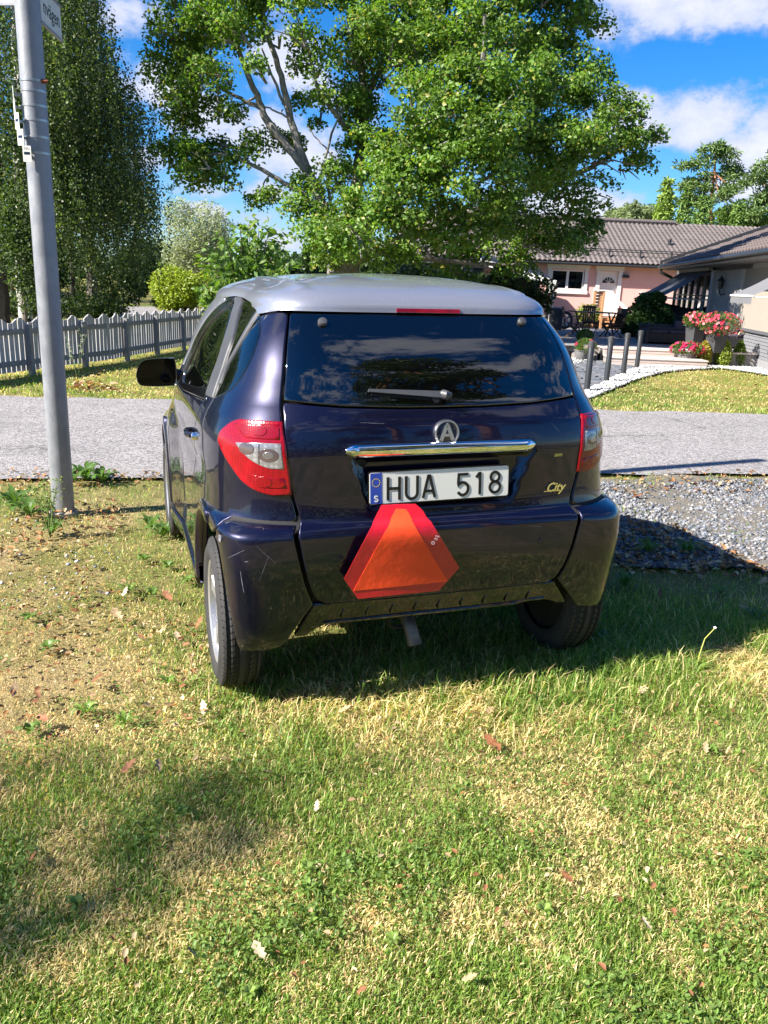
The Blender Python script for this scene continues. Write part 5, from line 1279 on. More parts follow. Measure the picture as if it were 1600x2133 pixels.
M['glass'] = glassy('window_glass', (.02, .025, .03), .55, .03)
house_window(wL, wR, wB, wT); house_window(w2L+.1, w2R+.1, w2B, w2T)
dr_ = empty('front_door'); dr_.parent = ph
mb = MB(); trim(mb, dL, dR, dB, dT, .15, bottom=False); mb.build('door_trim', M['white'], dr_)
a, b = dL+.15, dR-.15; mb = MB(); mb.box((a, .06, dB), (b, .10, dT-.15)); w_ = b-a
for (p, q, c, d) in ((a+.10, b-.10, dB+.12, dB+.80), (a+.10, b-.10, dB+.88, dB+1.06)):
    mb.box((p, .050, c), (p+.02, .06, d)); mb.box((q-.02, .050, c), (q, .06, d)); mb.box((p+.02, .050, c), (q-.02, .06, c+.02)); mb.box((p+.02, .050, d-.02), (q-.02, .06, d))
for k in range(1, 4): mb.box((a+.10+(w_-.2)*k/4-.005, .053, dB+.14), (a+.10+(w_-.2)*k/4+.005, .06, dB+.78))
mb.build('door_leaf', M['white'], dr_)
cx_, cz_ = (a+b)/2, dB+1.28; mb = MB(); mb.prism([(cx_, cz_)]+[(cx_+.26*math.cos(t), cz_+.24*math.sin(t)) for t in np.linspace(0, math.pi, 15)], -.058, -.052, Matrix.Rotation(rad(90), 4, 'X')); mb.build('fan_light', M['pane'], dr_)
mb = MB()
for t in (45, 75, 105, 135): mb.tube([(cx_, .05, cz_), (cx_+.25*math.cos(rad(t)), .05, cz_+.23*math.sin(rad(t)))], .011, 4)
mb.tube([(cx_+.26*math.cos(t), .05, cz_+.24*math.sin(t)) for t in np.linspace(0, math.pi, 15)], .013, 4); mb.tube([(cx_-.27, .05, cz_), (cx_+.27, .05, cz_)], .014, 4); mb.build('fan_bars', M['white'], dr_)
mb = MB(); mb.box((b-.10, .01, dB+.97), (b-.06, .06, dB+1.02)); mb.box((b-.16, .0, dB+.985), (b-.06, .02, dB+1.005)); mb.build('door_handle', M['band'], dr_)
lx, lz = PW(1303, 577); mb = MB(); mb.prism([(lx+.14*math.cos(t), lz-.03+.13*math.sin(t)) for t in np.linspace(0, math.pi, 13)], 0.0, .12, Matrix.Rotation(rad(90), 4, 'X')); mb.build('wall_lamp', M['blackmetal'], ph)
# roof: rows of wavy tiles, real relief
def tiled(name, origin, ax, up, W_, L_, tw, tl, amp, material, parent, stepz=.03):
    ax = np.array(ax, float); up = np.array(up, float); ax /= np.linalg.norm(ax); up /= np.linalg.norm(up); nn = np.cross(ax, up)
    if nn[2] < 0: nn = -nn
    nc = int(W_/tw); nr = int(L_/tl); sub = 8; V = []; F = []
    u = np.arange(nc*sub+1)/sub*tw; prof = amp*np.abs(np.sin(np.pi*u/tw))**.75+amp*.25*np.sin(2*np.pi*u/tw)
    rows = []
    for r_ in range(nr):
        rows.append((r_*tl, stepz)); rows.append(((r_+1)*tl-.001, 0.))
    for (v, h) in rows:
        for i in range(len(u)): V.append(np.array(origin)+ax*u[i]+up*v+nn*(prof[i]+h))
    k = len(u)
    for j in range(len(rows)-1):
        for i in range(k-1): F.append((j*k+i, j*k+i+1, (j+1)*k+i+1, (j+1)*k+i))
    o = link(name, npmesh(name, np.array(V), F, smooth=False), material, parent); o['kind'] = 'stuff'; return o
ex0 = x0-3.5; pitch = math.atan2(4.42-2.50, 4.6)
roofp = empty('roof'); roofp.parent = ph
tiled('roof_tiles', (ex0, -.36, 2.50), (1, 0, 0), (0, math.cos(pitch), math.sin(pitch)), 17.6-ex0, 5.05, .205, .335, .042, M['tile'], roofp)
mb = MB(); mb.box((ex0, -.34, 2.40), (17.6, -.32, 2.50)); mb.box((ex0, -.32, 2.45), (17.6, .0, 2.47)); mb.build('fascia', M['blackmetal'], roofp)
mb = MB(); mb.tube([(ex0, -.41, 2.45), (17.6, -.41, 2.43)], .05, 10); mb.build('gutter', M['blackmetal'], roofp, True)
ry, rz = 4.35, 2.50+5.0*math.sin(pitch)+.04
rc = MB().tube([(0, 0, 0), (.36, 0, 0)], [.10, .085], 8).mesh('ridge_tile', True, M['tile'])
for k in range(36): 
    if ex0+.34*k < 17.4: inst('ridge_tile', rc, roofp, (ex0+.34*k, -.62+5.05*math.cos(pitch), rz))
mb = MB(); mb.add([(ex0, ry, rz-.05), (17.6, ry, rz-.05), (17.6, 9.2, 2.4), (ex0, 9.2, 2.4)], [(0, 1, 2, 3)]); mb.build('roof_back', M['tile'], roofp)
mb = MB()                                                  # snow guard
for k in range(12):
    x = ex0+1+1.25*k; q = .85; mb.box((x, -.62+q*math.cos(pitch), 2.50+q*math.sin(pitch)), (x+.04, -.50+q*math.cos(pitch), 2.76+q*math.sin(pitch)))
for dz in (.16, .24): mb.tube([(ex0+.5, -.56+.85*math.cos(pitch), 2.50+.85*math.sin(pitch)+dz), (17.2, -.56+.85*math.cos(pitch), 2.50+.85*math.sin(pitch)+dz)], .018, 6)
mb.build('snow_guard', M['blackmetal'], roofp)
vx, vz = atY(1394, 513, HY+1.7)[[0, 2]]; mb = MB(); mb.cyl((vx, 1.7, vz-.25), (vx, 1.7, vz+.28), .075, n=12); mb.cyl((vx+.05, 1.7, vz-.22), (vx+.05, 1.7, vz-.16), .2, n=12); mb.build('vent_pipe', M['blackmetal'], roofp, True)
# wooden stoop with slatted railing
st_ = empty('porch_steps', (0, HY, 0), 0, 'orange wooden porch with slatted rail before the white door', 'porch')
px_, _ = PW(1220, 600); z_ = .45
MB().box((dL-.5, -1.6, z_-.10), (12.0, -.02, z_)).build('deck', M['pine_wood'], st_)
for k in range(8): MB().box((px_, -1.62, z_+.05+.118*k), (px_+.36, -1.59, z_+.14+.118*k)).build('slat', M['pine_wood'], st_)
for x in (px_, px_+.34, dR+.35): MB().box((x-.03, -1.70, z_-.5), (x+.05, -1.62, z_+1.0)).build('rail_post', M['pine_wood'], st_)
MB().box((px_-.05, -1.72, z_+1.0), (px_+.50, -1.58, z_+1.04)).build('hand_rail', M['white'], st_)
mb = MB(); mb.add(*flatbar(Vector((px_+.45, -1.66, z_+.98)), Vector((px_+1.05, -2.6, z_+.35)), .05, .05, .03)); mb.build('hand_rail', M['white'], st_)
for k in range(3): MB().box((px_+.5, -1.9-.3*k, z_-.13*(k+1)-.04), (dR+.4, -1.6-.3*k, z_-.13*(k+1))).build('step', M['pine_wood'], st_)
rx_, _ = PW(1312, 600)
for k in range(8): MB().box((rx_, -1.62, z_+.05+.118*k), (rx_+.75, -1.59, z_+.14+.118*k)).build('slat', M['pine_wood'], st_)
MB().box((rx_-.05, -1.70, z_+.98), (rx_+.85, -1.58, z_+1.03)).build('hand_rail', M['white'], st_)
# open shelter at the left of the window
sh = empty('lean_to', (0, 30, 0), 0, 'dark lean-to with white fascia and post left of the pink house window', 'shelter')
ax_, az_ = atY(1090, 572, 30)[[0, 2]]; bx_, bz_ = atY(1158, 590, 30)[[0, 2]]
mb = MB(); mb.add(*flatbar(Vector((ax_-1.6, 0, az_+.40)), Vector((bx_, 0, bz_)), .10, .10, .04, Vector((0, 0, 1)))); mb.build('fascia_board', M['white'], sh)
MB().add([(ax_-1.6, .02, az_+.45), (bx_, .02, bz_+.04), (bx_, 3.4, bz_+.5), (ax_-1.6, 3.4, az_+.9)], [(0, 1, 2, 3)]).build('shelter_roof', M['blackmetal'], sh)
MB().box((bx_-.13, .0, .0), (bx_-.03, .10, bz_-.05)).build('post', M['white'], sh)
MB().box((ax_-1.5, 2.5, 0), (bx_-.2, 2.6, bz_+.1)).build('back_wall', M['dark'], sh)
mb = MB(); mb.tube([(bx_+.02, 0, bz_), (bx_+.02, 0, bz_-.12), (bx_-.10, 0, bz_-.3), (bx_-.10, 0, 0)], .035, 8); mb.build('downpipe', M['blackmetal'], sh, True)

# ================================================================== GREY HOUSE (right)
A2 = np.array([7.79, 16.89]); dd2 = np.array([.150, .989]); nn2 = np.array([-.989, .150])
gh = empty('grey_house', (A2[0], A2[1], 0), 0, 'grey house with brick base, awnings and dark tiled roof at right', 'house')
# local frame: X along the wall away from the camera, Y outwards (towards the garden)
gh.matrix_world = Matrix(((dd2[0], nn2[0], 0, A2[0]), (dd2[1], nn2[1], 0, A2[1]), (0, 0, 1, 0), (0, 0, 0, 1)))
def GW(px, py, o=0.):
    d = dir_px(px, py); c = A2+nn2*o; t = (c@nn2)/(d[:2]@nn2); P = EYE+d*t; return float((P[:2]-A2)@dd2), float(P[2])
M['greywall'] = vary(mat('grey_paint', (.235, .235, .25), .7), 8, .12, .15, 60)
M['greylight'] = vary(mat('light_grey_paint', (.40, .40, .41), .7), 8, .1)
M['greydark'] = vary(mat('dark_grey_paint', (.10, .105, .12), .6), 8, .15)
M['cream'] = vary(mat('cream_render', (.31, .275, .24), .85), 4, .06)
M['brickgrey'] = vary(mat('painted_brick_grey', (.22, .225, .25), .75), 9, .2, .3, 70); M['mortar'] = mat('painted_mortar', (.12, .12, .13), .9)
mb = MB(); mb.box((-5, -.30, -.2), (12.2, -.06, 2.4)); mb.build('inner_wall', M['greydark'], gh)
mb = MB(); mb.box((-5, -.06, -.1), (3.1, .015, .20)); mb.build('plinth', vary(mat('plinth_grey', (.24, .24, .255), .85), 6, .1, .2, 60), gh)
mb = MB(); mb.box((-5, -.06, .20), (6.1, -.012, .72)); mb.build('mortar_bed', M['mortar'], gh)
bme = MB().box((0, -.02, 0), (.235, 0, .062)).mesh('brick', False, M['brickgrey'])
cnt = 0
for j in range(7):
    for i in range(37):
        x = -3.0+.245*i+(.12 if j % 2 else 0); 
        if x+.24 > 6.0: continue
        inst('brick', bme, gh, (x, .001+.003*((i*7+j*3) % 3), .206+.073*j)); cnt += 1
mb = MB(); mb.box((-5, -.03, .715), (6.15, .05, .775)); mb.build('sill_board', M['greydark'], gh)
MB().box((-1.6, .02, .50), (-.1, .07, .714)).build('flower_shelf', M['greydark'], gh)
# cream wall panel, corner boards, vertical boarding
MB().box((-3.4, -.05, .776), (3.0, .0, 2.10)).build('render_panel', M['cream'], gh)
MB().box((3.0, -.05, .776), (3.22, .035, 2.10)).build('corner_board', M['greylight'], gh)
bb = MB().box((0, -.04, .776), (.125, .0, 2.10)).mesh('wall_board', False, M['greywall']); bc = MB().box((0, 0, .776), (.045, .022, 2.10)).mesh('cover_batten', False, M['greylight'])
for k in range(18): inst('wall_board', bb, gh, (3.23+.145*k, 0, 0)); inst('cover_batten', bc, gh, (3.33+.145*k, 0, 0))
MB().box((5.86, -.05, .30), (6.18, .09, 2.12)).build('white_pillar', M['greylight'], gh)
vb = MB().box((0, -.03, 2.10), (.09, .012, 2.24)).mesh('frieze_board', False, M['greylight'])
for k in range(66): inst('frieze_board', vb, gh, (-4.2+.1*k, 0, 0))
# shuttered window at the near end
w = empty('window'); w.parent = gh
MB().box((-3.3, .005, .80), (-1.3, .04, 2.05)).build('window_frame', M['greylight'], w); MB().box((-3.2, .042, .88), (-2.1, .046, 1.98)).build('pane', M['pane'], w)
# glazed veranda in the shade of the first awning
w = empty('veranda'); w.parent = gh
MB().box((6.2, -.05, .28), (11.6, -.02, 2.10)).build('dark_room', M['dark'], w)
MB().box((6.2, -.02, .28), (11.6, .02, .72)).build('parapet', M['greydark'], w)
for k in range(6):
    x = 6.25+.9*k; mb = MB(); mb.box((x, -.01, .72), (x+.07, .05, 2.08)); mb.box((x+.83, -.01, .72), (x+.90, .05, 2.08)); mb.box((x+.07, -.01, .72), (x+.83, .05, .80)); mb.box((x+.07, -.01, 2.0), (x+.83, .05, 2.08)); mb.box((x+.07, -.0, 1.42), (x+.83, .045, 1.46)); mb.build('window_frame', M['greylight'], w)
    MB().box((x+.07, .0, .80), (x+.83, .006, 2.0)).build('pane', M['pane'], w)
# wall lantern
lx, lz = GW(1515, 593); la = empty('wall_lantern'); la.parent = gh
mb = MB(); Mt = Matrix.Translation((lx, .16, lz)); mb.lathe([(.0, -.12), (.05, -.11), (.055, -.10), (.075, .08), (.11, .085), (.03, .17), (.012, .22), (0, .225)], 6, Mt); mb.tube([(lx, .03, lz-.22), (lx, .12, lz-.26), (lx, .16, lz-.2), (lx, .16, lz-.12)], .016, 8); mb.lathe([(0, 0), (.06, 0), (.06, .02), (0, .02)], 14, Matrix.Translation((lx, .0, lz-.22)) @ Matrix.Rotation(rad(-90), 4, 'X')); mb.build('lantern_frame', M['blackmetal'], la)
mb = MB(); mb.lathe([(.045, -.09), (.066, .07)], 6, Mt); mb.build('lantern_glass', mat('lantern_glass', (.6, .58, .5), .3), la)
# awnings
M['awning'] = vary(mat('awning_cloth_dark', (.055, .060, .075), .8), 4, .2, .1, 200); M['awning2'] = vary(mat('awning_cloth_grey', (.15, .153, .17), .8), 4, .1, .1, 200)
def awning(name, t0, t1, ztop, zb, out, clothm, label):
    r = empty(name); r.parent = gh; n = 24; V = []
    for i in range(n+1):
        x = t0+(t1-t0)*i/n
        for j in range(9):
            u = j/8; V.append((x, .06+out*u, ztop+(zb-ztop)*u-.035*math.sin(math.pi*u)))
        V.append((x, .06+out+.004, zb-.15-.012*math.cos(i*math.pi)))
    F = [(i*10+j, i*10+j+1, (i+1)*10+j+1, (i+1)*10+j) for i in range(n) for j in range(9)]
    mb = MB(); mb.add(V, F); o = mb.build('awning_cloth', clothm, r, True)
    mb = MB(); mb.box((t0-.03, .03, ztop-.02), (t1+.03, .14, ztop+.09)); mb.build('awning_box', M['greylight'], r)
    mb = MB(); mb.tube([(t0-.02, .06+out, zb-.01), (t1+.02, .06+out, zb-.01)], .02, 8); mb.build('front_bar', M['white'], r, True)
    for x in (t0+.03, t1-.03): mb = MB(); mb.tube([(x, .03, zb-.03), (x, .06+out, zb-.02)], .014, 6); mb.build('awning_arm', M['white'], r, True)
    tag(r, None); return r
awning('awning', 6.35, 10.75, 2.14, 1.36, 1.25, M['awning'], '')
awning('awning', -2.0, -.47, 2.10, 1.50, 1.0, M['awning2'], '')
# roof of the grey house: single tiles
rf_ = empty('roof'); rf_.parent = gh
pit = rad(21); upv = Vector((0, -math.cos(pit), math.sin(pit)))
def tile_mesh(w_, l_, amp):
    mb = MB(); V = []; n = 6
    for (v, h) in ((0, .035), (l_+.03, .006)):
        for i in range(n+1):
            u = i/n; V.append((u*w_, v, h+amp*abs(math.sin(math.pi*u))**.75+amp*.2*math.sin(2*math.pi*u)))
    for i in range(n+1): u = i/n; V.append((u*w_, 0, .0+amp*abs(math.sin(math.pi*u))**.75*.8))
    F = [(i, i+1, n+2+i, n+1+i) for i in range(n)]+[(2*n+2+i, 2*n+3+i, i+1, i) for i in range(n)]
    mb.add(V, F); return mb.mesh('roof_tile', False, M['tile2'])
tw, tl = .235, .36; tm = tile_mesh(tw, tl, .045); e0 = (-4.0, .58, 2.36)
cells = []
for i in range(int(15.4/tw)):
    for j in range(13):
        p = Vector((e0[0]+i*tw, e0[1]+upv.y*tl*j, e0[2]+upv.z*tl*j)); wp = gh.matrix_world @ p; dist_ = (Vector((0, 0, CAMH))-wp).length
        q = np.array(wp)-EYE; zz_ = q@_f; sx_ = 800+FPX*(q@_r)/zz_
        cells.append((sx_ > 1625, dist_, p))
cells.sort(key=lambda c: (c[0], c[1])); RX = Matrix.Rotation(-(math.pi-pit), 4, 'X')
rotm = Matrix(((1, 0, 0), (0, -math.cos(pit), math.sin(pit)), (0, math.sin(pit), math.cos(pit)))).to_4x4()
rot_ = Matrix(((1, 0, 0, 0), (0, upv.y, -upv.z*-1, 0), (0, upv.z, -upv.y, 0), (0, 0, 0, 1)))
rest = MB()
rt_ = random.Random(9)
for k, (_, _, p) in enumerate(cells):
    Tm = Matrix.Translation(p) @ rot_
    if k < 290: o = bpy.data.objects.new('roof_tile', tm); col.objects.link(o); o.parent = rf_; o.matrix_local = Tm @ Matrix.Rotation(rt_.uniform(-.012, .012), 4, 'Z')
    else: rest.add([v.co.copy() for v in tm.vertices], [tuple(f.vertices) for f in tm.polygons], Tm)
o = rest.build('roof_tiles', M['tile2'], rf_); o['kind'] = 'stuff'
mb = MB(); mb.add([(-4, e0[1], 2.33), (11.4, e0[1], 2.33), (11.4, e0[1]+upv.y*4.7, 2.33+upv.z*4.7), (-4, e0[1]+upv.y*4.7, 2.33+upv.z*4.7)], [(0, 1, 2, 3)]); mb.build('roof_deck', M['dark'], rf_)
mb = MB(); mb.add(*flatbar(Vector((11.45, .62, 2.36)), Vector((11.45, .60+upv.y*4.7, 2.38+upv.z*4.7)), .14, .14, .05, Vector((0, 0, 1)))); mb.build('barge_board', M['blackmetal'], rf_)
mb = MB(); mb.tube([(-4, .66, 2.31), (11.45, .66, 2.29)], .065, 10); mb.build('gutter', M['blackmetal'], rf_, True)
sfb_ = MB().box((0, 0, 0), (15.4, .14, .022)).mesh('soffit_board', False, M['greywall'])
for k in range(4): inst("soffit_board", sfb_, rf_, (-4, .0+.15*k, 2.20+.025*(k % 2)))
MB().box((-4, .58, 2.20), (11.4, .605, 2.335)).build('fascia', M['greylight'], rf_)
mb = MB(); mb.tube([(11.2, .64, 2.28), (11.2, .62, 2.12), (11.15, .30, 1.98), (11.15, .10, 1.85), (11.15, .10, .3)], .05, 10); mb.build('downpipe', M['blackmetal'], rf_, True)
# garden tap on the wall
tx, tz = GW(1545, 692, .08); tp2 = empty('garden_tap'); tp2.parent = gh
mb = MB(); mb.tube([(tx, .0, tz), (tx, .12, tz), (tx, .14, tz-.05)], .018, 8); mb.build('spout', mat('brass', (.45, .33, .2), .35, .8), tp2, True)
mb = MB(); mb.lathe([(0, 0), (.035, .0), (.035, .012), (0, .012)], 10, Matrix.Translation((tx, .08, tz+.04))); mb.build('tap_wheel', mat('tap_red', (.45, .05, .04), .5), tp2)
mb = MB(); mb.tube([(tx, .14, tz-.05), (tx+.05, .18, tz-.2), (tx+.1, .15, .2), (tx+.12, .16, .0)], .013, 6); mb.build('hose', M['greytrim'], tp2, True)
# ================================================================== TERRACE, PATH AND GARDEN
PZ = .30
M['slate'] = vary(mat('slate_paving', (.105, .115, .135), .6), 5, .35, .3, 40, (1, 1, 1), (.16, .165, .18)); M['slab'] = vary(mat('terrace_slab', (.25, .235, .235), .8), 5, .2, .3, 40)
M['block'] = vary(mat('wall_block', (.20, .185, .18), .9), 7, .3, .5, 40, (1, 1, 1), (.29, .26, .24)); M['oldwood'] = vary(mat('weathered_wood', (.46, .37, .33), .8), 3, .25, .3, 30, (.3, 4, 4), (.54, .47, .43))
M['darkwood'] = vary(mat('dark_stained_wood', (.060, .034, .026), .65), 8, .4, .2, 60); M['wicker'] = vary(mat('black_wicker', (.014, .014, .018), .55), 50, .5, .5, 160)
M['cushion'] = vary(mat('plum_cushion', (.07, .055, .075), .9), 9, .25, .2, 60); M['cushion2'] = vary(mat('pale_cushion', (.30, .25, .28), .9), 9, .2, .2, 60)
M['pot'] = vary(mat('grey_pot', (.17, .165, .165), .6), 8, .2, .1, 60); M['potdark'] = vary(mat('charcoal_planter', (.060, .060, .066), .5), 8, .2)
M['bollard'] = mat('dark_bollard', (.04, .043, .048), .4, .3); M['rock'] = vary(mat('boulder_stone', (.13, .125, .125), .9), 4, .4, .8, 20, (1, 1, 1), (.21, .20, .19))
ter = empty('terrace', (0, 0, 0), 0, 'raised stone terrace with pale wooden steps before the grey house', 'terrace')
Yf = 18.15
MB().add([(2.6, Yf+.3, 0), (9.6, Yf+.3, 0), (10.2, 27, 0), (2.4, 27, 0), (2.6, Yf+.3, PZ-.03), (9.6, Yf+.3, PZ-.03), (10.2, 27, PZ-.03), (2.4, 27, PZ-.03)], [(0, 1, 5, 4), (1, 2, 6, 5), (2, 3, 7, 6), (3, 0, 4, 7), (4, 5, 6, 7)]).build('core', M['slab'], ter)
rt = random.Random(5)
for j in range(9):                                      # paving slabs seen edge-on on top
    y = Yf+.05+.62*j
    for i in range(10):
        x = 3.0+.66*i+(.3 if j % 2 else 0); MB().box((x, y, PZ-.03), (x+.645, y+.605, PZ+rt.uniform(.0, .006)), None, .008).build('slab', M['slab'], ter)
nb_ = 0
# curved block wall on the left, straight behind the steps
cur = [(2.2, 20.6), (2.9, 19.7), (3.6, 18.9), (4.15, 18.35), (4.7, 18.12), (5.6, 18.10), (6.6, 18.10), (7.6, 18.12), (8.0, 18.15)]
L2 = [0]
for a, b in zip(cur, cur[1:]): L2.append(L2[-1]+math.dist(a, b))
blk = [MB().box((-.145+.01*k, -.10, 0), (.145-.008*k, .10, .142), None, .012).mesh('block', False, M['block']) for k in range(3)]
for row in range(2):
    s = .02+(.15 if row else 0)
    while s < L2[-1]-.1:
        i = max(k for k in range(len(L2)) if L2[k] <= s); i = min(i, len(cur)-2); t = (s-L2[i])/(L2[i+1]-L2[i]); x = cur[i][0]+(cur[i+1][0]-cur[i][0])*t; y = cur[i][1]+(cur[i+1][1]-cur[i][1])*t
        inst('block', blk[rt.randrange(3)], ter, (x, y+rt.uniform(-.008, .008), .148*row), (0, 0, math.atan2(cur[i+1][1]-cur[i][1], cur[i+1][0]-cur[i][0]))); s += .30
# wooden steps: two treads, each front of three planks
sx0, sx1 = 4.55, 6.55
for k, (y0, z0) in enumerate(((17.0, 0.), (17.6, .145))):
    for q in range(2): MB().box((sx0, y0-.035, z0+.005+.07*q), (sx1, y0, z0+.069+.07*q), None, .004).build('riser_plank', M['oldwood'], ter)
    for q in range(4): MB().box((sx0-.02, y0-.05+.15*q, z0+.14), (sx1+.02, y0+.093+.15*q, z0+.17), None, .005).build('tread_plank', M['oldwood'], ter)
    MB().box((sx0+.01, y0+.002, z0), (sx1-.01, y0+.6, z0+.138)).build('step_core', M['block'], ter)
MB().box((6.56, 17.75, 0), (7.9, 18.0, .275), None, .01).build('side_beam', M['block'], ter)
MB().box((6.56, 17.70, .276), (7.95, 18.02, .312), None, .005).build('side_cap', M['oldwood'], ter)
# slate path with joints
sl_poly = [tuple(ground(*p)[:2]) for p in ((1000, 760), (1050, 812), (1190, 836), (1222, 820), (1250, 800), (1330, 768), (1400, 768.), (1445, 765), (1240, 744), (1195, 747), (1100, 735))]
tag(flatpoly('path_bed', sl_poly, .010, M['mortar']), kind='structure')
pth = empty('slate_path', (0, 0, 0), 0, 'dark slate crazy-paved path leading to the wooden steps', 'path'); r5 = np.random.default_rng(12)
pg = []
for i in range(16):
    for j in range(16):
        x = 1.7+.33*i+r5.uniform(-.05, .05); y = 11.6+.38*j+r5.uniform(-.05, .05)
        if inpoly(np.array([x+.16]), np.array([y+.18]), sl_poly)[0]: pg.append((x, y))
for x, y in pg:
    n = 6; c = (x+.165, y+.19); P_ = [(c[0]+.168*math.cos(6.283*k/n+r5.uniform(-.25, .25))*r5.uniform(.85, 1.12), c[1]+.195*math.sin(6.283*k/n+r5.uniform(-.25, .25))*r5.uniform(.85, 1.12)) for k in range(n)]
    MB().prism(P_, .012, .026+r5.uniform(0, .006)).build('flagstone', M['slate'], pth)
wp_ = [tuple(ground(*p)[:2]) for p in ((1170, 835), (1215, 838), (1262, 818), (1330, 790), (1385, 776), (1425, 772), (1500, 768), (1560, 776), (1700, 800), (1700, 780), (1560, 762), (1480, 760), (1430, 765), (1400, 764), (1330, 765), (1262, 795), (1222, 815))]
stonefield('white_pebbles', wp_, 5500, .03, .07, [(.46, .46, .45), (.38, .38, .37), (.52, .52, .51)], .014, M['stone'], 9, .5)
tag(flatpoly('pebble_bed', wp_, .012, vary(mat('pebble_bed_white', (.36, .36, .35), .9), 40, .3)), kind='structure')
wp2 = [tuple(ground(*p)[:2]) for p in ((1150, 752), (1240, 744), (1245, 748), (1180, 765), (1150, 770))]
stonefield('white_pebbles', wp2, 600, .03, .07, [(.46, .46, .45), (.38, .38, .37)], .014, M['stone'], 10, .5)

# bollard lamps: first one nearest
bl_lab = ['nearest and tallest-looking dark bollard on the white pebbles by the road', 'second dark bollard from the road along the white pebbles', 'third dark bollard from the road beside the slate path', 'farthest dark bollard beside the slate path, nearest the steps']
bo_ = empty('bollard', (0, 0, 0), 0); mb = MB(); mb.lathe([(.046, 0), (.046, .745), (.043, .75), (0, .751)], 20); mb.build('tube', M['bollard'], bo_, True); mb = MB(); mb.lathe([(.049, .66), (.049, .745), (.03, .758), (0, .76)], 20); mb.build('cap', M['potdark'], bo_, True)
for i, q in enumerate(((1222, 816), (1263, 796), (1298, 781), (1326, 769))):
    o = bo_ if i == 0 else copy_tree(bo_); p = ground(*q); o.location = (p[0], p[1], 0); tag(o, bl_lab[i], 'bollard', 'bollards along the path')
# garden furniture
def chair_at(x, y, rz, label, z=PZ):
    c = empty('folding_chair', (x, y, z), rz, label, 'chair', 'dark wooden chairs on the terrace'); s = 1.0
    for k in range(6): MB().box((-.20+.068*k, .19+.0, .40), (-.145+.068*k, .215, .88), Matrix.Rotation(rad(-12), 4, 'X')).build('back_slat', M['darkwood'], c)
    for z0_, z1_ in ((.86, .93), (.36, .40)): MB().box((-.225, .185, z0_), (.225, .225, z1_), Matrix.Rotation(rad(-12), 4, 'X')).build('back_rail', M['darkwood'], c)
    for k in range(6): MB().box((-.22, -.24+.078*k, .38), (.22, -.24+.078*k+.062, .40)).build('seat_slat', M['darkwood'], c)
    for s_ in (-1, 1):
        mb = MB(); mb.add(*flatbar(Vector((s_*.21, .26, 0)), Vector((s_*.21, -.22, .40)), .022, .022, .015)); mb.build('leg', M['darkwood'], c); mb = MB(); mb.add(*flatbar(Vector((s_*.235, -.24, 0)), Vector((s_*.235, .20, .42)), .022, .022, .015)); mb.build('leg', M['darkwood'], c)
        mb = MB(); mb.box((s_*.22-.025, -.22, .60), (s_*.22+.025, .20, .62)); mb.build('armrest', M['darkwood'], c)
    c.scale = (.86, .86, .86); return c
p = ground(1195, 703, PZ); chair_at(p[0], p[1], rad(75), 'dark slatted chair at the left end of the terrace table')
p = ground(1272, 703, PZ); chair_at(p[0], p[1], rad(-60), 'dark slatted chair at the right end of the terrace table'); chair_at(p[0]-.25, p[1]+1.4, rad(-5), 'dark slatted chair behind the terrace table, before the boulder')
p = ground(1235, 700, PZ); tb_ = empty('garden_table', (p[0], p[1], PZ), rad(5), 'dark wooden garden table with crossed legs on the terrace', 'table')
for k in range(7): MB().box((-.62, -.38+.11*k, .60), (.62, -.28+.11*k, .625)).build('table_slat', M['darkwood'], tb_)
for x in (-.45, .45):
    for s_ in (-1, 1): mb = MB(); mb.add(*flatbar(Vector((x+.02*s_, -.3*s_, 0)), Vector((x+.02*s_, .3*s_, .60)), .03, .03, .02)); mb.build('leg', M['darkwood'], tb_)
# boulder
def boulder(name, loc, sx, sy, sz, label, seed):
    bm = bmesh.new(); bmesh.ops.create_icosphere(bm, subdivisions=4, radius=1); r = random.Random(seed); o_ = Vector((r.random()*9, r.random()*9, 0))
    from mathutils import noise as mn
    for v in bm.verts: v.co *= 1+.22*mn.noise(v.co*1.3+o_)+.08*mn.noise(v.co*4+o_); v.co.x *= sx; v.co.y *= sy; v.co.z = max(-.05, v.co.z*sz)
    mb = MB(); mb.bm(bm); o = mb.build(name, M['rock'], None, True); o.location = loc; return tag(o, label, 'rock')
p = ground(1258, 700, .1); boulder('boulder', (p[0]*1.28+.15, 25.5, PZ-.1), 1.15, .8, .98, 'big grey boulder standing behind the terrace table', 3)
# bin, wheel
bx, bz = atY(1160, 641, 25)[[0, 2]]; bn = empty('wheelie_bin', (bx, 25, .12), 0, 'dark grey plastic rubbish bin below the lean-to', 'bin'); hb = bz-.12
mb = MB(); mb.lathe([(.0, 0), (.17, 0), (.19, .02), (.225, hb-.08), (.225, hb-.06), (.0, hb-.06)], 20); mb.build('bin_body', M['potdark'], bn, True)
mb = MB(); mb.lathe([(.245, hb-.07), (.245, hb-.03), (.20, hb+.0), (0, hb+.02)], 20); mb.build('lid', M['potdark'], bn, True)
wx_, wz_ = atY(1181, 668, 25)[[0, 2]]; wh = empty('spare_wheel', (wx_, 25.4, wz_), rad(20), 'car wheel with silver rim leaning beside the rubbish bin', 'wheel')
o = inst('tyre', tme, wh, (0, 0, 0), (0, 0, rad(90))); o = inst('rim', rme_, wh, (0, 0, 0), (0, 0, rad(90))); wh.scale = (.95, .95, .95)
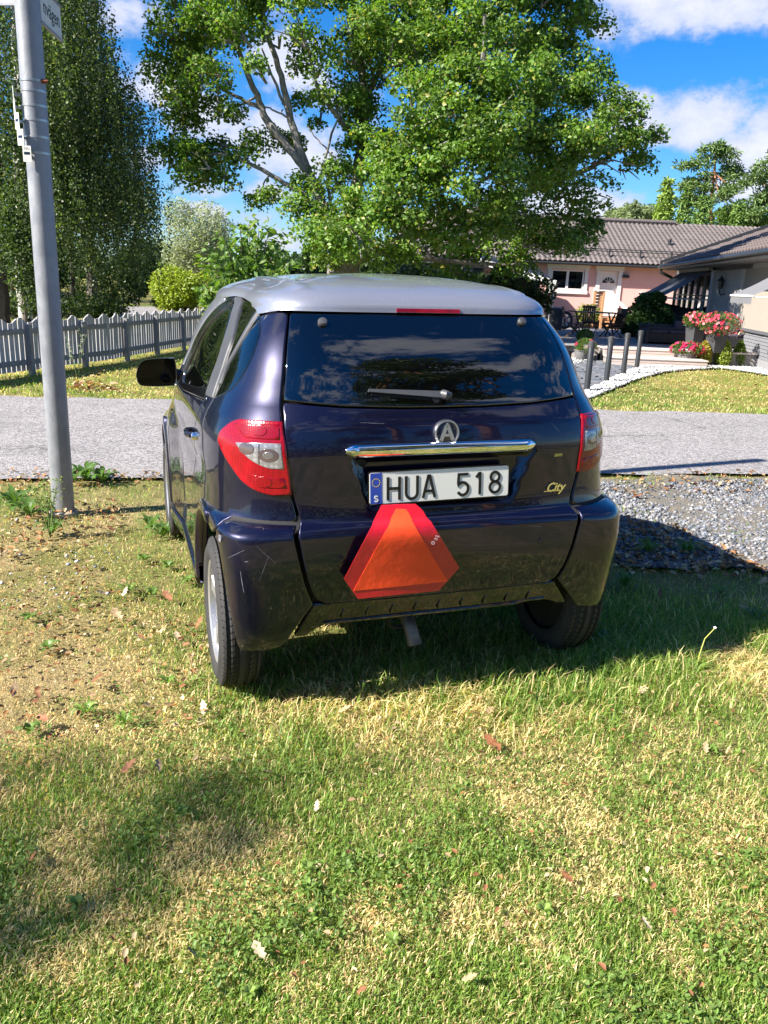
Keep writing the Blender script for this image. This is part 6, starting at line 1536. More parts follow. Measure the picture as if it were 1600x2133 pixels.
# sofa set in black wicker
p = ground(1310, 708, PZ); so_x0 = p[0]; sf = empty('wicker_sofa', (so_x0, 19.6, PZ), 0, 'long black wicker sofa with dark cushions on the terrace', 'sofa')
Ls = 1.62
mb = MB(); mb.box((.0, -.02, .04), (Ls, .75, .26), None, .02); mb.build('base', M['wicker'], sf); mb = MB(); mb.box((.05, .68, .2), (Ls, .80, .44), None, .03); mb.build('backrest', M['wicker'], sf)
mb = MB(); mb.tube([(0.02, -.02, .0), (.02, -.02, .34), (.06, .05, .42), (.3, .70, .44)], [.05, .05, .045, .04], 10); mb.tube([(.02, -.02, .36), (.3, .0, .38), (Ls*.72, 0, .38)], .028, 8); mb.build('arm', M['wicker'], sf, True)
for k in range(3): mb = MB(); mb.box((.08+.5*k, .02, .26), (.56+.5*k, .66, .33), None, .03); mb.build('cushion', M['cushion'], sf, True)
for k, (x, m_) in enumerate(((.86, 'cushion'), (1.22, 'cushion'))): mb = MB(); mb.box((x, .50, .30), (x+.34, .64, .60), Matrix.Rotation(rad(-6), 4, 'X'), .05); mb.build('back_cushion', M[m_], sf, True)
ac = empty('wicker_armchair', (so_x0+1.72, 19.1, PZ), rad(0), 'black wicker armchair with pale plum cushions by the tall planters', 'chair')
mb = MB(); mb.box((0, 0, .03), (.62, .6, .26), None, .02); mb.build('base', M['wicker'], ac); mb = MB(); mb.box((0, .5, .2), (.66, .62, .52), None, .04); mb.build('backrest', M['wicker'], ac)
mb = MB(); mb.tube([(.64, .0, .0), (.64, .0, .36), (.64, .08, .44), (.62, .55, .50)], .055, 10); mb.build('arm', M['wicker'], ac, True)
mb = MB(); mb.box((.03, .02, .26), (.56, .52, .33), None, .03); mb.build('seat_cushion', M['cushion'], ac, True); mb = MB(); mb.box((.1, .38, .32), (.44, .50, .62), Matrix.Rotation(rad(-6), 4, 'X'), .05); mb.build('back_cushion', M['cushion2'], ac, True)

# --- plants
def foliage(name, P, size, W, cols, seed, parent, matn='leaf', up=.5, curl=.15, spread=1., bias=None, droop=0., tone=None):
    """a crown as thousands of small folded leaves at points P (n,3)"""
    r = np.random.default_rng(seed); n = len(P); Dr = unit(r.normal(0, 1, (n, 3))*[1, 1, .7]+[0, 0, -droop]); N_ = unit(r.normal(0, .7, (n, 3))+np.array([0, 0, up])+(bias if bias is not None else 0)); N_ = unit(N_-Dr*(N_*Dr).sum(1, keepdims=True))
    cols = np.array(cols); u = r.random((n, 1)); C = cols[0]*(1-u)+cols[1]*u
    if len(cols) > 2: k = r.random(n) < .07; C[k] = cols[2]
    C = C*(.8+.4*r.random((n, 1)));
    if tone is not None: C = C*tone[:, None]
    s = size*(.65+.7*r.random(n)); V, F, C = (leafset if size > .3 and False else leafset2)(P, Dr, N_, s, s*W, C, curl)
    o = link(name, npmesh(name, V, F, C), M[matn], parent); o['kind'] = 'stuff'; return o
def ball(n, c, rad_, seed, shell=.6):
    r = np.random.default_rng(seed); d = unit(r.normal(0, 1, (n, 3))); q = (shell+(1-shell)*r.random((n, 1))**.5); return np.array(c)+d*q*np.array(rad_)
def cone_shrub(px, py, w, h, label, seed, cols, grp=None):
    p = ground(px, py); t = empty('conifer_shrub', (p[0], p[1], 0), 0, label, 'shrub', grp); r = np.random.default_rng(seed); n = 2600
    u = r.random(n); z = h*u; prof = np.sin(np.pi*np.clip(u*.93+.09, 0, 1))**.6*(1-.35*u); a = r.random(n)*6.283; q = w*prof*(.82+.22*r.random(n)); P = np.stack([q*np.cos(a), q*np.sin(a), z], 1)
    foliage('foliage', P, .045, .55, cols, seed, t, bias=np.stack([np.cos(a), np.sin(a), 0*a], 1)*1.4); MB().tube([(0, 0, -.02), (0, 0, h*.6)], [.02, .01], 6).build('stem', M['bark'], t)
cone_shrub(1462, 763, .18, .52, 'yellow-tipped cone shrub beside the right-hand petunia pot', 1, [(.26, .28, .04), (.44, .34, .06), (.5, .32, .06)], 'small cone shrubs by the terrace')
cone_shrub(1503, 764, .185, .58, 'middle of the three lime green cone shrubs before the terrace wall', 2, [(.20, .27, .04), (.34, .40, .08)], 'small cone shrubs by the terrace')
cone_shrub(1536, 764, .155, .54, 'slim green cone shrub nearest the brick corner', 3, [(.15, .24, .04), (.27, .36, .07)], 'small cone shrubs by the terrace')
p = ground(1218, 712, PZ); t = empty('ball_shrub', (p[0], p[1], PZ), 0, 'round clipped green bush at the front edge of the terrace', 'shrub'); foliage('foliage', ball(2600, (0, 0, .13), (.19, .19, .17), 5, .8), .03, .6, [(.08, .15, .025), (.15, .22, .05)], 6, t); MB().tube([(0, 0, 0), (0, 0, .1)], .02, 6).build('stem', M['bark'], t)
# petunia pots and tall planters
def flowers(parent, c, r_, n, seed, colA, nl=1500):
    foliage('foliage', ball(nl, c, r_, seed, .3), .035, .55, [(.08, .14, .03), (.15, .22, .06)], seed, parent)
    r = np.random.default_rng(seed+5); d = unit(r.normal(0, 1, (n, 3))+[0, -.35, .35]); P = np.array(c)+d*np.array(r_)*(.92+.2*r.random((n, 1))); VV = []; FF = []; CC = []; o = 0
    for i in range(n):
        nr_ = unit(d[i]+r.normal(0, .3, 3)); a = unit(np.cross(nr_, [0, 0, 1.])); b = np.cross(nr_, a); s = .034*r.uniform(.75, 1.15); k = 10; cc = np.array(colA[r.integers(len(colA))])*r.uniform(.8, 1.15)
        VV.append(P[i]-nr_*s*.25); CC.append(cc*.5)
        for q in range(k): t = 6.283*q/k; rr_ = s*(1 if q % 2 == 0 else .82); VV.append(P[i]+(a*math.cos(t)+b*math.sin(t))*rr_); CC.append(cc)
        FF += [(o, o+1+q, o+1+(q+1) % k) for q in range(k)]; o += k+1
    ob = link('blossoms', npmesh('blossoms', VV, FF, np.array(CC)), M['petal'], parent); ob['kind'] = 'stuff'
pinks = [(.75, .02, .13), (.85, .05, .20), (.62, .01, .10)]; corals = [(.85, .10, .16), (.90, .16, .24), (.75, .05, .12), (.95, .35, .38)]
def bowl_pot(px, py, r0, h, label, cols, seed, z=0., off=(0, 0, 0), n=70, rf=(.3, .25, .14)):
    p = ground(px, py, z); t = empty('flower_pot', (p[0], p[1], z), 0, label, 'flower pot')
    mb = MB(); mb.lathe([(0, 0), (r0*.62, 0), (r0*.70, .02), (r0*.98, h*.75), (r0*1.0, h*.9), (r0*1.08, h*.92), (r0*1.08, h), (r0*.98, h), (r0*.95, h*.9), (0, h*.88)], 28); mb.build('pot', M['pot'], t, True)
    flowers(t, (off[0], off[1], h+off[2]), rf, n, seed, cols)
bowl_pot(1424, 762, .175, .26, 'round grey pot of magenta petunias right of the wooden steps', pinks, 21, 0., (.02, -.02, .10), 75, (.36, .22, .14))
bowl_pot(1211, 751, .165, .23, 'round grey pot with leafy plants and few pink flowers left of the steps', pinks, 22, 0., (.06, -.03, .08), 22, (.22, .2, .16))
def tall_planter(px, py, w, h, label, seed, n, rf, off):
    p = ground(px, py, PZ); t = empty('tall_planter', (p[0], p[1], PZ), rad(20), label, 'planter'); mb = MB()
    a, b = w*.72/2, w/2; V = [(sx*q, sy*q, z) for q, z in ((a, 0), (b, h)) for sx, sy in ((-1, -1), (1, -1), (1, 1), (-1, 1))]+[(sx*b*.85, sy*b*.85, h) for sx, sy in ((-1, -1), (1, -1), (1, 1), (-1, 1))]+[(sx*b*.85, sy*b*.85, h-.06) for sx, sy in ((-1, -1), (1, -1), (1, 1), (-1, 1))]
    mb.add(V, [(i, (i+1) % 4, (i+1) % 4+4, i+4) for i in range(4)]+[(4+i, 4+(i+1) % 4, 8+(i+1) % 4, 8+i) for i in range(4)]+[(8+i, 8+(i+1) % 4, 12+(i+1) % 4, 12+i) for i in range(4)]+[(12, 13, 14, 15)]); mb.build('planter', M['potdark'], t); flowers(t, off, rf, n, seed, corals, 1800)
tall_planter(1443, 728, .31, .56, 'left tall charcoal planter topped with coral petunias', 31, 62, (.30, .25, .17), (-.02, -.02, .64))
tall_planter(1488, 734, .34, .56, 'right tall charcoal planter with a wide cascade of coral petunias', 32, 150, (.46, .32, .24), (-.03, -.08, .60))
# leafy shrub between the porch and the awning
sx_, sz_ = atY(1345, 655, 22.5)[[0, 2]]; t = empty('leafy_shrub', (sx_, 22.5, PZ), 0, 'large dark green leafy shrub left of the dark awning', 'shrub')
P = np.concatenate([ball(2600, (dx, dy, dz), (r_, r_, r_*.9), 40+i, .55) for i, (dx, dy, dz, r_) in enumerate([(-.1, 0, .45, .5), (.35, .1, .55, .42), (.05, .1, .85, .36), (-.35, -.1, .3, .32), (.2, -.2, .25, .38), (.5, .2, .3, .35), (.25, .0, 1.0, .2)])])
foliage('foliage', P, .075, .6, [(.030, .075, .018), (.07, .13, .035)], 41, t); MB().tube([(0, 0, 0), (.05, 0, .5)], [.04, .02], 6).build('stem', M['bark'], t)
tx_, tz_ = atY(1225, 650, 30)[[0, 2]]; t = empty('young_shrub', (tx_, 30, .3), 0, 'small bright yellow-green shrub at the foot of the porch', 'shrub'); foliage('foliage', ball(700, (0, 0, .35), (.45, .3, .35), 47, .3), .11, .4, [(.14, .19, .03), (.30, .33, .08)], 48, t); MB().tube([(0, 0, 0), (0, 0, .4)], [.03, .02], 6).build('stem', M['bark'], t)
# ================================================================== TREES
def limb(mb, pts, r0, r1, n=8, wob=.0, seed=0):
    P = crs([tuple(p) for p in pts], 5); r = random.Random(seed); k = len(P); Q = []
    for i, p in enumerate(P): w = wob*math.sin(math.pi*i/(k-1)); Q.append((p[0]+r.uniform(-w, w), p[1]+r.uniform(-w, w), p[2]+r.uniform(-w, w)*.5))
    mb.tube(Q, [r0+(r1-r0)*(i/(k-1))**.8 for i in range(k)], n)
def crown_pts(blobs, dens, seed, sub=(.26, .42), per=75, drop=.12):
    """blobs (centre, radius): sub-clumps near each blob's skin, leaf points round each clump; returns points and outward directions"""
    r = np.random.default_rng(seed); P = []; B = []; TN = []
    for c, R_ in blobs:
        k = max(3, int(dens*R_*R_)); d = unit(r.normal(0, 1, (k, 3))); q = (.55+.48*r.random((k, 1))); cc = np.array(c)+d*q*R_*[1, 1, .85]
        for i in range(k):
            if r.random() < drop: continue
            s = r.uniform(*sub); m = int(per*r.uniform(.6, 1.2)*(s/.34)**1.5); e = unit(r.normal(0, 1, (m, 3))); e[:, 2] = np.where(e[:, 2] < -.45, -e[:, 2]*.6, e[:, 2]); TN.append(np.full(m, r.uniform(.72, 1.25)))
            P.append(cc[i]+e*(.35+.65*r.random((m, 1))**.6)*s*[1, 1, .95]); B.append(e*1.1+d[i]*.6)
    return np.concatenate(P), np.concatenate(B), np.concatenate(TN)
# ------------------------------------------------------------------ the oak
OY = 19.5
oak = empty('oak_tree', (0, 0, 0), 0, 'large oak with spreading green crown and bare left limbs behind the car', 'tree')
B1 = [(400, 50, 62, 0), (470, 20, 60, 1), (345, 60, 30, 0), (375, 120, 42, 0), (430, 130, 38, -1), (370, 200, 48, 0), (335, 165, 22, 0), (425, 205, 38, 0), (465, 165, 25, 1), (500, 60, 40, -1), (560, 50, 50, 0), (390, 150, 35, 1.5),
      (620, 40, 55, -1), (650, 110, 48, 0), (610, 130, 30, 1), (690, 190, 52, 0), (655, 230, 38, 1), (540, 150, 26, -1), (480, 245, 20, 0),
      (365, 290, 36, 0), (400, 340, 40, -.5), (440, 310, 36, .5), (410, 380, 26, 0), (480, 325, 30, 0), (515, 300, 22, 0), (455, 370, 22, 0), (345, 320, 18, 0), (555, 400, 26, -.5), (535, 418, 14, 0), (590, 285, 26, .5), (605, 300, 18, 1),
      (640, 385, 24, 0), (660, 425, 42, -1), (620, 440, 18, -1), (700, 380, 48, 0), (715, 440, 52, -1.5), (690, 480, 40, -1.5), (660, 475, 26, -1),
      (740, 60, 70, 0), (800, 120, 70, 1), (740, 200, 52, 1), (780, 270, 60, .5), (830, 60, 75, -1), (760, 330, 60, 0), (830, 350, 70, -1.5), (790, 420, 65, -2), (780, 480, 55, -2),
      (900, 40, 80, 0), (980, 80, 80, -1), (1070, 60, 80, 0), (1150, 60, 75, 1), (1215, 70, 50, 1), (1230, 140, 45, 0), (900, 150, 80, -1.5), (980, 190, 85, -2), (1070, 170, 85, -1), (1160, 170, 75, 0), (1245, 200, 45, 0),
      (880, 250, 75, -2), (960, 290, 85, -2.5), (1050, 280, 85, -2), (1140, 270, 80, -1.5), (1220, 270, 65, -1), (1290, 270, 55, 0), (1335, 300, 38, .5), (1340, 245, 30, 0), (1315, 350, 28, .5), (1280, 330, 50, 0),
      (890, 360, 75, -2), (970, 390, 80, -2), (1060, 370, 75, -2), (1140, 360, 60, -1), (1215, 350, 52, -1), (1190, 420, 40, 0), (1250, 410, 34, .5), (860, 450, 65, -2), (930, 470, 60, -1.5), (1000, 470, 55, -1), (1075, 450, 50, -.5), (1140, 470, 45, 0), (1210, 480, 45, 1), (1250, 470, 28, 1),
      (740, 530, 40, -1), (790, 540, 40, -.5), (850, 530, 45, 0), (920, 535, 45, 1), (990, 530, 42, 1), (1060, 520, 42, .5), (1120, 520, 34, 0), (1180, 515, 32, 0), (700, 550, 32, -.5), (1090, 560, 30, .5), (1030, 565, 35, 1.5), (960, 575, 35, 2),
      (330, -20, 50, 0), (420, -60, 70, 1), (520, -60, 80, 0), (620, -70, 80, 1), (730, -70, 90, 0), (850, -80, 95, 0), (970, -80, 95, 1), (1080, -70, 90, 0), (1180, -40, 70, 0), (560, -190, 90, 0), (700, -210, 110, 0), (860, -220, 115, 0), (1010, -190, 100, 0), (780, -350, 110, 0), (900, -350, 90, 0), (1110, -160, 60, 1), (700, 520, 42, -2.5), (745, 500, 45, -2.8), (660, 500, 32, -2.2), (400, 90, 55, .8), (350, 110, 38, .5), (450, 40, 60, -.8), (385, 235, 38, .6), (350, 200, 30, -.5), (430, 345, 36, .8), (375, 330, 34, .8)]
B1 += [(760, 100, 70, 3.5), (900, 120, 80, 3.5), (1040, 120, 80, 4), (1160, 200, 60, 3.5), (900, 280, 80, 3), (1040, 300, 80, 3), (1150, 370, 60, 3), (800, 430, 55, 2.5), (960, 430, 60, 3), (1060, 470, 50, 3), (760, -60, 80, 3.5), (950, -40, 80, 3.5)]
ob = []
for px, py, rp_, dy in B1:
    c = atY(px, py, OY+dy); ob.append((c, rp_/FPX*(OY+dy)*.98))
P, Bd, Tn = crown_pts(ob, 25, 201, (.24, .46), 140, .05)
low_ = P[:, 2] < 3.4
foliage('crown', P, .088, .66, [(.075, .160, .022), (.175, .285, .048), (.32, .31, .07)], 202, oak, bias=Bd*1.2, up=.5, tone=Tn)
mb = MB()
def op(px, py, dy=0.): return tuple(atY(px, py, OY+dy))
tb = np.array(atY(720, 640, OY)); base = (tb[0], OY, -.1)
limb(mb, [base, (tb[0]-.02, OY, .9), op(715, 560), op(720, 500)], .48, .34, 14)
for pts, a, b in [([op(715, 560), op(690, 480), op(655, 385), op(610, 320), op(560, 255), op(535, 200), op(500, 110), op(470, 20)], .20, .05),
                  ([op(655, 390), op(620, 300), op(600, 220), op(580, 140), op(555, 60), op(540, -20)], .13, .05), ([op(625, 310), op(585, 200), op(545, 100)], .07, .02),
                  ([op(545, 225), op(500, 205), op(455, 180), op(420, 130)], .07, .02), ([op(535, 200), op(500, 220), op(470, 230)], .04, .015), ([op(690, 480), op(640, 410), op(580, 375), op(520, 340), op(460, 322), op(400, 330)], .10, .025), ([op(520, 340), op(500, 310), op(480, 300)], .03, .01), ([op(560, 365), op(545, 395), op(555, 410)], .03, .01),
                  ([op(720, 500), op(740, 400, .5), op(755, 300, .8), op(760, 200, 1), op(740, 60, 1), op(730, -80, 1)], .24, .07), ([op(755, 300, .8), op(700, 240), op(660, 180), op(640, 90)], .10, .03), ([op(760, 220, 1), op(800, 120, 1), op(830, 20, 1)], .10, .03),
                  ([op(700, 330), op(670, 300), op(640, 262)], .03, .012), ([op(720, 500), op(830, 420, -.5), op(940, 330, -1), op(1030, 240, -1), op(1100, 160, -.5)], .22, .06), ([op(880, 370), op(960, 260, -1.5), op(1000, 150, -1), op(1010, 30, -1)], .12, .04), ([op(740, 540), op(860, 490, 0), op(990, 440, .5), op(1100, 400, .8), op(1230, 350, .5), op(1320, 290, .4)], .20, .04), ([op(1040, 420, .6), op(1120, 470, .6), op(1210, 500, .8)], .07, .02), ([op(800, 520), op(900, 540, .5), op(1010, 550, .8), op(1100, 550, .5)], .12, .03),
                  ([op(715, 560), op(770, 480, 1.2), op(850, 300, 2.5), op(900, 120, 3), op(920, -60, 2.5), op(930, -200, 2)], .22, .06), ([op(600, 245), op(560, 225), op(520, 222), op(490, 250)], .03, .01), ([op(700, 470), op(680, 330), op(720, 215)], .06, .02)]:
    limb(mb, pts, a*.78, b*.85, 8, .035, len(pts))
rb_ = random.Random(77)
for i, (c, R_) in enumerate(ob):                            # twigs into each leaf mass
    for k in range(3):
        a = Vector(c)+Vector((rb_.uniform(-1, 1), rb_.uniform(-1, 1), rb_.uniform(-1, 1)))*R_*.8; b = Vector(c)+(Vector((tb[0], OY, 3))-Vector(c)).normalized()*R_*.9; mb.tube([b, b.lerp(a, .5)+Vector((0, 0, .08)), a], [.028, .018, .007], 5)
mb.build('trunk', M['barkgrey'], oak, True)

# ------------------------------------------------------------------ weeping birches on the left
M['birchbark'] = mat('birch_bark', (.55, .54, .50), .8)
g = G(M['birchbark'].node_tree); b_ = g.N['Principled BSDF']; o_ = g.n('ShaderNodeTexCoord').outputs['Object']
g.L.new(g.mix(g.ss(g.noise(g.vm('MULTIPLY', o_, (2.5, 2.5, 4.)), 1.6, 4, .7), .52, .60), (.50, .49, .46, 1), (.03, .028, .026, 1)), b_.inputs['Base Color'])
def weeping(name, label, bound, n, Y0, Y1, seed, trunkpx, xmin, cols, leaf=.060, ybot=600, tr=.16, density=15, grp=None, tops=(-330, 430)):
    t = empty(name, (0, 0, 0), 0, label, 'tree', grp); r = np.random.default_rng(seed); P = []; TN = []
    bx = np.array([b[0] for b in bound], float); by = np.array([b[1] for b in bound], float)
    made = 0
    while made < n:
        gx_ = r.uniform(xmin, bx.max()); gy_ = r.uniform(*tops); lim = np.interp(gy_, by, bx)
        if gx_ > lim-4: continue
        YY = r.uniform(Y0, Y1); c = atY(gx_, gy_, YY); k = r.integers(3, 8); spread = .20; tg_ = r.uniform(.4, 1.05)
        if vnoise(np.array([c[0]*1.3]), np.array([c[2]]), 1.1, 88)[0] < .40: made += 1; continue
        for q in range(k):
            L_ = r.uniform(.7, 2.3)*(YY/20); s0 = c+np.array([r.normal(0, spread), r.normal(0, spread), r.normal(0, .25)])
            m = int(L_*density); u = np.arange(m)/m; ph_ = r.uniform(0, 6.28); amp = r.uniform(.02, .08)
            x = s0[0]+amp*np.sin(u*5+ph_)*u+r.normal(0, .030, m); y = s0[1]+amp*np.cos(u*4+ph_)*u+r.normal(0, .030, m); z = s0[2]-L_*u+r.normal(0, .02, m)+.18*np.sin(np.minimum(u*6, 1.57))
            P.append(np.stack([x, y, z], 1)); TN.append(np.full(m, tg_*r.uniform(.85, 1.15)))
        made += 1
    P = np.concatenate(P); TN = np.concatenate(TN); kp = P[:, 2] > .25; P = P[kp]; TN = TN[kp]
    foliage('crown', P, leaf, .7, cols, seed+1, t, up=.35, droop=.9, curl=.08, tone=TN)
    mb = MB()
    for (pts, a, b) in trunkpx: limb(mb, [tuple(atY(px, py, Y1 if xmin > 0 else (Y0+Y1)/2)) for px, py in pts], a, b, 9, .03, 3)
    return t, mb
bnd = [(175, -400), (196, 0), (205, 40), (238, 75), (242, 120), (268, 165), (280, 200), (318, 225), (322, 260), (296, 300), (310, 360), (328, 410), (322, 470), (318, 540), (300, 600), (300, 900)]
t, mb = weeping('birch_tree', 'tall weeping birch with drooping green strands just right of the grey post', bnd, 1300, 18.5, 23.5, 301, [([(195, 690), (190, 560), (185, 400), (190, 250), (195, 100), (200, -150)], .17, .06)], 70, [(.060, .105, .035), (.165, .23, .09), (.24, .29, .14)])
limb(mb, [tuple(atY(px, py, 21.)) for px, py in ((188, 330), (220, 250), (262, 180), (290, 200))], .05, .015); limb(mb, [tuple(atY(px, py, 21.)) for px, py in ((190, 240), (150, 150), (110, 100))], .05, .015); mb.build('trunk', M['bark'], t, True)
bnd2 = [(120, -400), (130, 0), (150, 200), (170, 400), (160, 560), (150, 900)]
t, mb = weeping('birch_tree', 'birch with visible white bark trunk at the far left edge behind the post', bnd2, 700, 17., 22., 303, [([(62, 720), (48, 600), (44, 450), (38, 300), (40, 200), (34, 80), (28, -60), (20, -260)], .17, .07)], -140, [(.060, .110, .033), (.16, .23, .08), (.25, .30, .12)])
limb(mb, [tuple(atY(px, py, 19.2)) for px, py in ((36, 235), (52, 190), (70, 150), (90, 90))], .06, .02); limb(mb, [tuple(atY(px, py, 19.2)) for px, py in ((40, 330), (20, 260), (-10, 200))], .05, .02); mb.build('trunk', M['birchbark'], t, True)
# dark trunks and understorey below them
bark_d = vary(mat('dark_bark', (.055, .045, .038), .95), 14, .4, .8, 30)
wt = [(4, 655, -10, 330, 19, .20, 'thick dark trunk leaning at the far left edge in the woodland'), (50, 700, 60, 470, 22, .10, 'thin dark trunk seen between far left trunk and grey post'), (152, 690, 150, 420, 24, .10, 'dark trunk immediately right of the grey post'), (285, 640, 280, 470, 38, .14, 'slim dark trunk by the bend of the far lane'), (20, 690, 32, 500, 24, .07, 'slender dark trunk between the two leftmost ones')]
for (a, b, c, d, Y, r_, lab) in wt:
    tr = empty('woodland_tree', (0, 0, 0), 0, lab, 'tree'); mb = MB(); p = atY(a, b, Y); limb(mb, [(p[0], Y, -.1), tuple(atY((a*2+c)/3, (b*2+d)/3, Y)), tuple(atY(c, d, Y)), tuple(atY(c*1.3-a*.3, d-180, Y))], r_, r_*.4, 8, .05, 5); mb.build('trunk', bark_d, tr, True)
    e = atY(c, d-40, Y); foliage('crown', ball(1300, tuple(e), (1.2, 1.2, 1.1), int(a)+400, .4), .11, .65, [(.02, .045, .012), (.06, .10, .03)], int(a)+401, tr)
def bush(name, px, py, w, h, Y, label, n, size, cols, seed, cat='shrub', zb=0., W=.6, dx=0., lumps=9, shell=.5, grp=None, flat=1., stems=True, up=.5):
    """lumpy shrub whose visible extent is w x h photo pixels round (px, py)"""
    c = atY(px, py, Y); k = Y/FPX; rw, rh = w/2*k, h/2*k; t = empty(name, (c[0], Y, zb), 0, label, cat, grp); r = np.random.default_rng(seed); P = []
    for i in range(lumps):
        d = unit(r.normal(0, 1, 3)); s = r.uniform(.38, .62); q = np.array([d[0]*rw*(1-s)*1.15, d[1]*rw*.8*(1-s), d[2]*rh*(1-s)*1.15+c[2]-zb]); P.append(ball(n//lumps, q, (rw*s, rw*s*.9, rh*s), seed*31+i, shell))
    P = np.concatenate(P); P = P[P[:, 2] > .02]
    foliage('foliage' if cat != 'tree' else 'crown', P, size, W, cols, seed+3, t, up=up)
    if stems: MB().tube([(0, 0, -.05), (0, 0, max(.2, c[2]-zb))], [.06, .03], 7).build('stem' if cat != 'tree' else 'trunk', M['bark'], t, True)
    return t
bush('understorey_bush', 235, 590, 170, 120, 17.5+8, 'dark green thicket below the weeping birch by the far lane', 6500, .075, [(.022, .050, .014), (.065, .105, .030)], 501)
bush('understorey_bush', 120, 560, 150, 150, 27, 'dark undergrowth behind the grey post', 6500, .085, [(.018, .042, .012), (.05, .085, .025)], 502)
bush('understorey_bush', 10, 560, 150, 150, 26, 'dark undergrowth at the far left edge above the fence', 5000, .085, [(.020, .045, .012), (.055, .09, .025)], 503)
bush('understorey_bush', 42, 540, 110, 270, 16.5, 'hanging dark foliage in front of the white birch trunk at far left', 5200, .065, [(.03, .06, .02), (.10, .15, .045)], 505)
bush('understorey_bush', 285, 560, 70, 110, 36, 'sunlit green thicket where the far lane bends', 3600, .13, [(.03, .065, .02), (.09, .14, .04)], 504)
for k_, (a, b, w_, h_, Y_, lab) in enumerate([(60, 640, 190, 60, 21, 'low dark bramble behind the fence left of the grey post'), (190, 640, 150, 56, 22, 'low dark bramble behind the fence right of the grey post'), (-40, 640, 160, 60, 20, 'low bramble at the picture edge behind the fence')]):
    bush('bramble', a, b, w_, h_, Y_, lab, 3500, .07, [(.025, .055, .015), (.075, .115, .035)], 560+k_)
bk_ = [ground(*p) for p in ((-300, 668), (0, 664), (150, 662), (238, 655), (228, 641), (100, 634), (-300, 622))]
mb = MB(); cbk = np.mean([p for p in bk_], 0); V = [(p[0], p[1], -.02) for p in bk_]+[(p[0]*.93+cbk[0]*.07, p[1]*.93+cbk[1]*.07, .22) for p in bk_]; n_ = len(bk_)
mb.add(V, [(i, (i+1) % n_, (i+1) % n_+n_, i+n_) for i in range(n_)]+[tuple(range(n_, 2*n_))]); o = mb.build('wooded_bank', vary(mat('forest_soil', (.050, .040, .022), .95), 1.5, .5, .6, 8, (1, 1, 1), (.045, .060, .020))); tag(o, kind='structure')
# ------------------------------------------------------------------ middle distance, centre left
bush('willow_tree', 408, 500, 160, 165, 52, 'rounded silvery-green willow against the sky at centre left', 15000, .20, [(.24, .28, .20), (.42, .45, .36), (.50, .52, .44)], 511, 'tree', 0, .28, lumps=26, shell=.35, up=.2)
bush('conifer_hedge', 385, 600, 132, 105, 34, 'golden yellow-green conifer hedge above the fence left of the car', 10000, .14, [(.19, .26, .030), (.36, .42, .06)], 512, 'hedge', W=.45, lumps=14, shell=.7)
bush('garden_bush', 335, 622, 36, 60, 36, 'small dark green bush at the left end of the golden hedge', 1500, .11, [(.04, .08, .02), (.09, .14, .03)], 513)
bush('garden_bush', 600, 565, 60, 55, 30, 'dark green round bush between the cherry and the two columnar thujas', 2200, .13, [(.025, .055, .018), (.06, .10, .035)], 514)
def cherry():
    Y = 12.5; t = empty('cherry_tree', (0, 0, 0), 0, 'young cherry tree with long bright leaves just above the car roof at left', 'tree'); r = np.random.default_rng(521); mb = MB(); P = []; 
    b0 = atY(520, 640, Y); b0 = (b0[0], Y, 0)
    tips = [(430, 540), (445, 520), (470, 500), (500, 470), (520, 462), (540, 475), (560, 480), (575, 510), (590, 500), (455, 570), (480, 590), (420, 600), (560, 560), (600, 545), (510, 540), (540, 530), (490, 545), (570, 590), (450, 610), (530, 590), (585, 570), (500, 510), (430, 625), (560, 520), (610, 590)]
    for i, (px, py) in enumerate(tips):
        e = atY(px, py, Y+r.uniform(-.7, .7)); m = (np.array(b0)*.45+e*.55)+np.array([0, 0, .25]); limb(mb, [b0, tuple(m), tuple(e)], .028, .006, 5)
        for u in np.linspace(.35, 1., 17):
            q = np.array(b0)*(1-u)**2+2*u*(1-u)*m+u*u*e; P.append(q+r.normal(0, .075, (8, 3)))
    P = np.concatenate(P); foliage('crown', P, .125, .42, [(.075, .16, .025), (.16, .25, .06), (.25, .30, .08)], 522, t, droop=.35, curl=.1); mb.build('trunk', M['bark'], t, True)
cherry()
def column(px, ytop, w, label, seed):
    Y = 42.; c = atY(px, ytop, Y); t = empty('columnar_thuja', (c[0], Y, 0), 0, label, 'tree', 'slim columnar thujas'); h = c[2]; rw = w/2*Y/FPX; r = np.random.default_rng(seed); n = 2600; u = r.random(n); a = r.random(n)*6.28; q = rw*np.minimum(1, (1-u)*4)**.6*(.75+.3*r.random(n)); P = np.stack([q*np.cos(a), q*np.sin(a), u*h], 1)
    foliage('crown', P, .16, .4, [(.020, .050, .018), (.045, .085, .030)], seed+1, t); MB().tube([(0, 0, 0), (0, 0, h*.7)], [.08, .03], 6).build('trunk', M['bark'], t)
column(639, 513, 15, 'left one of the two slim dark columnar thujas above the car roof', 531); column(654, 501, 22, 'right, taller one of the two slim dark columnar thujas above the car roof', 533)
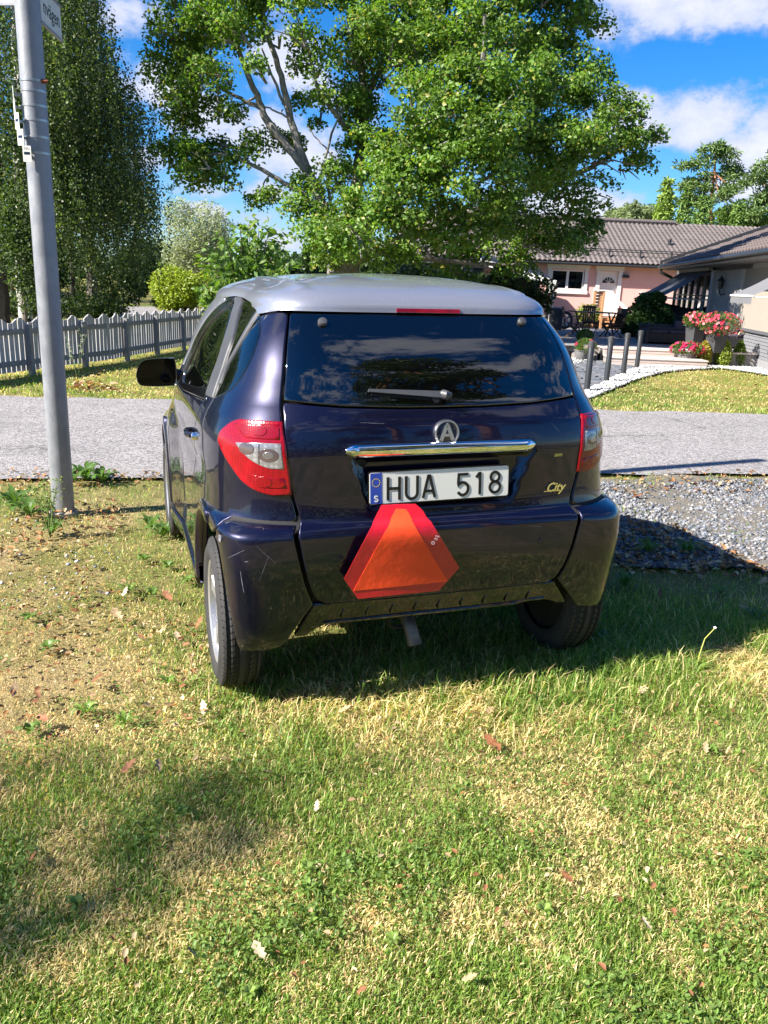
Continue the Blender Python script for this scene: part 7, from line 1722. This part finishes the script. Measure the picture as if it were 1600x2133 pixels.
# shed behind the oak with pale slats
sx_ = atY(905, 570, 27); shd = empty('garden_shed', (sx_[0], 27, 0), 0, 'shed with pale horizontal boards half hidden under the oak', 'shed')
MB().box((-1.6, .05, 0), (1.6, 2, 2.0)).build('shed_body', M['greydark'], shd)
for k in range(15): MB().box((-1.2, -.0, .35+.125*k), (1.25, .04, .43+.125*k)).build('board', M['white'], shd)
MB().box((-1.7, -.2, 2.0), (1.7, 2.2, 2.08)).build('shed_roof', M['blackmetal'], shd)
gx_ = atY(645, 573, 30); cp = empty('pavilion', (gx_[0], 30, 0), 0, 'low flat grey roof with pale louvres seen just above the car roof', 'shelter')
MB().box((-.35, 0, gx_[2]-.06), (2.4, 2.2, gx_[2]+.04)).build('flat_roof', M['greydark'], cp)
for k in range(6): MB().box((-.30+.13*k, -.02, gx_[2]-.04), (-.22+.13*k, 0.0, gx_[2]+.02)).build('louvre', M['white'], cp)
for x in (-.3, 2.3): MB().box((x-.04, .1, 0), (x+.04, .18, gx_[2]-.06)).build('post', M['greydark'], cp)
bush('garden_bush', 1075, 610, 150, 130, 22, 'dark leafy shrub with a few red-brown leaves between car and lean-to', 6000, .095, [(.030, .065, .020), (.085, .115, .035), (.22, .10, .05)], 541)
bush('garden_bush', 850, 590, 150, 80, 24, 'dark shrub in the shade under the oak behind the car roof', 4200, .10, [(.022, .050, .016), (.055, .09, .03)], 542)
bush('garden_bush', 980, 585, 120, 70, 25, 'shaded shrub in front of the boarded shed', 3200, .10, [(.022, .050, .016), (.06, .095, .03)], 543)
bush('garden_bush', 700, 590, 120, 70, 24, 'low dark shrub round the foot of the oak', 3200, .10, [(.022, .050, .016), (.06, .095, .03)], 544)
# ------------------------------------------------------------------ trees behind the pink house
def conifer(px, ytop, ybase, w, Y, label, cols, seed, n=7000, size=.30, grp=None, zb=.3):
    c = atY(px, ytop, Y); h = c[2]; zl = atY(px, ybase, Y)[2]; t = empty('spruce_tree', (c[0], Y, zb), 0, label, 'tree', grp); rw = w/2*Y/FPX; r = np.random.default_rng(seed); u = r.random(n)**.75; tier = np.floor(u*16)/16; a = r.random(n)*6.28; k = np.floor(a/6.28*11); a2 = (k+.5)/11*6.28+tier*19+r.normal(0, .16, n)
    q = rw*(.12+(u))*(.25+.8*r.random(n)); z = h-zb-(h-zl*.2)*u-.22*q*(1)+.35*(u*16 % 1)*h/16; P = np.stack([q*np.cos(a2), q*np.sin(a2), z], 1); P = P[P[:, 2] > .1]
    foliage('crown', P, size, .28, cols, seed+1, t, 'needle', droop=.3); MB().tube([(0, 0, 0), (0, 0, h-zb-.3)], [.22, .03], 7).build('trunk', M['bark'], t)
conifer(1392, 372, 470, 95, 50, 'bright green young spruce above the pink house roof', [(.16, .26, .045), (.30, .40, .09)], 601, 6500)
conifer(1470, 410, 480, 110, 49, 'wide dark-green spruce in front of the tall pine behind the pink house', [(.09, .17, .04), (.19, .29, .08)], 603, 5500)
conifer(1325, 420, 480, 60, 62, 'pale thin spruce at the left end of the row behind the pink roof', [(.12, .17, .08), (.22, .27, .14)], 605, 4000, .36)
conifer(1435, 385, 480, 80, 54, 'mid-green spruce between the bright one and the tall pine', [(.10, .19, .045), (.22, .31, .085)], 607, 4500)
conifer(1540, 425, 480, 90, 52, 'bushy green spruce above the ridge of the grey roof', [(.10, .19, .045), (.21, .30, .08)], 609, 4500)
M['pinebark'] = vary(mat('pine_bark', (.36, .17, .08), .9), 3, .4, .6, 12)
def pine(blobs, trunk, Y, label, seed, n=430, zb=0., cols=((.085, .15, .05), (.20, .29, .11)), size=.40, tr=.2, bg=False, pts=None):
    t = empty('pine_tree', (0, 0, 0), 0, label, 'tree'); r = np.random.default_rng(seed); P = []; mb = MB()
    T = [tuple(atY(px, py, Y)) for px, py in trunk] if pts is None else pts; limb(mb, T, tr, tr*.3, 8, .03, seed)
    for i, (px, py, rx, ry) in enumerate(blobs):
        c = atY(px, py, Y+r.uniform(-1.2, 1.2)) if pts is None else np.array((px, py, rx)); k = Y/FPX; R3 = (rx*k, rx*k*.9, ry*k) if pts is None else (ry, ry, ry*.45)
        for q in range(6): d = unit(r.normal(0, 1, 3))*r.uniform(.3, .95); P.append(ball(n//6, c+d*np.array(R3), (R3[0]*.36, R3[0]*.36, R3[2]*.45), seed*17+i*7+q, .3))
        j = min(len(T)-1, max(0, int(len(T)*.6))); mb.tube([T[j], tuple((np.array(T[j])+c)/2+[0, 0, -.1]), tuple(c)], [tr*.35, tr*.22, .02], 6)
    foliage('crown', np.concatenate(P), size, .20, list(cols), seed+1, t, 'needle', up=.8); mb.build('trunk', M['pinebark'], t, True)
pine([(1490, 325, 45, 22), (1455, 350, 38, 18), (1520, 355, 40, 20), (1470, 385, 42, 18), (1530, 390, 28, 16), (1440, 385, 25, 14), (1500, 410, 40, 20), (1490, 310, 22, 12), (1455, 420, 35, 18)], [(1478, 620), (1480, 520), (1482, 430), (1488, 360), (1490, 320)], 60, 'tall pine with orange trunk rising behind the pink house', 611)
pine([(1590, 375, 40, 22), (1620, 345, 45, 22), (1575, 410, 32, 18), (1600, 440, 45, 20), (1640, 400, 50, 30), (1572, 445, 28, 14)], [(1610, 620), (1612, 520), (1612, 430), (1610, 350)], 57, 'pine at the right edge of the picture above the grey roof', 613)
bush('pale_birch', 1318, 452, 110, 60, 68, 'pale birch foliage just left of the bright spruce', 4200, .24, [(.16, .21, .10), (.28, .33, .18)], 615, 'tree', 0, .55, lumps=12)
bush('round_tree', 1550, 455, 120, 70, 64, 'green deciduous crown filling the gap behind the grey roof', 4000, .26, [(.06, .12, .03), (.13, .20, .05)], 617, 'tree', 0, .6, lumps=12)
# ------------------------------------------------------------------ far wood closing the view, and the wooded bank on the left
def wood(name, segs, seed, cols, size, label=None):
    r = np.random.default_rng(seed); P = []
    for (x0, x1, Y, h, n) in segs:
        for _ in range(n):
            c = np.array([r.uniform(x0, x1), Y+r.uniform(-4, 4), 0]); hh = h*r.uniform(.6, 1.05); w = r.uniform(1.2, 2.6)*h/8
            m = 170; u = r.random(m); a = r.random(m)*6.28; q = w*np.sqrt(np.clip(1-(2*u-.9)**2*.8, .05, 1))*(.6+.5*r.random(m)); P.append(np.stack([c[0]+q*np.cos(a), c[1]+q*np.sin(a), u*hh], 1))
    P = np.concatenate(P); rr = np.random.default_rng(seed+1); n = len(P); Dr = unit(rr.normal(0, 1, (n, 3))); N_ = unit(rr.normal(0, .8, (n, 3))+[0, -.3, .4]); u = rr.random((n, 1)); C = np.array(cols[0])*(1-u)+np.array(cols[1])*u; s = size*(.6+.8*rr.random(n)); V, F, C = leafset2(P, Dr, N_, s, s*.7, C)
    tag(link(name, npmesh(name, V, F, C), M['leaf']), kind='stuff')
wood('woodland', [(-42, -20.5, 36, 10, 120), (-44, -24, 44, 11, 80), (-74, -32, 60, 15, 70)], 701, [(.018, .042, .012), (.06, .10, .03)], .42)
wood('distant_treeline', [(-90, 110, 130, 6.0, 170), (-12, 12, 75, 2.6, 50)], 711, [(.035, .065, .030), (.09, .13, .055)], .9)
wood('distant_treeline', [(18, 60, 80, 9, 60)], 713, [(.035, .070, .025), (.09, .13, .05)], .6)

# ------------------------------------------------------------------ behind the photographer: what the rear window and paint mirror
def bpine(x, y, h, label, seed):
    r = random.Random(seed); T = [(x, y, -.1), (x+.1, y, h*.4), (x, y+.1, h*.75), (x, y, h*.97)]; bl = [(x+r.uniform(-1, 1)*h*.20*(1.15-k/14), y+r.uniform(-1, 1)*h*.20*(1.15-k/14), h*(.30+.68*k/14), h*.105) for k in range(15)]
    pine(bl, None, 20, label, seed, 420, pts=T, size=.34, tr=.22, cols=((.03, .06, .02), (.07, .11, .04)))
bpine(6.6, -3.6, 13.5, 'tall dark pine standing behind the photographer, right of centre', 801)
bpine(8.5, -8.5, 11.5, 'shorter dark pine standing behind the photographer at right', 803)
bpine(-2.6, -13.5, 12.0, 'dark pine farther behind the photographer at left', 805)
def bhedge(x0, x1, y, h, label, seed):
    t = empty('hedge', (0, 0, 0), 0, label, 'hedge'); r = np.random.default_rng(seed); n = 9000; P = np.stack([r.uniform(x0, x1, n), y+r.normal(0, .5, n), h*r.random(n)**.8*(.75+.35*np.sin(r.uniform(x0, x1, n)))], 1); P = P[P[:, 2] > .02]; foliage('foliage', P, .30, .6, [(.025, .05, .015), (.06, .10, .03)], seed+1, t); MB().tube([(x0, y, 0), (x0, y, h*.6)], [.05, .03], 6).build('stem', M['bark'], t)
bhedge(-16, 18, -11.5, 4.2, 'dark hedge running behind the photographer', 811); bhedge(-26, 30, -24, 9.0, 'tall hedge far behind the photographer', 813)
# shrub just outside the picture on the left whose shade falls by the post
t = empty('roadside_shrub', (-3.42, 3.82, 0), 0, 'low roadside shrub just left of the picture, shading the ground by the post', 'shrub'); foliage('foliage', ball(3000, (0, 0, .42), (.36, .32, .42), 821, .2), .07, .6, [(.04, .08, .02), (.10, .15, .04)], 822, t); MB().tube([(0, 0, 0), (0, 0, .5)], [.03, .02], 6).build('stem', M['bark'], t)

# slim young birch far out of the picture on the left; its thin shade falls across the near lawn
def slim():
    t = empty('birch_tree', (-13.2, -3.9, 0), 0, 'slim young birch standing behind and left of the photographer', 'tree'); r = np.random.default_rng(831); n = 3600; u = r.random(n)**.8; z = 4.5+6.5*u; q = (1.5*(1-u)**.5+.12)*np.sqrt(r.random(n)); a = r.random(n)*6.283
    k = vnoise(z*1.0, a*.8, .55, 5) > .42; P = np.stack([q*np.cos(a), q*np.sin(a), z], 1)[k]; foliage('crown', P, .085, .7, [(.05, .09, .03), (.11, .16, .05)], 832, t); MB().tube([(0, 0, -.05), (.03, 0, 6), (0, .02, 11.6)], [.07, .045, .01], 8).build('trunk', M['birchbark'], t, True)
slim()
